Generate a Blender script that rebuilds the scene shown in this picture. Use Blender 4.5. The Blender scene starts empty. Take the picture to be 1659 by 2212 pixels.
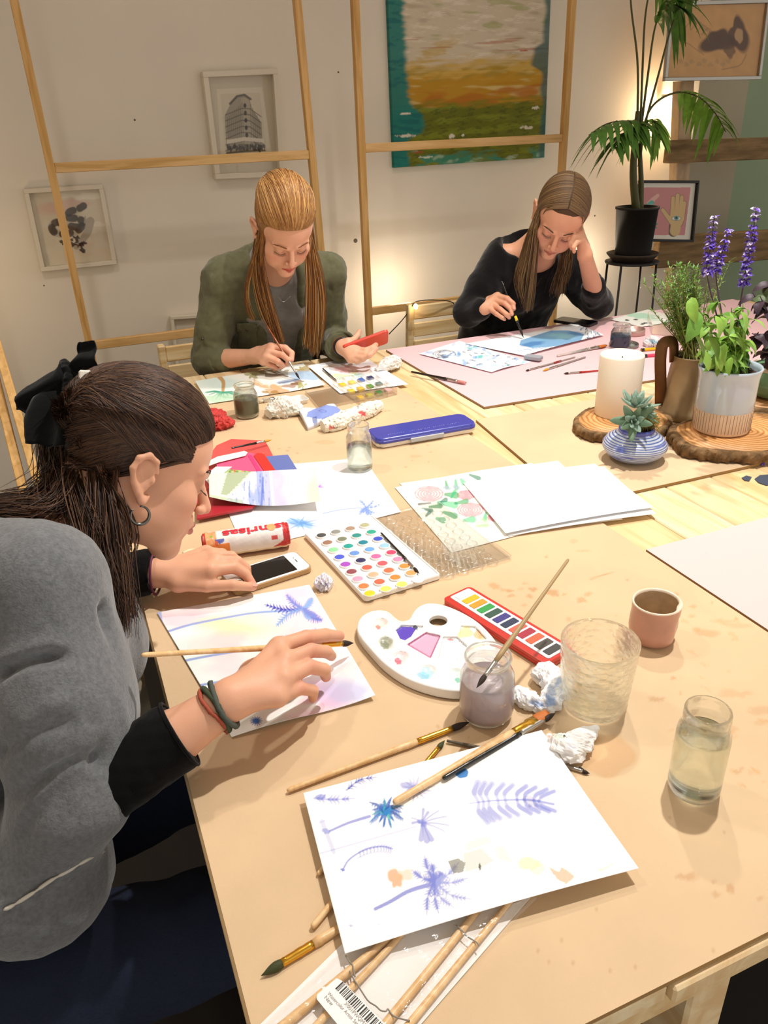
import bpy, math, random
import numpy as np
from mathutils import Vector, Matrix
PI = math.pi
SC = bpy.context.scene
COLL = SC.collection
rng = np.random.default_rng(7)
random.seed(7)
# ---------------- camera model ----------------
FPX = 1671.0
CX, CY = 829.5, 1106.0
TZ = 0.75
_p, _r, _y = math.radians(26.5), math.radians(2.02), math.radians(21.9)
_cp, _sp, _cr, _sr = math.cos(_p), math.sin(_p), math.cos(_r), math.sin(_r)
_Z = np.array([[math.cos(_y), math.sin(_y), 0], [-math.sin(_y), math.cos(_y), 0], [0, 0, 1]])
_dn = np.array([0, -_sp, -_cp]); _rt = np.array([1., 0, 0])
CR = _Z @ (_cr * _rt + _sr * _dn)
CD = _Z @ (-_sr * _rt + _cr * _dn)
CF = _Z @ np.array([0, _cp, -_sp])
CAM = np.array([0, 0, TZ + 0.68])
def ray(x, y): return (x - CX) * CR + (y - CY) * CD + FPX * CF
def pl(x, y, z=TZ):
    d = ray(x, y); return CAM + (z - CAM[2]) / d[2] * d
def py_(x, y, Y):
    d = ray(x, y); return CAM + (Y - CAM[1]) / d[1] * d
def W(x, y, c): return CAM + ray(x, y) * c / FPX
def proj(P):
    v = np.asarray(P) - CAM
    c = v @ CF
    return np.stack([CX + FPX * (v @ CR) / c, CY + FPX * (v @ CD) / c], -1)
cam = bpy.data.cameras.new('camera'); camo = bpy.data.objects.new('camera', cam); COLL.objects.link(camo)
M = Matrix.Identity(4)
for i in range(3):
    M[i][0] = CR[i]; M[i][1] = -CD[i]; M[i][2] = -CF[i]; M[i][3] = CAM[i]
camo.matrix_world = M
cam.sensor_fit = 'VERTICAL'; cam.sensor_height = 24; cam.lens = 24 * FPX / 2212
cam.clip_start = 0.02; cam.clip_end = 50
SC.camera = camo
SC.cycles.transparent_max_bounces = 40; SC.cycles.max_bounces = 16; SC.cycles.transmission_bounces = 16
# ---------------- colour ----------------
def lin(c):
    if isinstance(c, str):
        c = [int(c[i:i + 2], 16) / 255 for i in (0, 2, 4)]
    return np.array([(v / 12.92 if v <= .04045 else ((v + .055) / 1.055) ** 2.4) for v in c])
MATS = {}
def mat(name, col, rough=.5, metal=0, noise=0, nscale=20, bump=0, bscale=60, spec=.5, trans=0, ior=1.45, coat=0, alpha=1, sss=0, stretch=None, emit=0, sheen=0, dark=.5):
    if name in MATS: return MATS[name]
    m = bpy.data.materials.new(name); m.use_nodes = True; nt = m.node_tree; N = nt.nodes; L = nt.links
    b = N['Principled BSDF']
    c = (*lin(col), 1)
    b.inputs['Base Color'].default_value = c
    b.inputs['Roughness'].default_value = rough; b.inputs['Metallic'].default_value = metal
    b.inputs['IOR'].default_value = ior
    b.inputs['Specular IOR Level'].default_value = spec
    b.inputs['Transmission Weight'].default_value = trans
    b.inputs['Coat Weight'].default_value = coat
    b.inputs['Alpha'].default_value = alpha
    if sheen: b.inputs['Sheen Weight'].default_value = sheen
    if sss:
        b.inputs['Subsurface Weight'].default_value = sss
        b.inputs['Subsurface Radius'].default_value = (.012, .005, .003)
        b.inputs['Subsurface Scale'].default_value = 1
    if emit:
        b.inputs['Emission Color'].default_value = c; b.inputs['Emission Strength'].default_value = emit
    if noise or bump:
        tc = N.new('ShaderNodeTexCoord'); mp = N.new('ShaderNodeMapping')
        L.new(tc.outputs['Object'], mp.inputs['Vector'])
        if stretch: mp.inputs['Scale'].default_value = stretch
        if noise:
            n = N.new('ShaderNodeTexNoise'); n.inputs['Scale'].default_value = nscale; n.inputs['Detail'].default_value = 6
            L.new(mp.outputs[0], n.inputs['Vector'])
            mx = N.new('ShaderNodeMix'); mx.data_type = 'RGBA'
            mr = N.new('ShaderNodeMapRange'); mr.inputs[1].default_value = .3; mr.inputs[2].default_value = .7
            L.new(n.outputs['Fac'], mr.inputs[0]); L.new(mr.outputs[0], mx.inputs[0])
            d = 1 - noise * dark
            mx.inputs[6].default_value = (c[0] * (1 - noise), c[1] * (1 - noise), c[2] * (1 - noise), 1)
            mx.inputs[7].default_value = (min(1, c[0] * (1 + noise * .5)), min(1, c[1] * (1 + noise * .5)), min(1, c[2] * (1 + noise * .5)), 1)
            L.new(mx.outputs[2], b.inputs['Base Color'])
        if bump:
            n2 = N.new('ShaderNodeTexNoise'); n2.inputs['Scale'].default_value = bscale; n2.inputs['Detail'].default_value = 4
            L.new(mp.outputs[0], n2.inputs['Vector'])
            bp = N.new('ShaderNodeBump'); bp.inputs['Strength'].default_value = bump; bp.inputs['Distance'].default_value = .002
            L.new(n2.outputs['Fac'], bp.inputs['Height']); L.new(bp.outputs[0], b.inputs['Normal'])
    MATS[name] = m
    return m
def matcol(name, rough=.6, spec=.3, coat=0, bump=0, bscale=80, sss=0, sheen=0, stretch=None):
    """base colour from the mesh's own colour attribute (paint on paper, glaze, skin tone)"""
    m = mat(name, 'ffffff', rough, spec=spec, coat=coat, bump=bump, bscale=bscale, sss=sss, sheen=sheen, stretch=stretch)
    nt = m.node_tree
    if 'Attribute' not in nt.nodes:
        a = nt.nodes.new('ShaderNodeAttribute'); a.attribute_name = 'Col'
        nt.links.new(a.outputs['Color'], nt.nodes['Principled BSDF'].inputs['Base Color'])
    return m
def wood(name, c1, c2, rough=.55, scale=6, axis=1, rings=True):
    if name in MATS: return MATS[name]
    m = bpy.data.materials.new(name); m.use_nodes = True; nt = m.node_tree; N = nt.nodes; L = nt.links
    b = N['Principled BSDF']; b.inputs['Roughness'].default_value = rough; b.inputs['Specular IOR Level'].default_value = .3
    tc = N.new('ShaderNodeTexCoord'); mp = N.new('ShaderNodeMapping')
    s = [scale * 3] * 3; s[axis] = scale * .25
    mp.inputs['Scale'].default_value = s
    L.new(tc.outputs['Object'], mp.inputs['Vector'])
    n = N.new('ShaderNodeTexNoise'); n.inputs['Scale'].default_value = 2.2; n.inputs['Detail'].default_value = 5; n.inputs['Distortion'].default_value = 1.2
    L.new(mp.outputs[0], n.inputs['Vector'])
    cr = N.new('ShaderNodeValToRGB')
    cr.color_ramp.elements[0].position = .35; cr.color_ramp.elements[0].color = (*lin(c2), 1)
    cr.color_ramp.elements[1].position = .62; cr.color_ramp.elements[1].color = (*lin(c1), 1)
    L.new(n.outputs['Fac'], cr.inputs[0]); L.new(cr.outputs[0], b.inputs['Base Color'])
    bp = N.new('ShaderNodeBump'); bp.inputs['Strength'].default_value = .25; bp.inputs['Distance'].default_value = .001
    L.new(n.outputs['Fac'], bp.inputs['Height']); L.new(bp.outputs[0], b.inputs['Normal'])
    MATS[name] = m
    return m
def thinclear(name, col='ffffff', rough=.04, base=.06, tint=(1, 1, 1), refl=1.0):
    """thin clear sheet: lets light straight through, reflects by Fresnel"""
    if name in MATS: return MATS[name]
    m = bpy.data.materials.new(name); m.use_nodes = True; nt = m.node_tree; N = nt.nodes; L = nt.links
    N.remove(N['Principled BSDF']); out = N['Material Output']
    t = N.new('ShaderNodeBsdfTransparent'); t.inputs[0].default_value = (*tint, 1)
    g = N.new('ShaderNodeBsdfGlossy'); g.inputs['Roughness'].default_value = rough; g.inputs['Color'].default_value = (*lin(col), 1)
    fr = N.new('ShaderNodeLayerWeight'); fr.inputs['Blend'].default_value = .5
    pw = N.new('ShaderNodeMath'); pw.operation = 'POWER'; pw.inputs[1].default_value = 4; L.new(fr.outputs['Facing'], pw.inputs[0])
    ad = N.new('ShaderNodeMath'); ad.operation = 'MULTIPLY_ADD'; ad.inputs[1].default_value = refl * .8; ad.inputs[2].default_value = base + .035; ad.use_clamp = True
    mx = N.new('ShaderNodeMixShader'); L.new(pw.outputs[0], ad.inputs[0]); L.new(ad.outputs[0], mx.inputs[0]); L.new(t.outputs[0], mx.inputs[1]); L.new(g.outputs[0], mx.inputs[2]); L.new(mx.outputs[0], out.inputs[0])
    MATS[name] = m; return m
# ---------------- object helpers ----------------
def setp(o, label=None, cat=None, group=None, kind=None):
    if label: o['label'] = label
    if cat: o['category'] = cat
    if group: o['group'] = group
    if kind: o['kind'] = kind
    return o
def thing(name, label, cat, loc, group=None):
    o = bpy.data.objects.new(name, None); COLL.objects.link(o)
    o.location = [float(v) for v in loc]; o.empty_display_size = .02
    return setp(o, label, cat, group)
def mk(name, V, F, m, parent=None, smooth=True, col=None, mi=None, label=None, cat=None, group=None, kind=None):
    """one mesh object; V in world metres; F array of quads/tris or list of faces"""
    me = bpy.data.meshes.new(name)
    V = np.asarray(V, dtype=np.float64)
    o = bpy.data.objects.new(name, me)
    if parent is not None:
        pm = np.array(world(parent)); V = V - pm
    else:
        org = np.array([(V[:, 0].min() + V[:, 0].max()) / 2, (V[:, 1].min() + V[:, 1].max()) / 2, V[:, 2].min()])
        V = V - org; o.location = org
    if isinstance(F, np.ndarray) and F.ndim == 2:
        k = F.shape[1]
        me.vertices.add(len(V)); me.vertices.foreach_set('co', V.astype(np.float32).ravel())
        me.loops.add(F.size); me.loops.foreach_set('vertex_index', F.astype(np.int32).ravel())
        me.polygons.add(len(F)); me.polygons.foreach_set('loop_start', np.arange(0, F.size, k, dtype=np.int32))
        me.update(calc_edges=True)
    else:
        me.from_pydata([tuple(v) for v in V], [], [tuple(int(i) for i in f) for f in F]); me.update()
    for mm in (m if isinstance(m, (list, tuple)) else [m]): me.materials.append(mm)
    if smooth: me.polygons.foreach_set('use_smooth', np.ones(len(me.polygons), dtype=bool))
    if mi is not None: me.polygons.foreach_set('material_index', np.asarray(mi, dtype=np.int32))
    if col is not None:
        a = me.color_attributes.new('Col', 'FLOAT_COLOR', 'POINT')
        c = np.ones((len(V), 4), dtype=np.float32); c[:, :3] = col
        a.data.foreach_set('color', c.ravel())
    me.validate()
    COLL.objects.link(o)
    if parent is not None:
        o.parent = parent
    return setp(o, label, cat, group, kind)
def world(o):
    v = np.array(o.location)
    while o.parent: o = o.parent; v = v + np.array(o.location)
    return v
def autosmooth(o, deg=35):
    me = o.data
    me.set_sharp_from_angle(angle=math.radians(deg))
    return o
class MB:
    def __init__(s): s.V = []; s.F = []; s.MI = []; s.n = 0
    def add(s, V, F, mi=0):
        V = np.asarray(V, float)
        s.V.append(V)
        for f in F: s.F.append([int(i) + s.n for i in f]); s.MI.append(mi)
        s.n += len(V); return s
    def build(s, name, m, parent=None, smooth=False, **k):
        o = mk(name, np.concatenate(s.V), s.F, m, parent, smooth, mi=s.MI, **k)
        return o
def frame(d, up=(0, 0, 1)):
    d = np.asarray(d, float); d = d / np.linalg.norm(d)
    u = np.asarray(up, float)
    if abs(d @ u) > .98 * np.linalg.norm(u): u = np.array([1., 0, 0])
    x = np.cross(d, u); x /= np.linalg.norm(x)
    return np.stack([x, np.cross(x, d), d], 1)   # columns x, y', d
def box(c, size, R=None, bev=0):
    """box, optionally bevelled (rounded vertical and horizontal edges, one cut)"""
    hx, hy, hz = [v / 2 for v in size]
    if bev:
        V = []; F = []
        b = min(bev, hx * .98, hy * .98, hz * .98)
        for sx in (-1, 1):
            for sy in (-1, 1):
                for sz in (-1, 1):
                    for ax in range(3):
                        v = [sx * (hx - b), sy * (hy - b), sz * (hz - b)]
                        v[ax] = (sx * hx, sy * hy, sz * hz)[ax]
                        V.append(v)
        def id(sx, sy, sz, ax): return (((sx > 0) * 2 + (sy > 0)) * 2 + (sz > 0)) * 3 + ax
        for ax in range(3):
            a1, a2 = [(1, 2), (0, 2), (0, 1)][ax]
            for s in (-1, 1):
                q = []
                for (p, r) in ((-1, -1), (1, -1), (1, 1), (-1, 1)):
                    t = [0, 0, 0]; t[ax] = s; t[a1] = p; t[a2] = r; q.append(id(*t, ax))
                F.append(q if (s > 0) != (ax == 1) else q[::-1])
        for a in range(3):
            o1, o2 = [(1, 2), (0, 2), (0, 1)][a]
            for s1 in (-1, 1):
                for s2 in (-1, 1):
                    t0 = [0, 0, 0]; t1 = [0, 0, 0]; t0[o1] = t1[o1] = s1; t0[o2] = t1[o2] = s2; t0[a] = -1; t1[a] = 1
                    q = [id(*t0, o1), id(*t1, o1), id(*t1, o2), id(*t0, o2)]
                    n = np.cross(np.subtract(V[q[1]], V[q[0]]), np.subtract(V[q[2]], V[q[0]]))
                    F.append(q if n @ np.mean([V[i] for i in q], 0) > 0 else q[::-1])
        for sx in (-1, 1):
            for sy in (-1, 1):
                for sz in (-1, 1):
                    q = [id(sx, sy, sz, a) for a in range(3)]
                    n = np.cross(np.subtract(V[q[1]], V[q[0]]), np.subtract(V[q[2]], V[q[0]]))
                    F.append(q if n @ np.mean([V[i] for i in q], 0) > 0 else q[::-1])
        V = np.array(V)
    else:
        V = np.array([[x, y, z] for x in (-hx, hx) for y in (-hy, hy) for z in (-hz, hz)])
        F = [(0, 1, 3, 2), (4, 6, 7, 5), (0, 4, 5, 1), (2, 3, 7, 6), (0, 2, 6, 4), (1, 5, 7, 3)]
    if R is not None: V = V @ np.asarray(R).T
    return V + np.asarray(c, float), F
def bar(a, b, w, h, bev=.002, up=(0, 0, 1)):
    a = np.asarray(a, float); b = np.asarray(b, float)
    R = frame(b - a, up)
    return box((a + b) / 2, (w, h, np.linalg.norm(b - a)), R, bev)
def rotz(a):
    c, s = math.cos(a), math.sin(a); return np.array([[c, -s, 0], [s, c, 0], [0, 0, 1.]])
def lathe(prof, c=(0, 0, 0), n=40, R=None, wob=None, closed=True):
    """prof: list of (r, z); r==0 at the ends closes"""
    V = []; F = []; k = len(prof)
    th = np.arange(n) * 2 * PI / n
    for j, (r, z) in enumerate(prof):
        rr = np.full(n, float(r))
        zz = np.full(n, float(z))
        if wob is not None: rr, zz = wob(rr, zz, th, j)
        V.append(np.stack([rr * np.cos(th), rr * np.sin(th), zz], 1))
    V = np.concatenate(V)
    for j in range(k - 1):
        for i in range(n):
            i2 = (i + 1) % n
            F.append((j * n + i, j * n + i2, (j + 1) * n + i2, (j + 1) * n + i))
    if prof[0][0] > 1e-6 and closed: F.append(tuple(range(n))[::-1])
    if prof[-1][0] > 1e-6 and closed: F.append(tuple((k - 1) * n + i for i in range(n)))
    if R is not None: V = V @ np.asarray(R).T
    return V + np.asarray(c, float), F
def tube(pts, rad, n=8, cap=True, flat=None, twist=None):
    """swept tube along pts with radius list; flat scales the second axis"""
    P = np.asarray(pts, float); k = len(P)
    r = np.broadcast_to(np.asarray(rad, float), (k,)) if np.ndim(rad) == 0 else np.asarray(rad, float)
    T = np.gradient(P, axis=0); T /= np.linalg.norm(T, axis=1)[:, None] + 1e-12
    R0 = frame(T[0]); x = R0[:, 0]
    V = []; th = np.arange(n) * 2 * PI / n
    for i in range(k):
        x = x - (x @ T[i]) * T[i]; x /= np.linalg.norm(x) + 1e-12
        y = np.cross(T[i], x)
        fl = 1 if flat is None else (flat[i] if np.ndim(flat) else flat)
        V.append(P[i] + r[i] * (np.cos(th)[:, None] * x + fl * np.sin(th)[:, None] * y))
    V = np.concatenate(V)
    F = [(j * n + i, j * n + (i + 1) % n, (j + 1) * n + (i + 1) % n, (j + 1) * n + i) for j in range(k - 1) for i in range(n)]
    if cap: F.append(tuple(range(n))[::-1]); F.append(tuple((k - 1) * n + i for i in range(n)))
    return V, F
def tubes(paths, rads, n=4):
    """many tubes (strand bundle): paths (m,k,3), rads (m,k) -> V,F arrays (quads), fast"""
    P = np.asarray(paths, float); m, k, _ = P.shape
    T = np.gradient(P, axis=1); T /= np.linalg.norm(T, axis=2)[..., None] + 1e-12
    up = np.array([.31, .17, .93]); x = np.cross(T, up); x /= np.linalg.norm(x, axis=2)[..., None] + 1e-12
    y = np.cross(T, x)
    th = np.arange(n) * 2 * PI / n
    V = P[:, :, None, :] + np.asarray(rads)[:, :, None, None] * (np.cos(th)[None, None, :, None] * x[:, :, None, :] + np.sin(th)[None, None, :, None] * y[:, :, None, :])
    i = np.arange(m)[:, None, None]; j = np.arange(k - 1)[None, :, None]; q = np.arange(n)[None, None, :]; q2 = (q + 1) % n
    b = (i * k + j) * n
    F = np.stack([b + q, b + q2, b + n + q2, b + n + q], -1).reshape(-1, 4)
    return V.reshape(-1, 3), F
def spline(pts, n=24):
    P = np.asarray(pts, float); k = len(P)
    Q = np.vstack([2 * P[0] - P[1], P, 2 * P[-1] - P[-2]])
    out = []
    for t in np.linspace(0, k - 1, n):
        i = min(int(t), k - 2); u = t - i
        a, b, c, d = Q[i], Q[i + 1], Q[i + 2], Q[i + 3]
        out.append(.5 * ((2 * b) + (-a + c) * u + (2 * a - 5 * b + 4 * c - d) * u * u + (-a + 3 * b - 3 * c + d) * u ** 3))
    return np.array(out)
def gridF(nu, nv):
    i = np.arange(nu - 1)[:, None]; j = np.arange(nv - 1)[None, :]
    a = i * nv + j
    return np.stack([a, a + nv, a + nv + 1, a + 1], -1).reshape(-1, 4)
def smoothnoise(P, s=1.0, seed=0):
    """cheap smooth pseudo-noise in [-1,1] from summed sines"""
    g = np.random.default_rng(seed); P = np.asarray(P) * s; out = 0
    for o in range(4):
        a = g.normal(size=(3, P.shape[-1])) * (1.7 ** o); ph = g.uniform(0, 6.28, 3)
        out = out + (np.sin(P @ a[0] + ph[0]) * np.sin(P @ a[1] + ph[1]) + .5 * np.sin(P @ a[2] + ph[2])) / 1.6 ** o
    return out / 2.2
# ---------------- painting on paper: colour per vertex, strokes given where the photo shows them ----------------
class Art:
    def __init__(s, Q, base): s.Q = Q; s.c = np.tile(lin(base), (len(Q), 1)); s.base = s.c.copy()
    def _mix(s, idx, col, a): s.c[idx] = s.c[idx] * (1 - a[:, None]) + lin(col) * a[:, None]
    def stroke(s, pts, w0, w1=None, col='5566cc', a=.8, soft=1.0, sp=0):
        w1 = w0 if w1 is None else w1
        w0 = max(w0 * 1.15, .9); w1 = max(w1 * 1.15, .6)
        P = spline(pts, sp) if sp else np.asarray(pts, float)
        lo = P.min(0) - max(w0, w1) - 2; hi = P.max(0) + max(w0, w1) + 2
        idx = np.nonzero(((s.Q >= lo) & (s.Q <= hi)).all(1))[0]
        if not len(idx): return s
        q = s.Q[idx]; best = np.full(len(q), 1e9); k = len(P) - 1
        for i in range(k):
            A, B = P[i], P[i + 1]; d = B - A; t = np.clip(((q - A) @ d) / (d @ d + 1e-9), 0, 1)
            w = w0 + (w1 - w0) * (i + t) / k
            e = np.linalg.norm(q - A - t[:, None] * d, axis=1) - w
            best = np.minimum(best, e)
        al = a * np.clip(.5 - best / (2 * soft), 0, 1); s._mix(idx, col, al); return s
    def blob(s, c, r, col, a=.5, soft=.25, irr=.25, ry=None, rot=0, seed=0, ring=0):
        ry = ry or r; cs, sn = math.cos(rot), math.sin(rot)
        R = max(r, ry) * 1.6
        idx = np.nonzero((np.abs(s.Q - np.array(c)) < R).all(1))[0]
        if not len(idx): return s
        d = s.Q[idx] - np.array(c); x = (d[:, 0] * cs + d[:, 1] * sn) / r; y = (-d[:, 0] * sn + d[:, 1] * cs) / ry
        th = np.arctan2(y, x); g = np.random.default_rng(seed + 11)
        f = 1 + irr * sum(g.normal() * np.sin(k * th + g.uniform(0, 6.28)) / k for k in range(1, 8))
        e = np.hypot(x, y) / f
        al = np.clip((1 - e) / soft + .5, 0, 1)
        if ring: al = al * (1 - ring * np.clip((1 - e) / .35, 0, 1))
        s._mix(idx, col, a * al); return s
    def poly(s, pts, col, a=.8, soft=0):
        P = np.asarray(pts, float); q = s.Q; ins = np.zeros(len(q), bool); j = len(P) - 1
        for i in range(len(P)):
            c = ((P[i, 1] > q[:, 1]) != (P[j, 1] > q[:, 1])) & (q[:, 0] < (P[j, 0] - P[i, 0]) * (q[:, 1] - P[i, 1]) / (P[j, 1] - P[i, 1] + 1e-12) + P[i, 0])
            ins ^= c; j = i
        idx = np.nonzero(ins)[0]; s._mix(idx, col, np.full(len(idx), a)); return s
    def frond(s, a, b, col, al=.75, n=9, w=1.2, L=14, bend=.5, side=3, droop=0.0):
        """palm frond / feather leaf from a to b"""
        a = np.array(a, float); b = np.array(b, float); d = b - a; ln = np.linalg.norm(d); nrm = np.array([-d[1], d[0]]) / ln
        mid = (a + b) / 2 + nrm * bend * ln * .3
        rib = spline([a, mid, b], 12); s.stroke(rib, w, w * .5, col, al)
        for i in range(1, n):
            t = i / n; p = rib[int(t * 11)]; tg = rib[min(11, int(t * 11) + 1)] - rib[max(0, int(t * 11) - 1)]; tg = tg / (np.linalg.norm(tg) + 1e-9)
            nn = np.array([-tg[1], tg[0]]); l = L * math.sin(PI * (.15 + .8 * t)) ** .7
            for sg in ((1, -1) if side == 3 else ((1,) if side == 1 else (-1,))):
                e = p + (nn * sg * .85 + tg * .6) * l + np.array([0, droop * l])
                s.stroke([p, (p + e) / 2 + tg * l * .12, e], w * 1.1, w * .25, col, al, sp=5)
        return s
def sheet(name, corners, z=.7535, base='fbfbf8', art=None, res=.0012, lift=None, label='', cat='paper', group=None, mtl=None, parent=None, rawz=None, thick=.0003, arc=0):
    """paper lying on the table: corners (photo positions TL,TR,BR,BL) on the plane z; lift(u,v)->height"""
    P = [pl(x, y, z) for x, y in corners] if rawz is None else [pl(x, y, zz) for (x, y), zz in zip(corners, rawz)]
    A, B, Cc, D = P
    w = max(np.linalg.norm(B - A), np.linalg.norm(Cc - D)); h = max(np.linalg.norm(D - A), np.linalg.norm(Cc - B))
    nu, nv = max(2, int(w / res)), max(2, int(h / res))
    u, v = np.meshgrid(np.linspace(0, 1, nu), np.linspace(0, 1, nv), indexing='ij'); u = u.ravel()[:, None]; v = v.ravel()[:, None]
    if arc:  # bow the long edges outwards a little
        pass
    X = (A * (1 - u) + B * u) * (1 - v) + (D * (1 - u) + Cc * u) * v
    if lift is not None: X[:, 2] += lift(u[:, 0], v[:, 0])
    Q = proj(X); ar = Art(Q, base); ar.u = u[:, 0]; ar.v = v[:, 0]
    if art: art(ar)
    n = len(X); F = gridF(nu, nv)[:, ::-1]
    # underside
    X2 = X.copy(); X2[:, 2] -= thick
    F2 = F[:, ::-1] + n
    ru = np.arange(nu); rv = np.arange(nv)
    ed = np.concatenate([ru * nv, (nu - 1) * nv + rv[1:], (ru[::-1][1:]) * nv + nv - 1, rv[::-1][1:]])
    e0 = ed[:-1]; e1 = ed[1:]
    F3 = np.stack([e0, e1, e1 + n, e0 + n], -1)
    V = np.concatenate([X, X2]); c = np.concatenate([ar.c, np.tile(lin(base), (n, 1))])
    return mk(name, V, np.concatenate([F, F2, F3]), mtl or matcol('painted_paper', .75, .2), parent, True, col=c, label=label, cat=cat, group=group)
# ---------------- setting ----------------
WY = 3.6
def plastered(name, c):
    m = mat(name, c, .85, noise=.07, nscale=1.6, bump=.35, bscale=9, spec=.15)
    return m
M_wall = plastered('wall_plaster', 'e8e0d2')
M_green = plastered('wall_green_paint', '94a486')
M_grey = plastered('wall_grey_plaster', 'aaa28c')
mk('wall_back', *box((.9, WY + .05, 1.5), (4.8, .1, 3.0)), M_wall, smooth=False, kind='structure')
# beyond the wall's end the room steps back to a grey pier and then a green wall
mk('wall_right', *box((3.62, WY + .36, 1.5), (.66, .1, 3.0)), M_grey, smooth=False, kind='structure')
mk('wall_far', *box((5.1, WY + .52, 1.5), (3.1, .1, 3.0)), M_green, smooth=False, kind='structure')
mk('wall_end', *box((3.27, WY + .26, 1.5), (.06, .32, 3.0)), M_wall, smooth=False, kind='structure')
mk('wall_left', *box((-1.35, 1.2, 1.5), (.1, 4.9, 3.0)), M_wall, smooth=False, kind='structure')
mk('floor', *box((2.2, 1.3, -.05), (9.0, 6.4, .1)), mat('floor_concrete', '211c18', .7, noise=.3, nscale=4), smooth=False, kind='structure')
mk('ceiling', *box((2.2, 1.3, 3.05), (9.0, 6.4, .1)), mat('ceiling_paint', 'e8e0d2', .9), smooth=False, kind='structure')
# nail holes and scuffs on the wall are part of its plaster
mb = MB()
for x, y, r in ((291, 259, .005), (731, 156, .005), (768, 520, .012), (95, 617, .004), (1285, 466, .006)):
    P = py_(x, y, WY - .0008); V, F = lathe([(r, 0), (r * .8, .0006), (0, .0008)], n=9, R=frame((0, -1, 0)), c=P + np.array([0, .0012, 0])); mb.add(V, F)
mb.build('trim_1', mat('scuff', '6b6254', .9), kind='structure')
# ---------------- light ----------------
wd = bpy.data.worlds.new('world'); SC.world = wd; wd.use_nodes = True
wd.node_tree.nodes['Background'].inputs[0].default_value = (1, .95, .88, 1)
wd.node_tree.nodes['Background'].inputs[1].default_value = .62
SC.view_settings.view_transform = 'Standard'; SC.view_settings.look = 'None'; SC.view_settings.gamma = 1; SC.view_settings.exposure = .66
def spot(name, loc, to, power, size=110, blend=.6, rad=.05, col=(1, .83, .62)):
    l = bpy.data.lights.new(name, 'SPOT'); l.energy = power; l.spot_size = math.radians(size); l.spot_blend = blend; l.shadow_soft_size = rad; l.color = col
    o = bpy.data.objects.new(name, l); COLL.objects.link(o); o.location = loc
    o.rotation_euler = (Vector(to) - Vector(loc)).to_track_quat('-Z', 'Y').to_euler(); return o
def point(name, loc, power, rad=.03, col=(1, .72, .42)):
    l = bpy.data.lights.new(name, 'POINT'); l.energy = power; l.shadow_soft_size = rad; l.color = col
    o = bpy.data.objects.new(name, l); COLL.objects.link(o); o.location = loc; return o
spot('ceiling_spotlight', (1.15, .95, 2.9), (.75, .95, .75), 104, 100, .8, .030, (1, .965, .91))
spot('ceiling_spotlight', (1.45, 2.0, 2.9), (1.3, 1.9, .75), 74, 105, .9, .045, (1, .95, .88))
spot('ceiling_spotlight', (-.3, 1.7, 2.9), (.2, 1.8, .75), 26, 120, .9, .08, (1, .92, .82))
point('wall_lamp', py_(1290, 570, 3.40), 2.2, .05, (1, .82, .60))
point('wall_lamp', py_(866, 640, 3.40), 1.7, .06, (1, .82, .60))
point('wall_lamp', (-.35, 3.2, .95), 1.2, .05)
# ---------------- timber frames in front of the wall ----------------
FY = 3.30
M_pine = wood('pine_batten', 'dcb072', 'c39552', axis=2)
M_pineh = wood('pine_batten_rail', 'dfb67c', 'c79c5c', axis=0)
def batten_frame(label, xl0, xl1, xr0, xr1, ztop, rails, w=.028, d=.032):
    t = thing('wooden_frame', label, 'frame', ((xl0 + xr0) / 2, FY, 0), group=None)
    MB().add(*bar((xl0, FY, 0), (xl1, FY, ztop), w, d, up=(0, 1, 0))).build('post', M_pine, t)
    MB().add(*bar((xr0, FY, 0), (xr1, FY, ztop), w, d, up=(0, 1, 0))).build('post', M_pine, t)
    for z in rails:
        f = z / ztop
        MB().add(*bar((xl0 + (xl1 - xl0) * f + w / 2, FY, z), (xr0 + (xr1 - xr0) * f - w / 2, FY, z + .005), d * .8, .034)).build('rail', M_pineh, t)
    MB().add(*bar((xl1, FY, ztop), (xr1, FY, ztop), d * .8, .034)).build('rail', M_pineh, t)
    return t
def fx(x, y): return py_(x, y, FY)
a0, a1 = fx(192, 740), fx(30, 0)
b0, b1 = fx(686, 470), fx(641, 0)
c0, c1 = fx(798, 720), fx(766, 0)
d0, d1 = fx(1212, 390), fx(1236, 0)
def ext(p, q, z):
    t = (z - p[2]) / (q[2] - p[2]); return p[0] + (q[0] - p[0]) * t
batten_frame('pine batten frame behind the red-haired woman, one print hanging behind each side', ext(a0, a1, 0), ext(a0, a1, 2.3), ext(b0, b1, 0), ext(b0, b1, 2.3), 2.3, [fx(205, 745)[2], fx(118, 363)[2]])
batten_frame('pine batten frame standing in front of the large abstract canvas', ext(c0, c1, 0), ext(c0, c1, 2.3), ext(d0, d1, 0), ext(d0, d1, 2.3), 2.3, [fx(820, 670)[2], fx(790, 320)[2]])
# leaning folded trestle at the left edge
t = thing('leaning_frame', 'folded pine frame leaning at the left edge behind the brunette', 'frame', (-.32, 2.2, 0))
for (x0, y0), (x1, y1), dY in (((10, 800), (72, 1010), 0), ((-14, 800), (38, 1010), .03)):
    A = py_(x0, y0, 2.25 + dY); B = py_(x1, y1, 2.05 + dY); d = (B - A) / np.linalg.norm(B - A)
    A2 = A - d * .5; B2 = A + d * ((A[2] - .002) / -d[2])
    MB().add(*bar(A2, B2, .03, .022, up=(1, 0, 0))).build('leg', M_pine, t)
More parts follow.
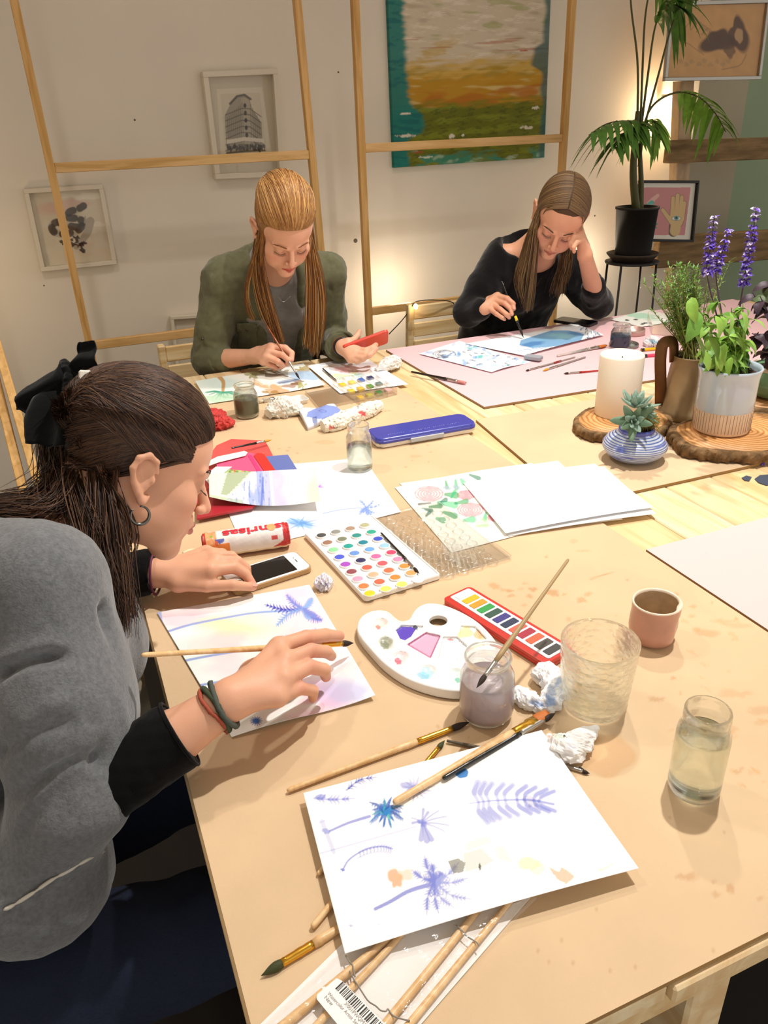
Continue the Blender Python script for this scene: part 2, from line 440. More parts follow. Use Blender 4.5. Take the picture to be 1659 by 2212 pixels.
# ---------------- pictures ----------------
def wallpic(name, label, cat, TL, TR, BR, BL, Y, fw, fd, mframe, base, art, res=.0025, inset=.0, mat_w=0, glass=True, ybot=None):
    """flat picture: corners from the photo on a plane y=Y; frame bars, art panel, glass"""
    P = [py_(*c, Y) for c in (TL, TR, BR, BL)]
    if ybot is not None:
        P[2] = py_(*BR, ybot); P[3] = py_(*BL, ybot)
    c = sum(P) / 4
    t = thing(name, label, cat, (c[0], c[1], min(P[2][2], P[3][2])))
    # frame
    if fw:
        mb = MB()
        nrm = np.cross(P[1] - P[0], P[3] - P[0]); nrm /= np.linalg.norm(nrm)
        if nrm[1] > 0: nrm = -nrm
        for i in range(4):
            A, B = P[i], P[(i + 1) % 4]; d = (B - A) / np.linalg.norm(B - A)
            ins = np.cross(nrm, d); 
            if ins @ (c - (A + B) / 2) < 0: ins = -ins
            sh = d * (fw if i % 2 else 0); mb.add(*bar(A + ins * fw / 2 + sh, B + ins * fw / 2 - sh, fw, fd * (1 if i % 2 else .995), .0015, up=nrm))
        mb.build('frame', mframe, t)
    # panel
    u0 = fw / np.linalg.norm(P[1] - P[0]) * .8; v0 = fw / np.linalg.norm(P[3] - P[0]) * .8
    w = np.linalg.norm(P[1] - P[0]); h = np.linalg.norm(P[3] - P[0])
    nu, nv = int(w / res), int(h / res)
    u, v = np.meshgrid(np.linspace(u0, 1 - u0, nu), np.linspace(v0, 1 - v0, nv), indexing='ij'); u = u.ravel(); v = v.ravel()
    X = (P[0] * (1 - u[:, None]) + P[1] * u[:, None]) * (1 - v[:, None]) + (P[3] * (1 - u[:, None]) + P[2] * u[:, None]) * v[:, None]
    X[:, 1] += (fd * .3 if fw else -fd)
    ar = Art(proj(X), base); ar.u = u; ar.v = v
    art(ar)
    F = gridF(nu, nv)
    if fw:
        mk('picture', X, F, matcol('print_paper', .8, .15), t, True, col=ar.c)
    else:
        n = len(X); X2 = X.copy(); X2[:, 1] += fd * .9
        ed = np.concatenate([np.arange(nu) * nv, (nu - 1) * nv + np.arange(1, nv), np.arange(nu)[::-1][1:] * nv + nv - 1, np.arange(nv)[::-1][1:]])
        F3 = np.stack([ed[:-1], ed[:-1] + n, ed[1:] + n, ed[1:]], -1)
        mk('canvas', np.concatenate([X, X2]), np.concatenate([F, F3]), matcol('canvas_paint', .6, .3, bump=.3, bscale=60), t, True, col=np.concatenate([ar.c, ar.c]))
    if glass and fw:
        g = MB(); G = [P[i] + np.array([0, -fd * .2 + fd * .3, 0]) for i in range(4)]
        cc = sum(G) / 4; G = [cc + (p - cc) * (1 - 2 * u0) for p in G]
        G2 = [p + np.array([0, -.0015, 0]) for p in G]
        g.add(np.array(G + G2), [(0, 1, 2, 3), (7, 6, 5, 4), (0, 4, 5, 1), (1, 5, 6, 2), (2, 6, 7, 3), (3, 7, 4, 0)])
        g.build('glass', thinclear('picture_glass', 'ffffff', .03, -.02, refl=.6), t)
    return t
def uvmix(a, mask, col, al):
    a.c = a.c * (1 - (mask * al)[:, None]) + lin(col) * (mask * al)[:, None]
def nz(a, sx, sy, seed): return smoothnoise(np.stack([a.u * sx, a.v * sy], 1), 1, seed)
def sstep(x, a, b): t = np.clip((x - a) / (b - a + 1e-9), 0, 1); return t * t * (3 - 2 * t)
def art_abstract(a):
    u, v = a.u, a.v
    n = lambda sx, sy, s: nz(a, sx, sy, s)
    v2 = v + .012 * n(5, 9, 1) + .022 * n(20, 90, 2) + .012 * n(3, 200, 22)
    a.c[:] = lin('cfc3ac')
    uvmix(a, sstep(n(9, 50, 3), .0, .8), 'ab9b80', .6); uvmix(a, sstep(n(30, 160, 31), .1, .6), 'e6ddcb', .6)
    uvmix(a, sstep(n(7, 60, 4), .3, .7) * sstep(v, .38, .5), 'c0a050', .7); uvmix(a, sstep(n(12, 50, 44), .35, .6) * (v < .45), '8f9a48', .5)
    uvmix(a, sstep(n(10, 90, 45), .45, .6) * (v > .42) * (v < .5), 'a8502e', .5)
    uvmix(a, sstep(v2, .50, .58), 'c9a23a', .9)
    uvmix(a, sstep(v2, .53, .60) * sstep(n(12, 70, 5), -.1, .3), '8c7c24', .7)
    uvmix(a, sstep(v2, .58, .62), 'b98a18', .9); uvmix(a, sstep(v2, .58, .62) * sstep(n(6, 40, 55), .2, .6), 'd8c58a', .7)
    uvmix(a, sstep(v2, .64, .67) * (1 - sstep(v2, .70, .74)) * sstep(n(8, 30, 6), -.4, .2), 'b06a14', .85)
    uvmix(a, sstep(v2, .69, .75), '606a10', .95)
    uvmix(a, sstep(v2, .7, .75) * sstep(n(12, 90, 7), -.1, .5), '7f8a20', .8); uvmix(a, sstep(v2, .7, .75) * sstep(n(24, 200, 8), .1, .5), '48520c', .6)
    uvmix(a, sstep(v2, .945, .965) * sstep(n(8, 20, 9), -.4, -.1), '2a8b78', .8); uvmix(a, sstep(v2, .945, .97) * sstep(n(14, 40, 10), .1, .4), 'a9bfa0', .8); uvmix(a, sstep(v2, .95, .98) * sstep(n(9, 50, 24), .1, .3), '6b7a2a', .8)
    lb = .085 + .02 * n(3, 14, 12) + .10 * sstep(v, .70, .78) * (1 - sstep(v, .84, .88)) + .02 * n(8, 70, 88)
    uvmix(a, 1 - sstep(u, lb - .015, lb + .025), '127a72', .95)
    uvmix(a, (1 - sstep(u, lb - .02, lb + .02)) * sstep(n(14, 60, 13), .1, .4), '0c5f66', .6)
    rb = .965 + .02 * n(3, 12, 14) - .07 * sstep(v, .46, .5) * (1 - sstep(v, .56, .6))
    uvmix(a, sstep(u, rb - .02, rb + .02), '1d5a60', .8)
    for (x, y, w, h, c) in ((.08, .755, .035, .006, 'e8e2d0'), (.08, .855, .06, .008, 'e8e2d0'), (.14, .935, .05, .005, 'a8502e'), (.37, .87, .02, .011, 'eee8da'), (.44, .868, .012, .006, 'eee8da'), (.87, .85, .045, .009, 'e3dcc8'), (.84, .50, .03, .004, 'b24a34'), (.2, .96, .05, .006, 'dfe0cc'), (.93, .76, .03, .008, 'e3dcc8')):
        m = sstep(1 + .9 * n(90, 160, 15) - ((u - x) / w) ** 2 - ((v - y) / h) ** 2, 0, .5); uvmix(a, m, c, .85)
wallpic('abstract_canvas', 'large green, ochre and teal abstract canvas on the wall', 'painting', (826, -150), (1188, -150), (1169, 340), (846, 362), WY + .0040, 0, .028, None, 'cfc3ac', art_abstract, .004, glass=False)
def art_building(a):
    a.c[:] = lin('c6bda9')
    g = '4e483c'
    a.poly([(468, 192), (566, 188), (588, 340), (478, 346)], 'd8d0bd', .8)
    a.poly([(476, 203), (561, 200), (577, 329), (487, 335)], 'cbc2ac', .9)
    a.poly([(485, 250), (499, 222), (511, 210), (528, 207), (539, 214), (545, 236), (563, 262), (568, 323), (490, 331)], '8a8270', .75)
    a.poly([(521, 212), (534, 212), (546, 240), (550, 320), (524, 322)], 'aaa28e', .8)
    for k in range(7):
        y = 236 + k * 13
        a.stroke([(488, y + 12), (522, y - 2), (540, y - 1), (564, y + 16)], .9, .9, g, .8)
    for k in range(9):
        x = 491 + k * 4
        a.stroke([(x, 254 - k * 4), (x + 4, 322)], .6, .6, g, .5)
    for k in range(6):
        x = 541 + k * 4.6
        a.stroke([(x, 226 + k * 8), (x + 3, 318)], .6, .6, g, .55)
    for k in range(5): a.blob((529 + k, 228 + k * 16), 3.2, '2e2a22', .9, ry=5, irr=0)
    a.stroke([(497, 224), (512, 208), (528, 205), (541, 214)], 2.2, 2.2, '3a352b', .85)
    a.poly([(490, 302), (528, 296), (570, 300), (571, 308), (528, 304), (490, 311)], 'd9d2c0', .9)
    for k in range(20): a.blob((492 + k * 4.1, 318 + (k % 3)), 2.2, '2a261f', .8, ry=6, irr=.4, seed=k)
    a.stroke([(490, 331), (530, 327), (572, 325)], 1.6, 1.6, '3a352b', .8)
M_frw = mat('white_frame_paint', 'ddd5c4', .5, spec=.4)
wallpic('framed_print', 'white box-framed etching of a corner building', 'picture', (435, 155), (597, 148), (612, 381), (464, 387), WY - .025, .021, .045, M_frw, 'c6bda9', art_building, .0018)
def art_snake(a):
    a.c[:] = lin('d3c9b4')
    a.blob((150, 440), 46, 'd3a79b', .55, ry=14, rot=-.15, seed=2, soft=.5); a.blob((190, 425), 34, 'e4dccb', .8, ry=8, seed=3)
    a.blob((130, 424), 40, 'ddd4c1', .9, ry=5, seed=4); a.blob((205, 484), 26, 'dfd8c6', .8, ry=6, seed=5)
    body = spline([(180, 445), (168, 452), (150, 458), (148, 470), (165, 472), (178, 478), (172, 490), (150, 488), (125, 480), (112, 488), (118, 502), (140, 505), (165, 500), (178, 488)], 60)
    a.stroke(body, 7, 7, 'b9ad98', .95)
    for i in range(0, 58, 7): a.stroke(body[i:i + 4], 7, 7, '423a30', .9)
    a.stroke([(195, 478), (190, 500), (176, 522), (165, 532)], 8, 6, 'a99e8c', .95); a.stroke([(190, 482), (196, 470)], 2.5, 1.5, 'a99e8c', .9); a.stroke([(184, 480), (184, 468)], 2.5, 1.5, 'a99e8c', .9)
    for i, (x, y) in enumerate(((136, 524), (150, 518), (160, 526), (172, 530), (148, 530), (180, 524), (175, 538), (164, 514))): a.blob((x, y), 6, '2c2620', .9, ry=5, irr=.6, seed=i)
wallpic('framed_print', 'white-framed collage print of a banded snake around an arm', 'picture', (50, 408), (221, 398), (252, 570), (89, 586), WY - .02, .017, .03, M_frw, 'd3c9b4', art_snake, .0022)
def art_plain(a): a.c[:] = lin('d8cfbc')
wallpic('framed_print', 'plain pale framed panel low on the wall beside the red-haired woman', 'picture', (367, 683), (470, 676), (485, 830), (385, 838), WY - .02, .014, .03, M_frw, 'd8cfbc', art_plain, .01)
# ---------------- timber stand at the right with two pictures ----------------
M_old = mat('weathered_beam', '8d7250', .8, noise=.45, nscale=5, bump=.7, bscale=18, spec=.15, stretch=(1, 3, 6))
M_old2 = mat('weathered_pale_beam', 'b7a184', .8, noise=.3, nscale=6, bump=.6, bscale=16, spec=.15, stretch=(3, 3, 1))
BY = 3.42
t = thing('timber_rack', 'weathered rough timber rack standing at the right wall', 'rack', (3.9, BY, 0))
pt = py_(1482, 60, BY); pb = py_(1452, 700, BY)
MB().add(*bar((ext(pb, pt, 0), BY, 0), (ext(pb, pt, 2.4), BY, 2.4), .085, .06, .004, up=(0, 1, 0))).build('post', M_old2, t)
pr_ = py_(1640, 660, BY)
MB().add(*bar((4.25, BY + .02, 0), (4.25, BY + .02, 1.13), .08, .06, .004, up=(0, 1, 0))).build('post', M_old, t)
for (xa, ya), (xb, yb), hh in (((1440, 328), (1659, 330), .105), ((1415, 545), (1659, 552), .16)):
    A = py_(xa, ya, BY - .05); B = py_(xb, yb, BY - .05); B = A + (B - A) * 1.6; B[2] = A[2] + (B[2] - A[2]) * .3
    MB().add(*bar(A, B, .045, hh, .005)).build('beam', M_old, t)
def art_nude(a):
    a.c[:] = lin('c8975c')
    n = smoothnoise(a.Q, .05, 3); a.c *= (1 + .08 * n)[:, None]
    for k in range(7): a.stroke([(1480 + 12 * k, 60 + 5 * k), (1500 + 10 * k, 40 + 7 * k), (1520 + 8 * k, 62 + 6 * k)], .8, .8, '7c5c3c', .6, sp=8)
    a.stroke([(1455, 100), (1480, 92), (1500, 104), (1520, 118)], .8, .8, '7c5c3c', .6, sp=10)
    a.blob((1555, 85), 32, '4a2c16', .95, ry=26, irr=.3, seed=5); a.blob((1590, 70), 22, '50311a', .95, ry=32, irr=.3, seed=6); a.blob((1575, 110), 12, '5f3f26', .8, ry=14, seed=7)
    a.blob((1596, 78), 9, 'c39a68', .8, ry=16, seed=8)
    a.stroke([(1612, 118), (1600, 140), (1580, 146), (1560, 150)], 1, 1, '7c5c3c', .6, sp=8)
    for k in range(9): a.blob((1470 + 13 * k, 132 + (k * 7) % 14), 5, '8d7a52', .35, seed=k)
M_sil = mat('silver_frame', 'a9a49c', .35, metal=.7)
wallpic('framed_drawing', 'silver-framed sepia chalk drawing high on the timber rack', 'picture', (1449, 4), (1662, -2), (1641, 172), (1433, 176), BY - .1, .016, .02, M_sil, 'c39a68', art_nude, .003)
def art_hand(a):
    a.c[:] = lin('e9e2d2')
    a.poly([(1390, 405), (1492, 405), (1479, 508), (1380, 508)], 'cf8685', 1)
    sk = 'd9b67c'; o = '5f4a2c'
    a.blob((1461, 474), 16.5, o, 1, ry=19.5, irr=0, soft=.08); 
    fing = [((1452, 468), (1454, 428), 4.0), ((1461, 466), (1464, 422), 4.2), ((1469, 468), (1473, 426), 3.9), ((1474, 474), (1479, 438), 3.5), ((1452, 482), (1432, 454), 4.2)]
    for p, q, w in fing: a.stroke([p, q], w + .7, w + .2, o, 1, .5)
    a.stroke([(1455, 488), (1454, 502)], 8.5, 8.5, o, 1)
    a.stroke([(1460, 486), (1458, 499)], 9.5, 9.5, sk, 1); a.blob((1461, 474), 15.5, sk, 1, ry=18.5, irr=0, soft=.08)
    for p, q, w in fing: a.stroke([p, q], w, w - .5, sk, 1, .5)
    a.blob((1461, 472), 10.5, o, 1, ry=5, irr=0, soft=.15); a.blob((1461, 472), 9.5, 'efe8d8', 1, ry=4.2, irr=0, soft=.15); a.blob((1461, 471), 5, '5fa5a8', 1, irr=0, soft=.15); a.blob((1461, 470.5), 2.6, '20262a', 1, irr=0, soft=.2)
    a.stroke([(1403, 440), (1412, 430), (1421, 422)], 5, 3, 'e8b6a6', .95); a.stroke([(1399, 444), (1408, 438)], 4.5, 4.5, '4fb0a4', .95)
    a.stroke([(1408, 462), (1417, 448)], 4, 1, '4fb0a4', .95)
    for i, (x, y) in enumerate(((1413, 480), (1418, 484), (1410, 488), (1416, 492), (1406, 484), (1411, 496))): a.blob((x, y), 2.4, '3f8f7c' if i % 2 else 'd9b53c', .95, seed=i)
wallpic('framed_print', 'black-framed pink print of a raised palm with an eye', 'picture', (1381, 389), (1509, 390), (1496, 523), (1372, 521), BY - .12, .012, .02, mat('black_frame', '16100c', .45), 'e9e2d2', art_hand, .0015)
# little lamp on the wall
t = thing('wall_lamp', 'small glowing bulb on the wall behind the palm', 'lamp', py_(1430, 245, WY - .04))
V, F = lathe([(0, -.022), (.016, -.018), (.024, 0), (.016, .02), (.009, .03), (0, .032)], c=world(t), n=16)
mk('bulb', V, F, mat('bulb_glow', 'ffd9a0', .3, emit=26), t)
V, F = lathe([(.011, 0), (.011, .03), (.014, .032), (.014, .06)], c=world(t) + np.array([0, -0.0, .026]), n=14)
mk('socket', V, F, mat('socket_white', 'e8e2d4', .4), t)
point('wall_lamp_light', world(t) + np.array([0, -.06, 0]), 2.2, .02, (1, .75, .45))
# ---------------- signed-distance modelling (smooth unions, meshed by surface nets) ----------------
class Vol:
    def __init__(s, lo, hi, h):
        s.lo = np.array(lo, float); s.h = h
        s.n = np.ceil((np.array(hi) - s.lo) / h).astype(int) + 1
        s.A = np.full(tuple(s.n), 0.05, dtype=np.float32)
    def _win(s, lo, hi, m):
        a = np.clip(((np.asarray(lo) - m - s.lo) / s.h).astype(int), 0, s.n); b = np.clip(((np.asarray(hi) + m - s.lo) / s.h).astype(int) + 2, 0, s.n)
        if (b <= a).any(): return None, None
        ax = [(np.arange(a[i], b[i]) * s.h + s.lo[i]).astype(np.float32) for i in range(3)]
        X = np.stack(np.meshgrid(*ax, indexing='ij'), -1)
        return tuple(slice(a[i], b[i]) for i in range(3)), X
    def _comb(s, sl, d, k, op):
        B = s.A[sl]
        if op == 'sub':
            d = -d
            h = np.clip(.5 - .5 * (B - d) / k, 0, 1) if k > 0 else (B < d)
            s.A[sl] = B * (1 - h) + d * h + k * h * (1 - h)
        else:
            h = np.clip(.5 + .5 * (B - d) / k, 0, 1) if k > 0 else (B > d) * 1.
            s.A[sl] = B * (1 - h) + d * h - k * h * (1 - h)
    def cone(s, a, b, ra, rb, k=.004, op='add'):
        a = np.asarray(a, float); b = np.asarray(b, float); r = max(ra, rb)
        sl, X = s._win(np.minimum(a, b) - r, np.maximum(a, b) + r, k + .012)
        if sl is None: return s
        d = (b - a).astype(np.float32); p = X - a.astype(np.float32)
        t = np.clip(p @ d / (d @ d + 1e-12), 0, 1)
        D = np.sqrt(((p - t[..., None] * d) ** 2).sum(-1)) - (ra + (rb - ra) * t)
        s._comb(sl, D, k, op); return s
    def ell(s, c, r, R=None, k=.006, op='add'):
        c = np.asarray(c, float); r = np.asarray(r, float); m = r.max()
        sl, X = s._win(c - m, c + m, k + .012)
        if sl is None: return s
        p = X - c.astype(np.float32)
        if R is not None: p = p @ np.asarray(R, dtype=np.float32)
        k0 = np.sqrt(((p / r) ** 2).sum(-1)); k1 = np.sqrt(((p / (r * r)) ** 2).sum(-1)) + 1e-9
        s._comb(sl, (k0 * (k0 - 1) / k1).astype(np.float32), k, op); return s
    def chain(s, pts, rad, k=.004, op='add'):
        for i in range(len(pts) - 1): s.cone(pts[i], pts[i + 1], rad[i], rad[i + 1], k, op)
        return s
    def cutplane(s, p, n, k=0.002):
        """remove everything on the side n points to"""
        p = np.asarray(p, float); n = np.asarray(n, float) / np.linalg.norm(n)
        sl, X = s._win(s.lo, s.lo + s.n * s.h, 0)
        d = ((X - p) @ n).astype(np.float32)
        s.A[sl] = np.maximum(s.A[sl], d); return s
    def mesh(s):
        A = s.A; h = s.h
        A[0] = A[-1] = .05; A[:, 0] = A[:, -1] = .05; A[:, :, 0] = A[:, :, -1] = .05
        S = A < 0
        any_ = np.zeros(tuple(s.n - 1), bool); all_ = np.ones(tuple(s.n - 1), bool)
        offs = [(i, j, k) for i in (0, 1) for j in (0, 1) for k in (0, 1)]
        for i, j, k in offs:
            c = S[i:s.n[0] - 1 + i, j:s.n[1] - 1 + j, k:s.n[2] - 1 + k]; any_ |= c; all_ &= c
        act = np.argwhere(any_ & ~all_); idm = np.full(tuple(s.n - 1), -1, dtype=np.int32)
        idm[tuple(act.T)] = np.arange(len(act))
        val = {o: A[act[:, 0] + o[0], act[:, 1] + o[1], act[:, 2] + o[2]] for o in offs}
        acc = np.zeros((len(act), 3)); cnt = np.zeros(len(act))
        for o in offs:
            for ax in range(3):
                if o[ax] == 0:
                    q = list(o); q[ax] = 1; q = tuple(q); a, b = val[o], val[q]
                    m = (a < 0) != (b < 0); t = np.where(m, a / np.where(m, a - b, 1), 0)
                    p = np.tile(np.array(o, float), (len(act), 1)); p[:, ax] = t
                    acc[m] += p[m]; cnt[m] += 1
        V = (act + acc / np.maximum(cnt, 1)[:, None]) * h + s.lo
        F = []
        for ax in range(3):
            sh = [slice(None)] * 3; sh2 = [slice(None)] * 3; sh[ax] = slice(0, -1); sh2[ax] = slice(1, None)
            ch = S[tuple(sh)] != S[tuple(sh2)]
            e = np.argwhere(ch); o1, o2 = [(1, 2), (2, 0), (0, 1)][ax]
            e = e[(e[:, o1] > 0) & (e[:, o2] > 0) & (e[:, o1] < s.n[o1] - 1) & (e[:, o2] < s.n[o2] - 1)]
            def g(d1, d2):
                q = e.copy(); q[:, o1] += d1; q[:, o2] += d2; return idm[q[:, 0], q[:, 1], q[:, 2]]
            Q = np.stack([g(-1, -1), g(0, -1), g(0, 0), g(-1, 0)], -1)
            ins = S[e[:, 0], e[:, 1], e[:, 2]]
            Q[~ins] = Q[~ins][:, ::-1]; F.append(Q)
        F = np.concatenate(F); F = F[(F >= 0).all(1)]
        return V, F
def vnormals(V, F):
    n = np.cross(V[F[:, 2]] - V[F[:, 0]], V[F[:, 3]] - V[F[:, 1]])
    N = np.zeros_like(V)
    for i in range(4): np.add.at(N, F[:, i], n)
    return N / (np.linalg.norm(N, axis=1)[:, None] + 1e-12)
def relax(V, F, it=2, lam=.5):
    for _ in range(it):
        acc = np.zeros_like(V); c = np.zeros(len(V))
        for i in range(4):
            a, b = F[:, i], F[:, (i + 1) % 4]
            np.add.at(acc, a, V[b]); np.add.at(c, a, 1); np.add.at(acc, b, V[a]); np.add.at(c, b, 1)
        V = V + lam * (acc / np.maximum(c, 1)[:, None] - V)
    return V
# ---------------- the work table ----------------
X0, X1, Y0, Y1 = .022, 2.62, .300, 2.43
M_plank = [wood('pine_plank_a', 'efd6aa', 'dfbb8a', .5, 5, 1), wood('pine_plank_b', 'ebcf9f', 'dab47e', .5, 4, 1), wood('pine_plank_c', 'f3dfb8', 'e4c494', .5, 6, 1)]
tb = thing('work_table', 'large pine plank work table with square legs under the boards and papers', 'table', (1.3, 1.36, 0))
px = .965 - .1175 * 8; i = 0
while px < X1 - .02:
    a, b = max(px, X0), min(px + .1175, X1)
    MB().add(*box(((a + b) / 2, (Y0 + Y1) / 2 + .002 * (i % 3 - 1), .733), (b - a - .0022, Y1 - Y0 + .004 * (i % 2), .021), bev=.0025)).build('plank', M_plank[i % 3], tb)
    px += .1175; i += 1
MB().add(*box((1.3, Y0 + .03, .69), (2.5, .02, .062), bev=.003)).build('apron', M_plank[1], tb)
MB().add(*box((1.3, Y1 - .03, .69), (2.5, .02, .062), bev=.003)).build('apron', M_plank[1], tb)
MB().add(*box((X0 + .035, 1.36, .69), (.02, 2.05, .062), bev=.003)).build('apron', M_plank[1], tb)
for lx, ly in ((.47, .355), (.08, 2.36), (2.56, .36), (2.56, 2.36)):
    MB().add(*box((lx, ly, .36), (.055, .055, .72), bev=.004)).build('leg', M_plank[0], tb)
# MDF boards
def mdfmat():
    m = matcol('mdf_board', .62, .25, bump=.12, bscale=160)
    nt = m.node_tree; N = nt.nodes; L = nt.links
    if 'mdfn' not in N:
        n = N.new('ShaderNodeTexNoise'); n.name = 'mdfn'; n.inputs['Scale'].default_value = 5; n.inputs['Detail'].default_value = 8
        tc = N.new('ShaderNodeTexCoord'); L.new(tc.outputs['Object'], n.inputs['Vector'])
        mr = N.new('ShaderNodeMapRange'); mr.inputs[1].default_value = .3; mr.inputs[2].default_value = .7; mr.inputs[3].default_value = .90; mr.inputs[4].default_value = 1.06
        L.new(n.outputs['Fac'], mr.inputs[0])
        mx = N.new('ShaderNodeMix'); mx.data_type = 'RGBA'; mx.blend_type = 'MULTIPLY'; mx.inputs[0].default_value = 1
        L.new(N['Attribute'].outputs['Color'], mx.inputs[6]); L.new(mr.outputs[0], mx.inputs[7])
        L.new(mx.outputs[2], N['Principled BSDF'].inputs['Base Color'])
    return m
def board(name, label, P, base, art=None, res=.004, zt=.75, th=.0058, m=None, edge='a37f4f'):
    A, B, Cc, D = [np.array([*p, zt]) for p in P]   # TL TR BR BL
    nu, nv = int(np.linalg.norm(B - A) / res), int(np.linalg.norm(D - A) / res)
    u, v = np.meshgrid(np.linspace(0, 1, nu), np.linspace(0, 1, nv), indexing='ij'); u = u.ravel()[:, None]; v = v.ravel()[:, None]
    X = (A * (1 - u) + B * u) * (1 - v) + (D * (1 - u) + Cc * u) * v
    a = Art(proj(X), base)
    if art: art(a)
    F = gridF(nu, nv)[:, ::-1]
    ed = np.concatenate([np.arange(nu) * nv, (nu - 1) * nv + np.arange(1, nv), np.arange(nu)[::-1][1:] * nv + nv - 1, np.arange(nv)[::-1][1:]])
    n = len(X); Ed = X[ed]; Eb = Ed.copy(); Eb[:, 2] -= th; k = len(ed)
    V = np.concatenate([X, Ed, Eb]); i0 = np.arange(k - 1)
    F3 = np.stack([n + i0, n + i0 + 1, n + k + i0 + 1, n + k + i0], -1)
    c = np.concatenate([a.c, np.tile(lin(edge), (2 * k, 1))])
    return mk(name, V, np.concatenate([F, F3]), m or mdfmat(), None, False, col=c, label=label, cat='board')
def art_mdf(a):
    st = 'b98350'
    # drips and rings left by paint water
    for i, (x, y, r, ry, al) in enumerate(((1068, 1266, 11, 7, .5), (1086, 1274, 6, 4, .4), (1104, 1275, 7, 3.5, .6), (1123, 1273, 6, 3.5, .3), (1135, 1262, 6, 3, .35), (1105, 1286, 7, 4, .5), (1142, 1287, 7, 4, .5), (1150, 1273, 9, 4.5, .6), (1192, 1281, 14, 7, .6), (1219, 1284, 5, 2.5, .5), (1270, 1284, 9, 4, .45), (1260, 1297, 9, 6, .5), (1133, 1308, 6, 3.5, .35), (1114, 1420, 8, 5, .55), (1133, 1450, 5, 3, .45), (1232, 1338, 6, 4, .4), (1494, 1311, 7, 4, .4), (1492, 1332, 7, 3.5, .35), (1504, 1359, 9, 5, .4), (1524, 1371, 22, 8, .4), (1454, 1465, 6, 3, .5), (1420, 1512, 16, 5, .45), (1575, 1452, 4, 2, .4), (1470, 1498, 4, 3, .4), (1560, 1340, 22, 4, .25), (1600, 1350, 30, 5, .25), (1594, 1500, 30, 9, .3), (1630, 1535, 30, 8, .3), (1580, 1575, 14, 8, .3), (1640, 1560, 20, 6, .25), (1600, 1660, 5, 3, .4), (1592, 1668, 9, 5, .4), (1485, 1893, 22, 8, .45), (1574, 1919, 9, 9, .5), (1546, 1931, 9, 6, .4), (1540, 1905, 6, 3, .4), (1640, 1940, 8, 3, .4))):
        a.blob((x, y), r, st, al * .95, ry=ry, irr=.35, seed=i, soft=.5)
    a.blob((1300, 1630), 60, 'c98f52', .35, ry=48, irr=.15, seed=77, soft=.12); a.blob((1283, 1622), 27, 'e3c093', .6, ry=20, irr=.15, seed=78, soft=.2)
    a.stroke([(1276, 1251), (1325, 1235)], 1, .6, 'a4703a', .6)
    for k in range(60):
        x, y = rng.uniform(900, 1659), rng.uniform(1200, 2100); a.blob((x, y), rng.uniform(1.5, 3.5), 'a8773f', .35, irr=.5, seed=k)
    for k in range(24):
        x, y = rng.uniform(1440, 1659), rng.uniform(1330, 1750); a.blob((x, y), rng.uniform(4, 12), 'cf9a62', .3, ry=3, rot=.4, irr=.8, seed=k + 90)
    for i, (x, y, r, ry) in enumerate(((705, 955, 22, 5), (668, 900, 40, 8), (760, 915, 30, 7), (1010, 1060, 22, 4), (900, 985, 14, 3), (1240, 1170, 10, 4), (1260, 1190, 14, 3))): a.blob((x, y), r, 'b58a55', .25, ry=ry, seed=i + 40)
    for k in range(30): a.blob((rng.uniform(560, 1000), rng.uniform(860, 1010)), rng.uniform(1.5, 4), '9c7746', .35, ry=1.5, seed=k + 140)
board('mdf_board', 'long brown MDF sheet covering the near left of the table, stained with paint drips', [(.0285, 2.17), (.860, 2.17), (.860, .302), (.0285, .302)], 'd8bb96', art_mdf, .0032)
board('mdf_board', 'shorter MDF sheet under the blue pot and wood slices in the middle of the table', [(.925, 1.648), (2.3, 1.63), (2.3, 1.10), (.862, 1.128)], 'dcc09c', None, .02, zt=.7505, edge='a37f4f')
def art_pink(a):
    for k in range(30): a.blob((rng.uniform(900, 1659), rng.uniform(680, 1300)), rng.uniform(2, 5), 'd8b9bd', .5, ry=2, seed=k)
M_pink = matcol('pink_board_paint', .6, .25)
board('pink_board', 'pale pink painted board under the black-sweater woman\'s papers', [(.993, 2.40), (2.55, 2.43), (2.55, 1.67), (.993, 1.725)], 'ebc3c8', art_pink, .006, zt=.7505, m=M_pink, edge='9a7a58')
board('pink_board', 'pale pink painted board at the right edge beyond the pink clay cup', [(.866, .925), (1.75, .925), (1.75, .305), (.866, .305)], 'fbc4c2', art_pink, .006, zt=.7495, m=M_pink, edge='9a7a58')

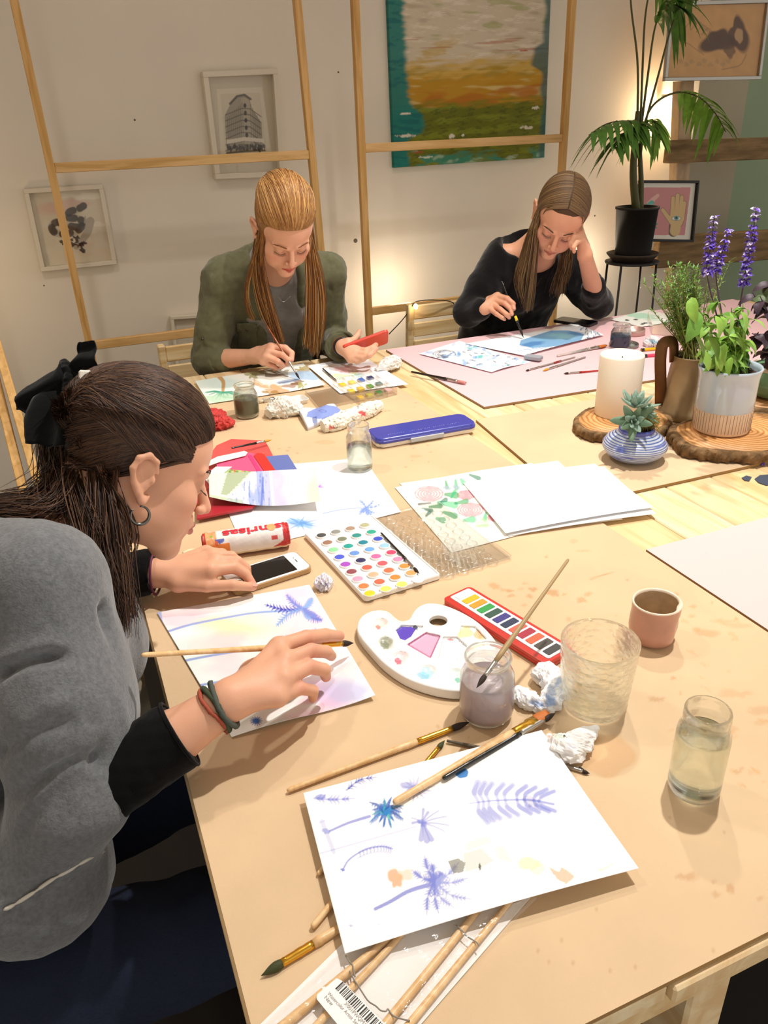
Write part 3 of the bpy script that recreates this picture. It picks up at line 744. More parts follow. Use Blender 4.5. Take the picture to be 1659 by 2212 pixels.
# ---------------- brushes ----------------
M_birch = wood('birch_handle', 'ecc898', 'd9ad76', .35, 10, 2)
M_gold = mat('brass_ferrule', 'dba63c', .25, metal=.9)
M_steel = mat('steel_ferrule', 'b9b4ac', .28, metal=.9)
M_blk = mat('black_lacquer', '17130f', .25, coat=.4)
M_red = mat('red_lacquer', '8f2415', .3, coat=.4)
M_orl = mat('orange_lacquer', '9a4a20', .3, coat=.4)
M_bdk = mat('dark_bristle', '2a1d16', .7); M_bgr = mat('green_stained_bristle', '3c4020', .7); M_bor = mat('amber_bristle', 'c06a26', .6); M_bpk = mat('pink_bristle', 'c08078', .7); M_bye = mat('yellow_bristle', 'c79838', .7)
def brush(label, end, tip, mh, mf, mb_, r=.0032, fer=.16, bris=.09, flat=1, cls='paintbrush', group=None, cut=0, mtip=None, band=None, fr=None):
    end = np.asarray(end, float); tip = np.asarray(tip, float); L = np.linalg.norm(tip - end); d = (tip - end) / L
    base = (end + tip) / 2; base[2] = min(end[2], tip[2]) - r
    t = thing(cls, label, 'paintbrush', base, group)
    f = lambda s: end + d * L * s
    s0 = 1 - fer - bris; s1 = 1 - bris
    fr = fr or r
    ss = [0, .006, .02, .25, .6, s0 * .93, s0]; rr = [r * .35, r * .62, r * .75, r * .8, r * 1.05, r * 1.2, r]
    MB().add(*tube([f(s) for s in ss], rr, 12)).build('handle', mh, t, smooth=True)
    if fer > 0:
        ff = np.linspace(s0 - .002, s1, 8); rf = [r * 1.02, r * 1.08, r * 1.02, r * 1.1, r * 1.02, fr, fr, fr]
        fl = [1, 1, 1, 1, 1 + (flat - 1) * .3, 1 + (flat - 1) * .6, flat, flat]
        MB().add(*tube([f(s) for s in ff], rf, 14, flat=fl)).build('ferrule', mf, t, smooth=True)
    if bris > 0:
        bs = np.linspace(s1 - .005, 1, 7)
        if flat < 1: rb = [fr * v for v in (.95, 1.05, 1.08, 1.05, 1.0, .9, .8)]
        else: rb = [fr * v for v in (.9, 1.1, 1.15, 1.0, .72, .36, .06)]
        MB().add(*tube([f(s) for s in bs], rb, 12, flat=flat)).build('bristles', mb_, t, smooth=True)
    if band:
        for (sa, sb, bm) in band: MB().add(*tube([f(sa), f(sb)], [r * 1.25, r * 1.25], 12)).build('band', bm, t, smooth=True)
    return t
Zt = .7505
brush('long birch paintbrush with brass ferrule and black tip pointing at the murky jar', pl(620, 1708, Zt + .004), pl(1016, 1559, Zt + .004), M_birch, M_gold, M_bdk, .0038, .20, .11)
brush('flat birch paintbrush with amber bristles lying across the palm-study sheet', pl(850, 1734, .7700), pl(1183, 1540, .762), M_birch, M_gold, M_bor, .0052, .16, .09, .45, fr=.0075)
brush('black paintbrush lying along the flat birch brush on the palm-study sheet', pl(957, 1682, .7685), pl(1200, 1540, .7600), M_blk, M_steel, M_bdk, .0038, .22, .12)
brush('birch paintbrush with green-stained tip pointing to the lower left', pl(880, 1916, .7525), pl(564, 2108, Zt + .003), M_birch, M_gold, M_bgr, .0040, .20, .13)
brush('birch paintbrush with only its blunt end showing left of the palm-study sheet', pl(674, 2003, .7545), pl(860, 1780, .7525), M_birch, M_gold, M_bdk, .0042, .15, .08)
brush('birch paintbrush whose end peeks out beside the upper left of the packet', pl(687, 1889, .7535), pl(840, 1700, .7525), M_birch, M_gold, M_bdk, .0034, .15, .08)
brush('small paintbrush with brass ferrule poking out above the palm-study sheet', pl(885, 1690, .7525), pl(961, 1599, .7535), M_birch, M_gold, M_bgr, .0028, .45, .2)
brush('thin dark grey stick poking out above the palm-study sheet', pl(965, 1600, .7535), pl(1080, 1625, .7525), mat('grey_stick', '5f5648', .4), M_steel, M_bdk, .0024, 0, 0)
brush('thin brown paintbrush showing only its tip right of the palm-study sheet', pl(1150, 1632, .7530), pl(1274, 1671, .7525), M_orl, M_steel, M_bdk, .0022, .3, .12)
brush('second thin paintbrush tip beside the brown one right of the palm-study sheet', pl(1160, 1642, .7535), pl(1262, 1662, .7525), M_blk, M_steel, M_bdk, .0018, .3, .12)
brush('black paintbrush with pink bristles on the corner of the far pink board', pl(888, 803, .757), pl(1006, 827, .757), M_blk, M_steel, M_bpk, .0042, .18, .14, .6, fr=.006)
brush('thin black paintbrush resting on the red-haired woman\'s swatch sheet', pl(697, 796, .760), pl(728, 824, .757), M_blk, M_steel, M_bdk, .003, .3, .18)
brush('paintbrush with clear plastic handle and amber bristles on the pink board', pl(1203, 769, .754), pl(1309, 746, .757), mat('clear_handle', 'eeeae4', .1, trans=.6), M_steel, M_bor, .005, .2, .16, .5, fr=.0085)
brush('grey paintbrush pointing left, nearest of the pair on the pink board', pl(1265, 771, .754), pl(1172, 801, .754), mat('grey_handle', '8f8a84', .35), M_steel, M_bye, .0035, .2, .12)
brush('slim grey paintbrush with red band beside the yellow-tipped one on the pink board', pl(1243, 771, .754), pl(1135, 801, .754), MATS['grey_handle'], M_steel, M_bdk, .0025, .25, .06, band=[(.3, .45, M_red)])
brush('small red-handled paintbrush lying just left of the candle', pl(1300, 800, .754), pl(1217, 807, .754), mat('bright_red_lacquer', 'b32a22', .3), M_steel, M_bdk, .0028, .3, .12)
brush('paintbrush with dark handle lying across the coral folder', pl(500, 968, .775), pl(588, 950, .768), M_blk, M_steel, M_bye, .0028, .2, .2)
brush('wide flat paintbrush with steel ferrule beside the green-water jar', pl(560, 868, .755), pl(605, 858, .756), mat('pale_handle', 'cfc5b2', .4), M_steel, mat('white_bristle', 'ded6c8', .7), .006, .5, .3, .5, fr=.009)
def stick(label, a, b, m, r=.0026, cls='pencil', cat='pencil', tip=None, band=None):
    a = np.asarray(a, float); b = np.asarray(b, float); base = (a + b) / 2; base[2] = min(a[2], b[2]) - r
    t = thing(cls, label, cat, base); f = lambda s: a + (b - a) * s
    MB().add(*tube([f(0), f(.02), f(.86), f(.865)], [r * .8, r, r, r * .7], 12)).build('barrel', m, t, smooth=True)
    MB().add(*tube([f(.86), f(.97), f(1)], [r * .85, r * .3, r * .1], 10)).build('tip', tip or M_bdk, t, smooth=True)
    if band: MB().add(*tube([f(.0), f(.14)], [r * 1.06, r * 1.06], 12)).build('cap', band, t, smooth=True)
    return t
stick('yellow marker pen behind the candle', pl(1385, 756, .756), pl(1430, 752, .756), mat('yellow_plastic', 'f0b818', .35), .005, 'marker_pen', 'pen', band=M_blk)
stick('pink marker pen lying right behind the candle', pl(1390, 769, .756), pl(1440, 765, .756), mat('pink_plastic', 'e8486c', .35), .005, 'marker_pen', 'pen', band=M_blk)

# ---------------- phones ----------------
def rrect(w, h, r, n=6):
    out = []
    for cx, cy, a0 in ((w / 2 - r, h / 2 - r, 0), (-w / 2 + r, h / 2 - r, PI / 2), (-w / 2 + r, -h / 2 + r, PI), (w / 2 - r, -h / 2 + r, 1.5 * PI)):
        for i in range(n + 1): a = a0 + i * PI / 2 / n; out.append((cx + r * math.cos(a), cy + r * math.sin(a)))
    return np.array(out)
def slab(ol, layers, c=(0, 0, 0), R=None):
    """stack of scaled outlines: layers = [(inset, z)...]"""
    ol = np.asarray(ol); n = len(ol); V = []; F = []
    ctr = ol.mean(0)
    d = np.roll(ol, -1, 0) - np.roll(ol, 1, 0); nr = np.stack([d[:, 1], -d[:, 0]], 1); nr /= np.linalg.norm(nr, axis=1)[:, None] + 1e-12
    for ins, z in layers: V.append(np.column_stack([ol - nr * ins, np.full(n, z)]))
    V = np.concatenate(V)
    for j in range(len(layers) - 1):
        for i in range(n): i2 = (i + 1) % n; F.append((j * n + i, j * n + i2, (j + 1) * n + i2, (j + 1) * n + i))
    F.append(tuple(range(n))[::-1]); F.append(tuple((len(layers) - 1) * n + i for i in range(n)))
    if R is not None: V = V @ np.asarray(R).T
    return V + np.asarray(c, float), F
def R3(xdir, n=(0, 0, 1)):
    x = np.asarray(xdir, float); x = x / np.linalg.norm(x); n = np.asarray(n, float); y = np.cross(n, x); y /= np.linalg.norm(y); return np.stack([x, y, np.cross(x, y)], 1)
M_scr = mat('dark_screen', '0c0c0d', .12, spec=.6)
A = pl(655, 1214, .754); B = pl(500, 1263, .754)
d = (A - B); d[2] = 0; d /= np.linalg.norm(d); R = R3(d); c = A - d * .069; c[2] = .7508
t = thing('smartphone', 'white smartphone in a clear gold case held down by the brunette\'s left hand', 'phone', c)
MB().add(*slab(rrect(.142, .071, .011), [(.001, 0), (0, .0015), (0, .0085), (.0012, .0095), (.0022, .0095)], c, R)).build('case', mat('clear_gold_case', 'b89468', .2, spec=.6), t)
MB().add(*slab(rrect(.137, .066, .0095), [(0, .002), (0, .0098), (.0006, .0102)], c, R)).build('body', mat('white_phone_glass', 'f2eeea', .15), t)
MB().add(*slab(rrect(.092, .058, .001), [(0, .0100), (0, .0104)], c + R @ np.array([-.001, 0, 0]), R)).build('screen', M_scr, t)
mb = MB(); mb.add(*slab(rrect(.0016, .010, .0007), [(0, .0101), (0, .0105)], c + R @ np.array([.056, 0, 0]), R)); mb.add(*slab(rrect(.002, .002, .0009), [(0, .0101), (0, .0105)], c + R @ np.array([.056, .011, 0]), R))
mb.build('earpiece', mat('dark_grille', '30302e', .5), t)
mb = MB(); mb.add(*slab(rrect(.011, .011, .0053), [(0, .0101), (0, .0105)], c + R @ np.array([-.058, 0, 0]), R)); mb.build('home_button', mat('home_button_grey', 'd8d2cc', .3), t)
A = pl(1300, 703, .757); B = pl(1205, 690, .757); d = A - B; d[2] = 0; d /= np.linalg.norm(d); R = R3(d); c = pl(1243, 698, .7512)
t = thing('smartphone', 'black smartphone lying on the far pink board beside the black-sweater woman\'s elbow', 'phone', c)
MB().add(*slab(rrect(.15, .075, .011), [(.001, 0), (0, .0015), (0, .0085), (.0012, .0095)], c, R)).build('case', mat('black_phone_case', '1a1618', .35), t)
MB().add(*slab(rrect(.142, .067, .009), [(0, .0093), (0, .0099)], c, R)).build('screen', M_scr, t)

# ---------------- glassware ----------------
def glassmix(name, bump=0):
    m = thinclear(name, 'ffffff', .02, .02, (.96, .98, .96), refl=.9); nt = m.node_tree; N = nt.nodes; L = nt.links
    out = N['Material Output']; th_ = out.inputs[0].links[0].from_socket
    gl_ = N.new('ShaderNodeBsdfGlass'); gl_.inputs['IOR'].default_value = 1.45; gl_.inputs['Color'].default_value = (.98, .99, .98, 1); gl_.inputs['Roughness'].default_value = .01
    mx = N.new('ShaderNodeMixShader'); mx.inputs[0].default_value = .68 if not bump else .62; L.new(th_, mx.inputs[1]); L.new(gl_.outputs[0], mx.inputs[2]); L.new(mx.outputs[0], out.inputs[0])
    if bump:
        tc = N.new('ShaderNodeTexCoord'); v_ = N.new('ShaderNodeTexVoronoi'); v_.inputs['Scale'].default_value = 82; mp = N.new('ShaderNodeMapping'); mp.inputs['Scale'].default_value = (1, 1, 1.5); L.new(tc.outputs['Object'], mp.inputs['Vector']); L.new(mp.outputs[0], v_.inputs['Vector'])
        bp = N.new('ShaderNodeBump'); bp.inputs['Strength'].default_value = bump; bp.inputs['Distance'].default_value = .004; L.new(v_.outputs['Distance'], bp.inputs['Height']); L.new(bp.outputs[0], gl_.inputs['Normal']); L.new(bp.outputs[0], N['Glossy BSDF'].inputs['Normal'])
    return m
M_glass = glassmix('clear_glass')
def jar(name, label, c, prof_out, wall, water=None, mw=None, n=48, wobf=None, cat='jar', thickbase=.006, part='glass', mg=None):
    t = thing(name, label, cat, c)
    inner = [(max(r - wall, .0005), max(z, thickbase)) for r, z in prof_out if z > thickbase][::-1]
    prof = [(0, 0)] + prof_out + [(prof_out[-1][0] - wall * .5, prof_out[-1][1] + wall * .35)] + inner + [(inner[-1][0] * .98, thickbase), (0, thickbase + .0005)]
    V, F = lathe(prof, c, n, wob=wobf)
    mk(part, V, F, mg or M_glass, t)
    if water:
        zs = [(r - wall + .0002, z) for r, z in prof_out if thickbase + .001 < z < water]
        rt = np.interp(water, [z for r, z in prof_out], [r for r, z in prof_out]) - wall + .0002
        pw = [(0, thickbase + .0012), (zs[0][0] * .96 if zs else rt * .96, thickbase + .0012)] + zs + [(rt, water), (0, water)]
        V, F = lathe(pw, c, n); mk('water', V, F, mw, t)
    return t
JR = [(.022, 0), (.0265, .002), (.028, .006), (.0285, .012), (.0285, .078), (.0275, .086), (.0245, .094), (.0235, .098), (.0245, .100), (.0235, .103), (.0248, .106), (.0235, .109), (.0245, .112), (.0238, .114)]
mwc = mat('clear_water', 'f4f7f0', .0, trans=1, ior=1.33)
jar('glass_jar', 'tall clear glass jar of clean water standing alone at the lower right', pl(1497, 1703, .7502), JR, .0024, .082, mwc)
jar('glass_jar', 'screw-neck glass jar of clean water left of the blue paint case', pl(778, 1016, .7502), [(r * .98, z * .95) for r, z in JR], .0022, .060, mwc)
JY = [(.024, 0), (.031, .002), (.034, .006), (.0355, .014), (.0355, .05), (.034, .062), (.029, .072), (.0268, .076), (.0268, .079), (.0295, .081), (.0305, .084), (.0295, .088)]
def jy(s, zs=1): return [(r * s, z * zs) for r, z in JY]
jar('glass_jar', 'squat glass jar of murky lilac water with a stick in it', pl(1050, 1541, .7502), jy(.98, 1.06), .0024, .058, mat('lilac_water', 'd9c6cc', .2, trans=.25, ior=1.33))
jar('glass_jar', 'squat glass jar of green-grey water beside the red-haired woman\'s landscape', pl(535, 899, .7502), jy(.92), .0024, .052, mat('green_water', '737058', .25, trans=.15, ior=1.33))
jar('glass_jar', 'squat glass jar of dark blue water behind the candle', pl(1338, 755, .7512), jy(.93, .95), .0024, .050, mat('blue_water', '2f3f5c', .2, trans=.3, ior=1.33))
# stick resting in the lilac jar
A = pl(1228, 1208, .885)
c0 = pl(1050, 1541, .7585); B = c0 + np.array([-.022, .004, 0]); 
rim = pl(1068, 1432, .843)
dirn = (rim - A); dirn /= np.linalg.norm(dirn); tt = (c0[2] - A[2]) / dirn[2]
E_ = A + dirn * min(tt, .26)
brush('thin wooden brush handle standing in the lilac water jar', A, E_, mat('greyed_wood', 'a98d62', .5), M_steel, M_bdk, .0030, .1, .08)
# faceted tumbler
def wobt(r, z, th, j):
    if 4 <= j <= 15: r = r + .0007 * np.sin(14 * th + j * 1.57) * np.sin(j * 1.3 + 5 * th)
    return r, z
TP = [(.036, 0), (.0405, .001), (.0415, .004), (.0418, .008)] + [(.0415 + .006 * k / 11, .012 + .006 * k) for k in range(12)] + [(.0478, .088), (.0482, .094), (.0485, .099)]
jar('glass_tumbler', 'empty dimpled glass tumbler beside the red watercolour tin', pl(1282, 1518, .7502), TP, .0030, None, None, 96, wobt, 'glass', .009, mg=glassmix('hammered_glass', .5))
# clay cup
def wobc(r, z, th, j):
    return r * (1 + .02 * np.sin(2 * th + .6)) - .004 * np.exp(-((np.angle(np.exp(1j * (th + .9)))) ** 2) / .12) * (1 if 3 <= j <= 5 else 0), z
c = pl(1408, 1378, .7502)
t = thing('clay_cup', 'small pink thumb-dented clay cup with pale rim on the MDF near the pink board', 'cup', c)
pc = [(0, 0), (.024, 0), (.030, .003), (.0335, .010), (.0355, .022), (.0350, .036), (.0340, .048), (.0345, .058), (.0350, .062)]
V, F = lathe(pc, c, 64, wob=wobc); mk('outer_wall', V, F[:-1] if len(F[-1]) > 4 else F, mat('pink_clay', 'c69380', .35, noise=.12, nscale=30, coat=.4, spec=.4), t)
V, F = lathe([(.0350, .0618), (.0348, .0635), (.0335, .0645), (.0318, .0632), (.0312, .060)], c, 64, wob=wobc, closed=False); mk('rim', V, F, mat('cream_glaze', 'f0ddc6', .2, coat=.5), t)
V, F = lathe([(.0313, .061), (.031, .04), (.030, .018), (.022, .009), (0, .008)], c, 64, closed=False); mk('inside', V, F, mat('inner_glaze', 'c2a684', .3, noise=.2, nscale=50, coat=.3), t)

# ---------------- 36-colour pan set ----------------
def zz(x, y, o=(420, 1080), s=2.37): return (o[0] + x / s, o[1] + y / s)
q = [zz(582, 190), zz(930, 92), zz(1242, 418), zz(850, 530)]
P4 = [pl(x, y, .7505) for x, y in q]
ctr = sum(P4) / 4; xd = (P4[1] + P4[2] - P4[0] - P4[3]) / 2; yd = (P4[0] + P4[1] - P4[2] - P4[3]) / 2
wx, wy = np.linalg.norm(xd), np.linalg.norm(yd); R = R3(xd)
yd_s = .5 * (wx * 0 + wy)
c = ctr.copy(); c[2] = .7506
t = thing('watercolour_set', 'open white watercolour set of thirty-six round colour pans', 'paint set', c)
MB().add(*slab(rrect(wx, wy, .007), [(.002, 0), (0, .002), (0, .0085), (.001, .0105), (.003, .0105), (.0038, .0085)], c, R)).build('tray', mat('white_plastic', 'f6f5f3', .3, coat=.2), t)
cols = '''4b4b4b 8f8f88 a78c78 b0ae88 9c7560 7a8068 2f8f86 2fa58a 8ed49a 1fa096 1b8395 3a4fc0 4a5bd0 6a94d8 6ea2e0 9cc8ee a84cc0 2d2a5a e86aa0 d84068 8f4650 f0604c f05a62 f58ab0 f5a0bc f5b090 f07048 f29040 f08046 f2664a f08838 f5a060 f5cc20 f5ea68 d4e468 f4f2ea'''.split()
g4 = [np.array(zz(650, 186)), np.array(zz(872, 134)), np.array(zz(1143, 414)), np.array(zz(897, 484))]
for rI in range(9):
    for cI in range(4):
        u = cI / 3; v = rI / 8
        g = (g4[0] * (1 - u) + g4[1] * u) * (1 - v) + (g4[3] * (1 - u) + g4[2] * u) * v
        P = pl(g[0], g[1], .7595); P[2] = .7590
        V, F = lathe([(.0101, 0), (.0103, .0030), (.0098, .0036), (.0090, .0034), (.0088, .0018), (0, .0018)], P, 24)
        pn = mk('pan', V, F, MATS['white_plastic'], t); 
        cc = cols[rI * 4 + cI]
        V, F = lathe([(.0087, .0015), (.0087, .0026), (.0055, .0030 - .0007 * (rng.random() > .5)), (0, .0026)], P, 24)
        mk('paint', V, F, mat('paint_' + cc, cc, .55, noise=.12, nscale=400), pn)
A = pl(*zz(955, 168), .763); B = pl(*zz(1152, 378), .763)
brush('slim black brush lying in the groove of the white pan set', A, B, M_blk, M_steel, M_bdk, .0025, .2, .12)
# transparent lid, hinged open
q = [zz(937, 92), zz(1262, 18), zz(1612, 305), zz(1242, 425)]
P4 = [pl(x, y, .7505) for x, y in q]; ctr = sum(P4) / 4; xd = (P4[1] + P4[2] - P4[0] - P4[3]) / 2; yv = (P4[0] + P4[1] - P4[2] - P4[3]) / 2; Rl = R3(xd); c2 = ctr.copy(); c2[2] = .7535
M_clr = thinclear('clear_plastic', 'fbfaf6', .05, .10)
mb = MB(); mr_ = MB(); lw, lh = np.linalg.norm(xd), np.linalg.norm(yv)
mb.add(*slab(rrect(lw, lh, .005), [(0, 0), (0, .0045), (.0012, .0045), (.0012, .0012), (.002, .0010)], c2, Rl))
gl = [np.array(zz(1010, 105)), np.array(zz(1245, 62)), np.array(zz(1525, 310)), np.array(zz(1300, 375))]
for rI in range(9):
    for cI in range(4):
        u = cI / 3; v = rI / 8; g = (gl[0] * (1 - u) + gl[1] * u) * (1 - v) + (gl[3] * (1 - u) + gl[2] * u) * v
        P = pl(g[0], g[1], .7565); P[2] = .7544; th = np.linspace(0, 2 * PI, 21)
        ring = P + np.stack([.0098 * np.cos(th), .0098 * np.sin(th), 0 * th], 1)
        mr_.add(*tube(ring, .0008, 5, cap=False))
nr_ = mb; mb.build('lid', M_clr, t, smooth=True); mr_.build('pan_ring', thinclear('ring_plastic', 'ffffff', .1, .22), t, smooth=True, kind='stuff') if False else mr_.build('ring_pattern', thinclear('ring_plastic', 'ffffff', .1, .22), t, smooth=True)
for f_ in (.2, .8):
    P = pl(*(np.array(zz(940, 100)) * (1 - f_) + np.array(zz(1245, 420)) * f_), .757); MB().add(*bar(P - .008 * R[:, 1], P + .008 * R[:, 1], .006, .004, .001)).build('hinge', MATS['white_plastic'], t)

# ---------------- red watercolour tin ----------------
def z2(x, y): return (740 + x / 2.9625, 1240 + y / 2.9625)
q = [z2(655, 165), z2(795, 72), z2(1440, 455), z2(1345, 605)]
zt = .762
P4 = [pl(x, y, zt) for x, y in q]
ctr = sum(P4) / 4; xd = (P4[2] + P4[3] - P4[0] - P4[1]) / 2; yv = (P4[1] + P4[2] - P4[0] - P4[3]) / 2; L_, Wd = np.linalg.norm(xd), np.linalg.norm(yv); R = R3(xd); c = ctr.copy(); c[2] = .7506
t = thing('paint_tin', 'open red metal watercolour tin with twelve half pans', 'paint tin', c)
MB().add(*slab(rrect(L_, Wd, .008), [(.001, 0), (0, .001), (0, .0055), (.0008, .0062), (0, .0068), (0, .0118), (.0012, .0124)], c, R)).build('tin', mat('red_enamel', 'c9342a', .28, coat=.4), t)
ol = rrect(L_ * .95, Wd * .70, .004)
Vt = mat('white_enamel', 'ecebee', .25, coat=.3)
cU = c + R @ np.array([0, Wd * .03, 0])
MB().add(*slab(ol, [(0, .0120), (0, .0134), (.0006, .0138)], cU, R)).build('tray', Vt, t)
tc = '''f4f2ec e8b416 cf9620 2f9a45 2c4f40 3a3480 24304e f0604c a8243c e8603c 4a433c 3a3a3a'''.split()
for i_, cc in enumerate(tc):
    P = cU + R @ np.array([(-.5 + (i_ + .55) / 12.1) * L_ * .94, 0, .0137])
    pn = mk('pan', *slab(rrect(L_ * .94 / 12 * .72, Wd * .50, .0015), [(0, 0), (0, .0009)], P, R), mat('tin_paint_' + cc, cc, .5, noise=.15, nscale=300), t, False)

# ---------------- white plastic palette ----------------
ol = [z2(*p) for p in [(92, 340), (112, 278), (165, 240), (235, 226), (295, 238), (335, 272), (375, 296), (425, 285), (450, 244), (482, 208), (540, 184), (620, 188), (700, 212), (785, 252), (862, 300), (930, 362), (985, 432), (1012, 510), (1000, 600), (955, 675), (880, 722), (765, 744), (640, 735), (500, 700), (380, 648), (262, 565), (165, 462), (112, 395)]]
PZ = .7665
O2 = np.array([pl(x, y, PZ)[:2] for x, y in ol]); O2 = spline(np.vstack([O2, O2[:1]]), 120)[:-1, :2] if False else O2
def sdpoly(Q, P):
    d = np.full(len(Q), 1e9); ins = np.zeros(len(Q), bool); j = len(P) - 1
    for i in range(len(P)):
        a, b = P[j], P[i]; e = b - a; w = Q - a; t_ = np.clip(w @ e / (e @ e + 1e-12), 0, 1); d = np.minimum(d, np.linalg.norm(w - t_[:, None] * e, axis=1))
        cnd = ((P[i, 1] > Q[:, 1]) != (P[j, 1] > Q[:, 1])) & (Q[:, 0] < (P[j, 0] - P[i, 0]) * (Q[:, 1] - P[i, 1]) / (P[j, 1] - P[i, 1] + 1e-12) + P[i, 0]); ins ^= cnd; j = i
    return np.where(ins, -d, d)
def closed_spline(P, m=5):
    P = np.asarray(P); n = len(P); out = []
    for i in range(n):
        a, b, c_, d_ = P[i - 1], P[i], P[(i + 1) % n], P[(i + 2) % n]
        for u in np.arange(m) / m: out.append(.5 * ((2 * b) + (-a + c_) * u + (2 * a - 5 * b + 4 * c_ - d_) * u * u + (-a + 3 * b - 3 * c_ + d_) * u ** 3))
    return np.array(out)
O2 = closed_spline(O2)
lo = O2.min(0) - .004; hi = O2.max(0) + .004; h = .0009
vol = Vol((*lo, .748), (*hi, .770), h)
ax = [np.arange(vol.n[i]) * h + vol.lo[i] for i in range(3)]
G = np.stack(np.meshgrid(ax[0], ax[1], indexing='ij'), -1); gs = G.shape[:2]; Q = G.reshape(-1, 2)
sd = sdpoly(Q, O2)
rimh = .0018 * np.exp(-((sd + .0025) / .0018) ** 2)
top = np.full(len(Q), PZ - .002) + rimh
wells = []
for (x, y, r) in ((240, 312, .0115), (272, 436, .0115), (372, 528, .0115), (543, 618, .0120), (722, 640, .0118), (880, 600, .0118), (960, 480, .011)):
    P = pl(*z2(x, y), PZ - .004)[:2]; dd = np.linalg.norm(Q - P, axis=1) / r; top -= .0050 * np.clip(1 - dd ** 2.5, 0, 1); wells.append(P)
tz = [[(332, 362), (372, 326), (522, 332), (500, 365), (418, 428), (372, 420)], [(532, 372), (628, 394), (566, 540), (410, 452)], [(640, 400), (735, 402), (800, 462), (735, 590), (605, 548)], [(755, 330), (850, 335), (930, 420), (800, 440), (745, 385)]]
for pz in tz:
    pw = np.array([pl(*z2(*p), PZ - .003)[:2] for p in pz]); s_ = sdpoly(Q, pw); top -= .0036 * np.clip(-s_ / .0022, 0, 1); top += .0007 * np.exp(-(s_ / .0012) ** 2)
hole = np.linalg.norm((Q - pl(*z2(612, 292), PZ)[:2]) @ np.array([[1, 0], [0, 1.]]), axis=1) - .0135
top += .0009 * np.exp(-((hole - .001) / .0012) ** 2)
sd2 = np.maximum(sd, -hole)
bot = top - .0020
bot = np.where(sd > -.0022, .7512, bot)       # turned-down rim that carries the tray
bot = np.where((hole < .0020), PZ - .008, bot)
T3 = top.reshape(gs)[:, :, None]; B3 = bot.reshape(gs)[:, :, None]; S3 = sd2.reshape(gs)[:, :, None]; Z3 = ax[2][None, None, :]
D = np.maximum(np.maximum(Z3 - T3, B3 - Z3), S3)
vol.A = np.clip(D, -.05, .05).astype(np.float32)
V, F = vol.mesh(); V = relax(V, F, 2, .4)
a = Art(proj(V), 'f4f4f3'); up = vnormals(V, F)[:, 2] > -.2
keep = a.c.copy()
def zb(x, y, r, c_, al, ry=None, **k): a.blob(z2(x, y), r, c_, al, ry=ry, **k)
for (x, y, c_, al) in ((240, 320, 'f4c0b0', .45), (272, 440, '8d9474', .75), (372, 535, 'f0b8bc', .5), (543, 625, 'a8dae6', .75), (728, 655, 'b8e4dc', .5)): zb(x, y, 15, c_, al, ry=13, soft=.6, seed=int(x))
zb(228, 340, 5, 'e0604c', .7); zb(355, 558, 7, 'd8446a', .8); zb(515, 650, 13, '74c4e2', .6, ry=8); zb(738, 680, 6, '3fb898', .7); zb(270, 455, 9, '6a7252', .6)
a.poly([z2(*p) for p in [(342, 362), (375, 336), (440, 340), (470, 350), (440, 400), (400, 424), (368, 414)]], '4a22b8', .95); zb(466, 342, 5, '1f2a5a', .9); zb(440, 352, 5, '5a38c0', .7)
a.poly([z2(*p) for p in tz[1]], 'e3a6c6', .9); a.stroke([z2(540, 376), z2(418, 450), z2(560, 534), z2(624, 398)], 1.2, 1.2, 'b04a84', .75)
zb(690, 420, 7, 'c0283c', .8, ry=2); zb(790, 370, 14, 'f2ec8a', .75, ry=13, seed=5); zb(860, 385, 9, 'f0a850', .7, seed=6); zb(890, 405, 6, 'f0b060', .6)
for k in range(26): zb(rng.uniform(200, 760), rng.uniform(330, 690), .9, '5a4a8a', .6, irr=0)
a.c[~up] = keep[~up]
mk('paint_palette', V, F, matcol('white_palette_plastic', .3, .5, coat=.3), None, True, col=a.c, label='white kidney-shaped plastic mixing palette with purple and pink paint in its wells', cat='palette')
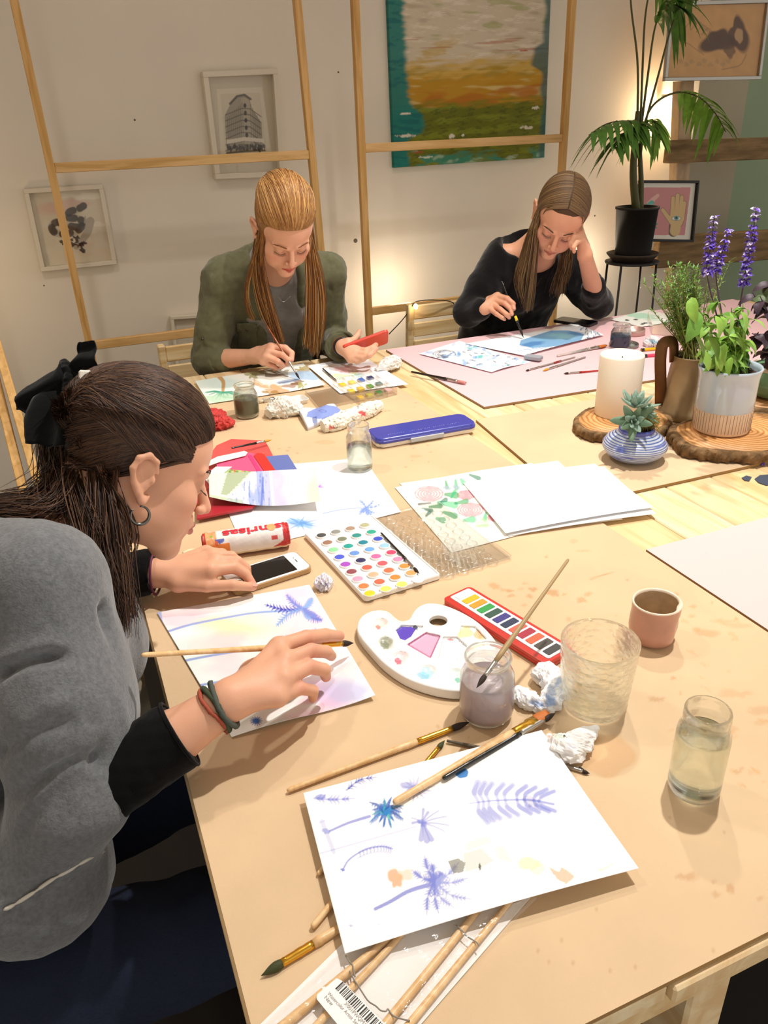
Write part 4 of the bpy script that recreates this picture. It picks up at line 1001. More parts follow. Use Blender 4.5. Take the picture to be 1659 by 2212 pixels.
# ---------------- papers and paintings lying on the table ----------------
def curl(k, corner=(1, 1), r=.5, h=.01):
    def f(u, v):
        d = np.hypot(u - corner[0], v - corner[1]); return h * np.clip(1 - d / r, 0, 1) ** 2
    return f
def art_palms(a):
    z = lambda x, y: (560 + x / 1.975, 1560 + y / 1.975)
    b1, b2, b3 = '7d86d2', '9aa2dc', '4450b0'
    a.frond(z(235, 325), z(405, 325), b1, .6, 8, 2.2, 13, .1)
    a.blob(z(262, 318), 11, b1, .7, ry=6, rot=-.3)
    a.frond(z(372, 290), z(500, 235), b3, .65, 8, 1.6, 14, -.4)
    # washed fans
    for k in range(16):
        th = k * 2 * PI / 16 + .2; c = np.array(z(665, 285)); e = c + 38 * np.array([math.cos(th) * (1.2 if math.cos(th) > 0 else .7), math.sin(th) * .8]); a.stroke([c, (c + e) / 2, e], 4, .6, b2 if k % 2 else b1, .5)
    a.blob(z(640, 278), 16, b1, .6, ry=11, irr=.6)
    # blue palm
    c = np.array(z(540, 385))
    for k in range(15):
        th = k * 2 * PI / 15; L = 34 + 10 * math.sin(k * 2.3); e = c + L * np.array([math.cos(th), math.sin(th) * .85]); m = (c + e) / 2 + np.array([0, -5])
        a.stroke([c, m, e], 4.5, 1, ('2f63b8', '2a55a8', '3a86c8', '3fb0a8')[k % 4], .85, sp=6)
        for j in range(3): a.stroke([c + (e - c) * (.5 + .15 * j), c + (e - c) * (.6 + .15 * j) + np.array([5 * math.sin(k), 7])], 2, .5, '3a6fc0', .7)
    a.stroke([z(300, 465), z(380, 430), z(470, 402)], 2, 3, b1, .8, sp=10)
    a.stroke([z(245, 432), z(440, 372)], 1.2, 1.2, b2, .35); a.stroke([z(260, 560), z(670, 445)], 1.5, 1.5, b2, .5)
    a.stroke([z(268, 425), z(290, 480), z(318, 555)], 5, 4, b2, .45); a.blob(z(285, 465), 9, b1, .6, ry=6)
    c = np.array(z(695, 430))
    for (x, y, w) in ((700, 372, 3), (765, 378, 1.2), (800, 402, 1.2), (808, 440, 1.2), (790, 465, 1), (715, 505, 6), (735, 500, 5), (690, 500, 5), (655, 430, 3), (650, 408, 1.2), (720, 385, 3)): a.stroke([c, (c + z(x, y)) / 2 + np.array([0, -2]), z(x, y)], 1.5, w, b1, .65, sp=6)
    a.blob(c, 9, b1, .7, ry=8, irr=.5)
    # curved single leaf
    rib = spline([z(355, 632), z(385, 585), z(450, 545), z(520, 530), z(568, 540)], 20); a.stroke(rib, 1.6, 1.4, b1, .8); a.blob(z(356, 630), 5, b1, .9, ry=3)
    for k in range(8, 19): p = rib[k]; a.stroke([p, p + np.array([2, 9]), p + np.array([-5, 13])], 1.6, .6, b1, .6, sp=5); a.stroke([p, p + np.array([6, -6])], 1.3, .5, b1, .55)
    # big palm at the bottom
    c = np.array(z(748, 680)); a.stroke([z(495, 797), z(560, 765), z(640, 720), z(740, 690)], 3.2, 4.2, b1, .85, sp=14); a.blob(c, 13, b1, .85, ry=9, irr=.4)
    for (x, y, bd) in ((705, 568, -.4), (650, 630, -.5), (782, 640, .1), (850, 600, .5), (890, 665, .5), (905, 755, .7), (830, 790, .8), (765, 815, .3), (715, 820, .5), (735, 600, .1)): a.frond(c, z(x, y), b1 if x < 800 else b2, .72, 9, 1.9, 12, bd * .6, 3)
    # big feather leaf top right
    rib = spline([z(895, 347), z(1000, 335), z(1150, 332), z(1255, 350)], 30); a.stroke(rib, .8, 2.4, b1, .75)
    for k in range(9):
        t = k / 9; p = rib[int(4 + t * 22)]; L = 42 * (1 - t * .55)
        for sg in (-1, 1):
            e = p + np.array([16 + (14 if sg < 0 else -6) * 0 + 14 * t * 1.5, sg * L]) + np.array([-18 * (1 - t) * (1 if sg < 0 else -.2), 0])
            mid = (p + e) / 2 + np.array([-9, 0]); a.stroke([p, mid, e], 2.5, 6.5 * (1 - t * .4), (b2, b1)[k > 4], .6, sp=8); a.stroke([mid, e], 6, 2, b1, .35)
    a.blob(z(1160, 338), 16, b3, .35, ry=12, irr=.5)
    # colour tests
    a.blob(z(862, 215), 15, '2d7cc4', .95, ry=12, irr=.1, soft=.12); a.blob(z(580, 665), 15, 'ef9a62', .75, ry=20, irr=.3); a.blob(z(605, 660), 16, 'f3b78c', .5, ry=14, irr=.5, seed=3)
    a.poly([z(805, 592), z(850, 582), z(880, 600), z(870, 640), z(830, 645)], '77776a', .75); a.poly([z(870, 560), z(950, 540), z(1000, 590), z(950, 620), z(880, 640)], 'b9b7ac', .45); a.poly([z(880, 515), z(970, 485), z(1000, 510), z(880, 550)], 'c9c8c2', .4); a.poly([z(1005, 535), z(1045, 530), z(1080, 600), z(1020, 585)], 'c4c3bc', .4); a.blob(z(941, 617), 2.6, '54544c', .9, ry=8, irr=.1)
    a.blob(z(1155, 612), 22, 'efeeb0', .7, ry=14, seed=4); a.blob(z(1190, 625), 14, 'f0edb8', .5, ry=12, seed=9)
    a.poly([z(1236, 618), z(1280, 640), z(1290, 618), z(1325, 640), z(1345, 660), z(1310, 690), z(1270, 670)], 'f2b08a', .75)
    a.stroke([z(1452, 632), z(1480, 622), z(1510, 600)], 2, .8, 'f3c9a0', .6); a.blob(z(390, 868), 5, b2, .6, ry=2.5); a.blob(z(512, 863), 1.5, b2, .6)
sheet('palm_study_sheet', [(655, 1713), (1170, 1577), (1379, 1880), (745, 2060)], .7630, 'fbfbfa', art_palms, .0010,
      lambda u, v: .004 * np.sin(u * PI) * v + .006 * np.clip(v - .5, 0, 1) * u, 'large white sheet of blue palm tree studies and colour tests in the foreground')
# packet of brushes with cardboard backing, label and clear sleeve
A = [pl(738, 2042, .7512), pl(1166, 1935, .7512), pl(870, 2225, .7512), pl(560, 2215, .7512)]
c = sum(A) / 4
t = thing('brush_packet', 'clear sleeve of new birch paintbrushes on white card under the palm-study sheet', 'brush packet', (c[0], c[1], .7503))
card = [pl(738, 2042), pl(1120, 1950), pl(1150, 1935), pl(900, 2225), pl(700, 2420), pl(430, 2345)]
V = [np.array([p[0], p[1], .7506]) for p in card] + [np.array([p[0], p[1], .7514]) for p in card]; n = len(card)
MB().add(V, [tuple(range(n)), tuple(range(n, 2 * n))[::-1]] + [(i, i + n, (i + 1) % n + n, (i + 1) % n) for i in range(n)]).build('card', mat('white_card', 'f1eeec', .7), t)
for (a_, b_, r) in (((1021, 1980), (833, 2212), .0040), ((1087, 1965), (884, 2212), .0033), ((813, 2049), (616, 2212), .0042), ((849, 2038), (687, 2212), .0034)):
    P = pl(*a_, .7555); Q = pl(*b_, .7555); d = (Q - P) / np.linalg.norm(Q - P)
    MB().add(*tube([P - d * .05, P, Q, Q + d * .06], [r * .75, r * .85, r, r * 1.05], 12)).build('handle', M_birch, t, smooth=True)
zq = lambda x, y: (660 + x / 6.912, 2040 + y / 6.912)
for pts in ([zq(600, 170), zq(650, 250), zq(700, 310), zq(720, 400), zq(740, 490)], [zq(660, 400), zq(720, 520), zq(780, 610), zq(850, 720), zq(940, 850), zq(1050, 920), zq(1120, 985), zq(1200, 1000), zq(1230, 965), zq(1300, 1060), zq(1420, 1110), zq(1560, 1140)], [(985, 1998), (1000, 2012), (1008, 2022), (1030, 2036), (1034, 2044)]):
    P = [pl(x, y, .7592 if i % 2 == 0 else .7600) for i, (x, y) in enumerate(pts)]
    MB().add(*tube(spline(P, 30), .0007, 6)).build('twist_tie', mat('grey_wire', '8d867c', .5), t, smooth=True)
lc = [zq(440, 490), zq(540, 545), (900, 2290), (800, 2335), zq(160, 790)]
lab = [pl(727, 2113, .7622), pl(738, 2118, .7622), pl(905, 2285, .7622), pl(826, 2330, .7622), pl(684, 2158, .7622), pl(685, 2148, .7622)]
n = 6; V = [p for p in lab] + [p - np.array([0, 0, .0003]) for p in lab]
lb = MB().add(V, [tuple(range(n)), tuple(range(n, 2 * n))[::-1]] + [(i, i + n, (i + 1) % n + n, (i + 1) % n) for i in range(n)]).build('label', mat('white_label', 'f4f2ef', .45), t)
def text_mesh(s, size=1.0, bold=0.0):
    cu = bpy.data.curves.new('lettering', 'FONT'); cu.body = s; cu.size = size; cu.offset = bold; cu.resolution_u = 3
    ob = bpy.data.objects.new('lettering', cu); COLL.objects.link(ob)
    bpy.context.view_layer.update()
    ev = ob.evaluated_get(bpy.context.evaluated_depsgraph_get()); me = ev.to_mesh()
    V = np.array([v.co[:] for v in me.vertices]); F = [tuple(p.vertices) for p in me.polygons]
    ev.to_mesh_clear(); bpy.data.objects.remove(ob); bpy.data.curves.remove(cu)
    return V, F
def put_text(name, s, origin, xdir, ydir, size, m, parent, bold=0, th=.0002):
    V, F = text_mesh(s, size, bold); x = np.asarray(xdir, float); x = x / np.linalg.norm(x); y = np.asarray(ydir, float); y = y - (y @ x) * x; y /= np.linalg.norm(y); nn = np.cross(x, y)
    P = origin + V[:, :1] * x + V[:, 1:2] * y + nn * th
    return mk(name, P, F, m, parent, False)
o_ = pl(736, 2124, .7624); e_ = pl(822, 2214, .7624); bd = (e_ - o_); bd /= np.linalg.norm(bd); nrm_ = np.cross([0, 0, 1], bd)
mb = MB(); s = 0; g = np.random.default_rng(3)
while s < .075:
    w = g.choice([.0005, .0009, .0014]); P = o_ + bd * s; mb.add(*box(P + bd * w / 2 - nrm_ * .0022, (w, .0085, .0001), np.stack([bd, nrm_, [0, 0, 1]], 1))); s += w + g.choice([.0006, .0010, .0016])
mb.build('barcode', mat('print_ink', '2e2c2a', .6), lb)
M_ink2 = mat('grey_ink', '9b9894', .6)
ox = pl(*zq(590, 870), .7624); put_text('lettering', 'X001FWQM1T', ox - nrm_ * .0016, bd, nrm_, .0045, M_ink2, lb)
ox = pl(*zq(345, 715), .7624); put_text('lettering', 'Watercolor Artist Set, 36 Colors and More', ox - nrm_ * .0018, bd, nrm_, .0042, M_ink2, lb)
ox = pl(*zq(300, 770), .7624); put_text('lettering', 'New', ox - nrm_ * .0022, bd, nrm_, .0050, M_ink2, lb)
# clear sleeve: a thin wrinkled film over the card
nu, nv = 70, 50
u, v = np.meshgrid(np.linspace(0, 1, nu), np.linspace(0, 1, nv), indexing='ij'); u = u.ravel(); v = v.ravel()
S4 = [pl(745, 2052), pl(1172, 1932), pl(880, 2235), pl(560, 2228)]
X = (S4[0] * (1 - u[:, None]) + S4[1] * u[:, None]) * (1 - v[:, None]) + (S4[3] * (1 - u[:, None]) + S4[2] * u[:, None]) * v[:, None]
X[:, 2] = .7532 + (.0082 * np.clip(np.minimum(u, 1 - u) / .10, 0, 1)) + .0009 * smoothnoise(X[:, :2], 260, 4) * (1 + 2 * (u > .85)) + .0008 * smoothnoise(X[:, :2], 700, 9) * (u > .82)
mk('sleeve', X, gridF(nu, nv)[:, ::-1], thinclear('film', 'ffffff', .08, .015, refl=.7), t)

# the brunette's painting
def art_sunset(a):
    z = lambda x, y: (300 + x / 3.19, 1240 + y / 3.19)
    for (x, y, r, ry, c_, al) in ((330, 330, 70, 20, 'f6c6d6', .7), (560, 340, 50, 16, 'f4f0a8', .7), (640, 430, 60, 28, 'f7cfd0', .6), (820, 340, 60, 25, 'fbf3b8', .6), (900, 330, 40, 35, 'c4e6e0', .5), (1130, 130, 50, 30, 'f8cbe0', .6), (1180, 340, 60, 40, 'f8c4d4', .6), (620, 620, 50, 30, 'f7d3de', .5), (1270, 850, 60, 30, 'f5a9cc', .7), (1460, 830, 60, 28, 'b7c0e8', .7), (1000, 1040, 60, 20, 'cfe8e0', .5), (1150, 560, 80, 30, 'fbe3d6', .5), (1350, 620, 40, 40, 'f8d0da', .5), (380, 500, 60, 40, 'd9f0e8', .45), (420, 880, 60, 40, 'dff3ea', .5), (700, 960, 60, 30, 'e7f1e0', .5), (1240, 1000, 50, 20, 'f6b0cc', .5), (1100, 130, 30, 20, 'f8c8dc', .5)):
        a.blob(z(x, y), r, c_, al, ry=ry, soft=.9, seed=int(x))
    a.stroke([z(125, 262), z(150, 420), z(185, 600), z(225, 800), z(262, 980)], 8, 9, 'a5b4e6', .85); a.blob(z(180, 470), 9, 'a5b4e6', .7, ry=5); a.blob(z(215, 640), 8, 'a5b4e6', .7, ry=8)
    for p in ([z(165, 408), z(350, 350), z(600, 300), z(820, 265), z(1100, 250)], [z(200, 625), z(400, 580), z(660, 535), z(900, 500), z(1200, 470)], [z(240, 808), z(400, 770), z(600, 735), z(800, 700)], [z(280, 990), z(500, 960)]): a.stroke(p, 2.2, 2.0, '8ea3dc', .9, sp=16)
    c = z(1135, 240)
    for (x, y, cc, w, L, bd) in ((865, 210, '4a48b8', 1.6, 11, -.25), (1015, 140, '7c8ad8', 1.3, 10, -.3), (1195, 165, '8fb0e4', 1.8, 9, .2), (1265, 320, '6f7cd0', 1.6, 12, .4), (945, 360, '8aa6e0', 1.4, 12, .35), (1180, 310, '8fb0e4', 1.6, 8, .2), (1225, 290, '7f8cd6', 1.5, 9, .3)): a.frond(c, z(x, y), cc, .85, 16, w, L, bd)
    for (x, y) in ((985, 425), (1140, 390), (1230, 380)): a.frond(z(1180, 440), z(x, y), '8aa6e0', .8, 8, 1.4, 8, -.2)
    for k in range(14): th = k * 2 * PI / 14; cc = np.array(z(808, 1012)); a.stroke([cc, cc + 13 * np.array([math.cos(th), math.sin(th) * .8])], 2.2, .6, ('3a3fa8', '3f78b8')[k % 2], .9)
sheet('watercolour_painting', [(339, 1323), (668, 1263), (811, 1508), (500, 1592)], .7530, 'f8fbf9', art_sunset, .0010,
      lambda u, v: .012 * np.clip(u - .55, 0, 1) ** 1.5 * v * 2.2 + .003 * np.sin(u * 5) * v, 'pastel watercolour of palms and sunset being painted under the brunette\'s right hand', 'painting')
# white sheet with lone blue palm + the curved waterfall card
def art_lone(a):
    z = lambda x, y: (400 + x / 2.37, 740 + y / 2.37)
    a.stroke([z(705, 875), z(800, 855), z(900, 845)], 1.3, 1, '8fa4dc', .85, sp=8)
    c = z(925, 845)
    for (x, y) in ((890, 805), (965, 805), (1003, 825), (975, 875), (935, 885), (890, 885), (955, 885), (905, 870)): a.frond(c, z(x, y), '7f9ae0', .8, 7, .9, 6, .3)
    for k in range(6): a.stroke([z(680, 738), z(700 + 4 * k, 718 + 6 * k)], 1.2, .5, 'b07fd8', .7)
    c = np.array(z(590, 925)); a.blob(c, 26, '9cc4ec', .85, ry=9, irr=.5, rot=.1)
    for k in range(14): th = k * 2 * PI / 14; a.stroke([c, c + np.array([44 * math.cos(th), 18 * math.sin(th)])], 3, .5, ('8ebbe8', '5d8fd0')[k % 2], .7)
sheet('paper_sheet', [(450, 1012), (785, 993), (866, 1107), (528, 1188)], .7516, 'f9f9fb', art_lone, .0011, lambda u, v: .010 * np.clip(u - .6, 0, 1) * (1 - v) + .004 * np.clip(u - .7, 0, 1), 'white sheet with one lone blue palm, left of the clear jar')
def art_fall(a):
    z = lambda x, y: (430 + x / 6.144, 960 + y / 6.144)
    a.c[:] = lin('f6f1ea'); u, v = a.u, a.v; n = nz(a, 9, 4, 5)
    uvmix(a, sstep(u, .55, .6) * (1 - sstep(u + .06 * n, .66, .80)), 'c3bfe2', .85); uvmix(a, sstep(u + .08 * n, .82, .98), 'f6ddc6', .9); uvmix(a, sstep(nz(a, 12, 7, 8), .2, .7) * (u > .6), 'ead3e2', .5)
    e = .42 - .28 * v + .01 * nz(a, 5, 40, 6)
    uvmix(a, (u < e) * 1., 'ecedd6', .95); uvmix(a, ((u < e - .03) & (u > e - .03 - .22 * (1 - v * .9)) & (v < .82)) * 1., 'a6b494', .9)
    uvmix(a, ((u > e) & (u < .5)) * (.4 + .6 * sstep(nz(a, 60, 5, 7), -.1, .5)), '9fb0e2', .9); uvmix(a, ((u > .44) & (u < .56)) * 1., '7f92d8', .55); uvmix(a, ((u > e) & (u < .55)) * sstep(nz(a, 80, 4, 17), .3, .6), '5f7ad0', .6)
    a.stroke([z(850, 440), z(835, 700), z(815, 920)], 1.5, 2.5, '4f6cc8', .7, sp=8)
    uvmix(a, ((v > .9) & (u < .3)) * 1., '9fb896', .6)
sheet('postcard_painting', [(452, 1029), (682, 1017), (693, 1088), (453, 1079)], .770, 'f6f1ea', art_fall, .0010, lambda u, v: .006 - .030 * np.sin(u * PI) * v ** 1.5 * .5 + .0 * u, 'small curled card painted with a waterfall and peach sky, lying on the red folders', 'painting', rawz=(.776, .770, .768, .776))
# rose painting and blank sheets
def art_roses(a):
    z = lambda x, y: (820 + x / 2.592, 960 + y / 2.592)
    def rose(x, y, r):
        c = z(x, y); a.blob(c, r, 'f6c9cc', .6, ry=r * .52, irr=.15, soft=.3, seed=int(x))
        for k in range(5):
            for j in range(5 + k):
                t0 = j * 2 * PI / (5 + k) + k; rr = r * (.15 + .19 * k)
                p = [np.array(c) + rr * np.array([math.cos(t0 + q), .52 * math.sin(t0 + q)]) for q in (0, .35, .7)]
                a.stroke(p, 1.6, 1.2, 'e8909c', .7)
    rose(276, 277, 33); rose(508, 366, 30); rose(485, 283, 20); rose(640, 410, 14)
    gl = ('2f9a68', '3fae78', '57b98c', '1f7a6a')
    for i, (x, y, x2, y2, w) in enumerate(((370, 205, 378, 240, 5), (425, 200, 430, 245, 6), (455, 195, 470, 215, 7), (505, 170, 555, 190, 6), (370, 280, 425, 285, 9), (400, 300, 420, 265, 5), (330, 325, 420, 340, 9), (345, 320, 370, 310, 6), (425, 330, 485, 318, 7), (595, 385, 590, 415, 6), (475, 425, 520, 420, 9), (240, 360, 290, 370, 5), (280, 350, 340, 345, 6), (360, 380, 420, 400, 8), (320, 415, 355, 425, 8), (260, 400, 280, 380, 5), (540, 460, 600, 455, 5), (560, 410, 590, 430, 3))): a.stroke([z(x, y), z((x + x2) / 2, (y + y2) / 2), z(x2, y2)], w * .35, w * .75, gl[i % 4] if i < 16 else 'a9dfa0', .8)
    for (x, y) in ((378, 245), (430, 240)): a.blob(z(x, y), 9, '9fb0bc', .8, ry=5)
    a.stroke([z(220, 335), z(285, 328)], 2.5, 1.5, '3c4448', .8); a.blob(z(650, 168), 5, 'c4c8d8', .7, ry=3, rot=-.6); a.blob(z(685, 162), 4, 'c4c8d8', .7, ry=3, rot=-.6)
    for k in range(14): a.stroke([z(540 + 6 * k, 455), z(536 + 6 * k, 430 - (k % 3) * 8)], .7, .5, 'a9dfa0', .8)
sheet('rose_painting', [(853, 1053), (1185, 992), (1330, 1100), (975, 1194)], .7520, 'fbfaf0', art_roses, .0011, lambda u, v: .004 * np.sin(u * 4) * (1 - v), 'cream sheet painted with pink roses and green leaves, half under the blank paper', 'painting')
sheet('paper_sheet', [(862, 1044), (1205, 995), (1345, 1122), (1010, 1160)], .7512, 'fbfaf0', None, .006, None, 'cream sheet lying beneath the rose painting')
sheet('paper_sheet', [(1010, 1040), (1305, 1008), (1418, 1110), (1098, 1158)], .7535, 'f6f6f8', None, .006, lambda u, v: .003 * np.sin(u * 3), 'blank white sheet just under the topmost one, its corner showing at the right')
sheet('paper_sheet', [(1000, 1043), (1285, 1002), (1412, 1098), (1092, 1154)], .7570, 'fafafb', None, .004, lambda u, v: .003 * np.sin(u * 3) + .002 * v, 'topmost blank white sheet of the stack in the middle of the table')
# red-haired woman's sheets
def art_land(a):
    z = lambda x, y: (420 + x / 3.606, 760 + y / 3.606)
    a.blob(z(120, 240), 60, 'dceee8', .6, ry=24, soft=.6); a.blob(z(230, 250), 40, 'cfe6e2', .6, ry=14, soft=.6)
    a.stroke([z(190, 190), z(225, 235), z(222, 300)], 4, 3, 'c08f4e', .9, sp=8)
    c = z(220, 318)
    for k in range(15): th = PI + k * PI / 14 * 1.05; e = np.array(c) + np.array([38 * math.cos(th), 10 * abs(math.sin(th)) - 12 * math.sin(k * .9) * .4]); a.stroke([c, (np.array(c) + e) / 2 + np.array([0, -3]), e], 1.6, .7, ('4fa58a', '7cc4a8', '2f8a72')[k % 3], .85)
    a.blob(z(200, 370), 46, 'b9dcc0', .8, ry=9, soft=.5); a.blob(z(250, 340), 20, '8fc8a4', .5, ry=6)
    for i, (x, y, r, ry, cc) in enumerate(((440, 180, 12, 7, '8f8a34'), (480, 160, 10, 5, '9a8f44'), (560, 150, 20, 5, '8d8a60'), (830, 140, 12, 7, 'a08f44'), (850, 160, 8, 4, 'b89a50'), (700, 160, 26, 7, '8a8470'), (600, 290, 24, 8, 'c8955a'), (590, 320, 16, 5, 'a8792c'), (640, 280, 12, 5, 'e0b080'), (770, 255, 16, 5, '9a6a4c'), (800, 240, 12, 4, '7c5238'), (840, 265, 6, 5, 'a09a3c'), (560, 275, 10, 4, 'd9b48c'))): a.blob(z(x, y), r, cc, .75, ry=ry, irr=.7, seed=i)
    a.blob(z(900, 195), 42, 'a6c6e6', .85, ry=10, irr=.2, seed=4, soft=.4); a.blob(z(720, 230), 22, '7f92b8', .7, ry=4, rot=-.2); a.stroke([z(660, 245), z(750, 228), z(810, 215)], 1.5, 1, '56688c', .7)
    a.blob(z(540, 230), 18, 'e6e3cf', .8, ry=8, ring=.8)
sheet('landscape_painting', [(421, 826), (632, 789), (703, 838), (560, 868)], .7535, 'f1f3ec', art_land, .0013, lambda u, v: .004 * np.sin(u * 4) * v, 'long watercolour landscape with palm, rocks and blue water in front of the red-haired woman', 'painting') if False else None
sheet('landscape_painting', [(421, 823), (655, 785), (703, 834), (452, 872)], .7535, 'f1f3ec', art_land, .0013, lambda u, v: .005 * np.clip(u - .7, 0, 1) * v * 3, 'long watercolour landscape with palm, rocks and blue water in front of the red-haired woman', 'painting')
def art_sw(a):
    z = lambda x, y: (420 + x / 3.606, 760 + y / 3.606)
    for i, (x, y, r, ry, cc) in enumerate(((1150, 140, 14, 6, 'e6a8b0'), (1230, 155, 10, 3, 'b08a6c'), (1170, 180, 16, 4, 'cdd898'), (1255, 185, 8, 4, '8fd0b8'), (1090, 115, 8, 3, 'e0c8b8'), (1040, 110, 7, 4, 'c8b8a8'), (1120, 200, 10, 4, 'bfe0d0'), (1030, 175, 8, 4, 'e9d9c0'), (1060, 210, 8, 3, 'd9b8b0'), (1180, 120, 8, 3, 'e8c0c0'), (1300, 190, 9, 4, 'b8d8e8'), (1030, 200, 10, 5, 'cfe6ea'))): a.blob(z(x, y), r, cc, .7, ry=ry, irr=.5, seed=i)
sheet('swatch_sheet', [(664, 790), (782, 768), (882, 830), (735, 850)], .7545, 'f6f6f8', art_sw, .0015, None, 'white sheet of loose colour swatches under the red-haired woman\'s phone hand')
# black-sweater woman's sheets
def art_swb(a):
    g = np.random.default_rng(5)
    for k in range(90):
        x, y = g.uniform(915, 1140), g.uniform(742, 800); a.blob((x, y), g.uniform(3, 9), g.choice(['8fb8e0', '5f9bd4', 'a8cbe8', '6fa8d8', 'b9c4e4', '4fc0c0', '9db4dc', 'cfe0f2']), .65, ry=g.uniform(1.5, 4), rot=g.uniform(-1, 1), irr=.5, seed=k)
    for k in range(40):
        x, y = g.uniform(925, 1110), g.uniform(748, 798); a.stroke([(x, y), (x + g.uniform(3, 9), y + g.uniform(-2, 3))], 1, .6, g.choice(['2b3450', '3a4a70', '4c5a88']), .8)
    for k in range(4): th = np.linspace(0, 3.5, 8) + k; a.stroke(np.stack([960 + (10 + 5 * k) * np.cos(th), 766 + (4 + 2 * k) * np.sin(th)], 1), .7, .7, '4a4f60', .7)
sheet('swatch_sheet', [(905, 764), (992, 736), (1148, 780), (1062, 804)], .7545, 'f7f8fb', art_swb, .0014, lambda u, v: .003 * np.sin(u * 5) * v, 'white sheet dabbed all over with blue swatches on the far pink board')
def art_ocean(a):
    a.blob((1150, 712), 60, 'ead6c0', .8, ry=6, rot=-.08); a.blob((1080, 722), 40, 'eadfce', .6, ry=4, rot=-.1)
    a.poly([(1125, 735), (1190, 714), (1230, 714), (1262, 722), (1255, 735), (1200, 748), (1150, 752), (1122, 745)], '5b9fd0', .85); a.blob((1212, 726), 26, '9ad2de', .8, ry=6, soft=.8); a.blob((1150, 743), 24, '3f78b8', .75, ry=5, rot=-.2, soft=.6); a.blob((1180, 731), 24, '7fb8dc', .6, ry=4, rot=-.2, soft=.8); a.blob((1245, 720), 14, '3a74b4', .6, ry=4, soft=.8)
    g = np.random.default_rng(6)
    for k in range(70):
        t = g.uniform(-.6, 1.6); r = g.uniform(.85, 1.3); x = 1215 + 62 * r * math.cos(t - .3); y = 728 + 19 * r * math.sin(t - .3) - 4; a.stroke([(x, y), (x + 4 * math.sin(t), y + 3)], .9, .6, g.choice(['5f8fc0', '3a5a88', '8fb4d8', '2c3c58']), .8)
    for k in range(50): x = 1120 + k * 3; y = 758 - k * .35 + g.uniform(-2, 2); a.blob((x, y), 2, '7fa8d0', .7, ry=1)
sheet('wave_painting', [(1005, 742), (1240, 698), (1304, 724), (1131, 768)], .7560, 'f4f7fb', art_ocean, .0013, lambda u, v: .006 * np.sin(u * PI) * (v - .4) + .01 * np.clip(u - .75, 0, 1) * v, 'watercolour of a blue wave with sandy edge that the black-sweater woman is painting', 'painting')
def art_mint(a):
    a.blob((1385, 682), 30, 'a8dcc0', .8, ry=6); a.blob((1410, 690), 18, 'bfe6d0', .6, ry=4)
    for (x, y) in ((1355, 691), (1372, 690), (1395, 698), (1388, 700)): a.blob((x, y), 5, '20242c', .9, ry=1.5, seed=x)
sheet('paper_sheet', [(1318, 690), (1400, 668), (1480, 690), (1385, 706)], .7545, 'eef0ea', art_mint, .003, None, 'white sheet with a mint green wash behind the blue-water jar')
# eraser
c = pl(1152, 776, .7552); R = R3(pl(1170, 777) - pl(1135, 772))
o = mk('eraser', *box(c + np.array([0, 0, .006]), (.055, .028, .012), R, .002), mat('grey_rubber', '9a9ea8', .8), None, False, label='grey rectangular eraser on the blue swatch sheet\'s corner', cat='eraser')

# ---------------- red folders, envelope, card and box under the waterfall card ----------------
M_coral = mat('coral_plastic', 'e65a58', .35, coat=.2); M_rpl = mat('red_plastic', 'd6362f', .3, coat=.3); M_pk = mat('hot_pink_paper', 'ee5a86', .6)
def flat(name, label, cat, pts, z, th, m, lift=0):
    P = [pl(x, y, z + (lift[i] if lift else 0)) for i, (x, y) in enumerate(pts)]; n = len(P)
    V = P + [p - np.array([0, 0, th]) for p in P]
    mb = MB().add(V, [tuple(range(n))[::-1], tuple(range(n, 2 * n))] + [(i, (i + 1) % n, (i + 1) % n + n, i + n) for i in range(n)])
    return mb.build(name, m, label=label, cat=cat)
flat('blue_box', 'blue printed box lid with white lettering behind the waterfall card', 'box', [(560, 987), (622, 982), (668, 1055), (590, 1062)], .7572, .005, mat('box_blue', '6878b8', .4))
bl = bpy.data.objects['blue_box']
xd_ = pl(560, 989) - pl(620, 984); yd_ = pl(590, 1040) - pl(575, 1000)
def below(x, y): return pl(x, y, .7568)
put_text('lettering', '24 x 36', below(613, 999), xd_, yd_, .0075, mat('white_ink', 'f4f4f6', .5), bl, th=.0002)
put_text('lettering', '12', below(609, 1008), xd_, yd_, .0075, MATS['white_ink'], bl, th=.0002)
mb = MB()
for k in range(4): P = below(612 + k * 2.5, 1012.5 + k * 3.6); Q = below(598 + k * 1.5, 1014 + k * 3.6); mb.add(*bar(P, Q, .0011, .0002, 0))
for (x, y) in ((590, 991), (607, 989)): mb.add(*slab(rrect(.011, .007, .002), [(0, 0), (0, .0002)], below(x, y), R3(xd_)))
mb.build('printing', MATS['white_ink'], bl)
flat('plastic_folder', 'coral translucent plastic folder beneath the pink envelope', 'folder', [(468, 962), (500, 948), (572, 952), (580, 965), (590, 985), (606, 1030), (545, 1085), (440, 1100), (425, 1020)], .7565, .004, M_coral)
flat('plastic_folder', 'dark red plastic folder sticking out under the waterfall card\'s left end', 'folder', [(425, 1062), (470, 1050), (560, 1080), (545, 1096), (425, 1120)], .7620, .004, mat('dark_red_plastic', 'b02634', .3, coat=.3))
o = flat('envelope', 'hot pink paper envelope lying on the coral folder', 'envelope', [(468, 996), (540, 978), (558, 982), (580, 1026), (560, 1060), (470, 1060)], .7640, .002, M_pk)
mb = MB(); mb.add(*bar(pl(539, 983, .7645), pl(566, 1028, .7645), .009, .0005, 0)); mb.build('seal_strip', mat('magenta_strip', 'd6407c', .4), o)
flat('envelope', 'red plastic wallet with rounded flap right of the pink envelope', 'envelope', [(548, 984), (556, 978), (570, 980), (603, 1028), (582, 1034)], .7660, .002, M_rpl)
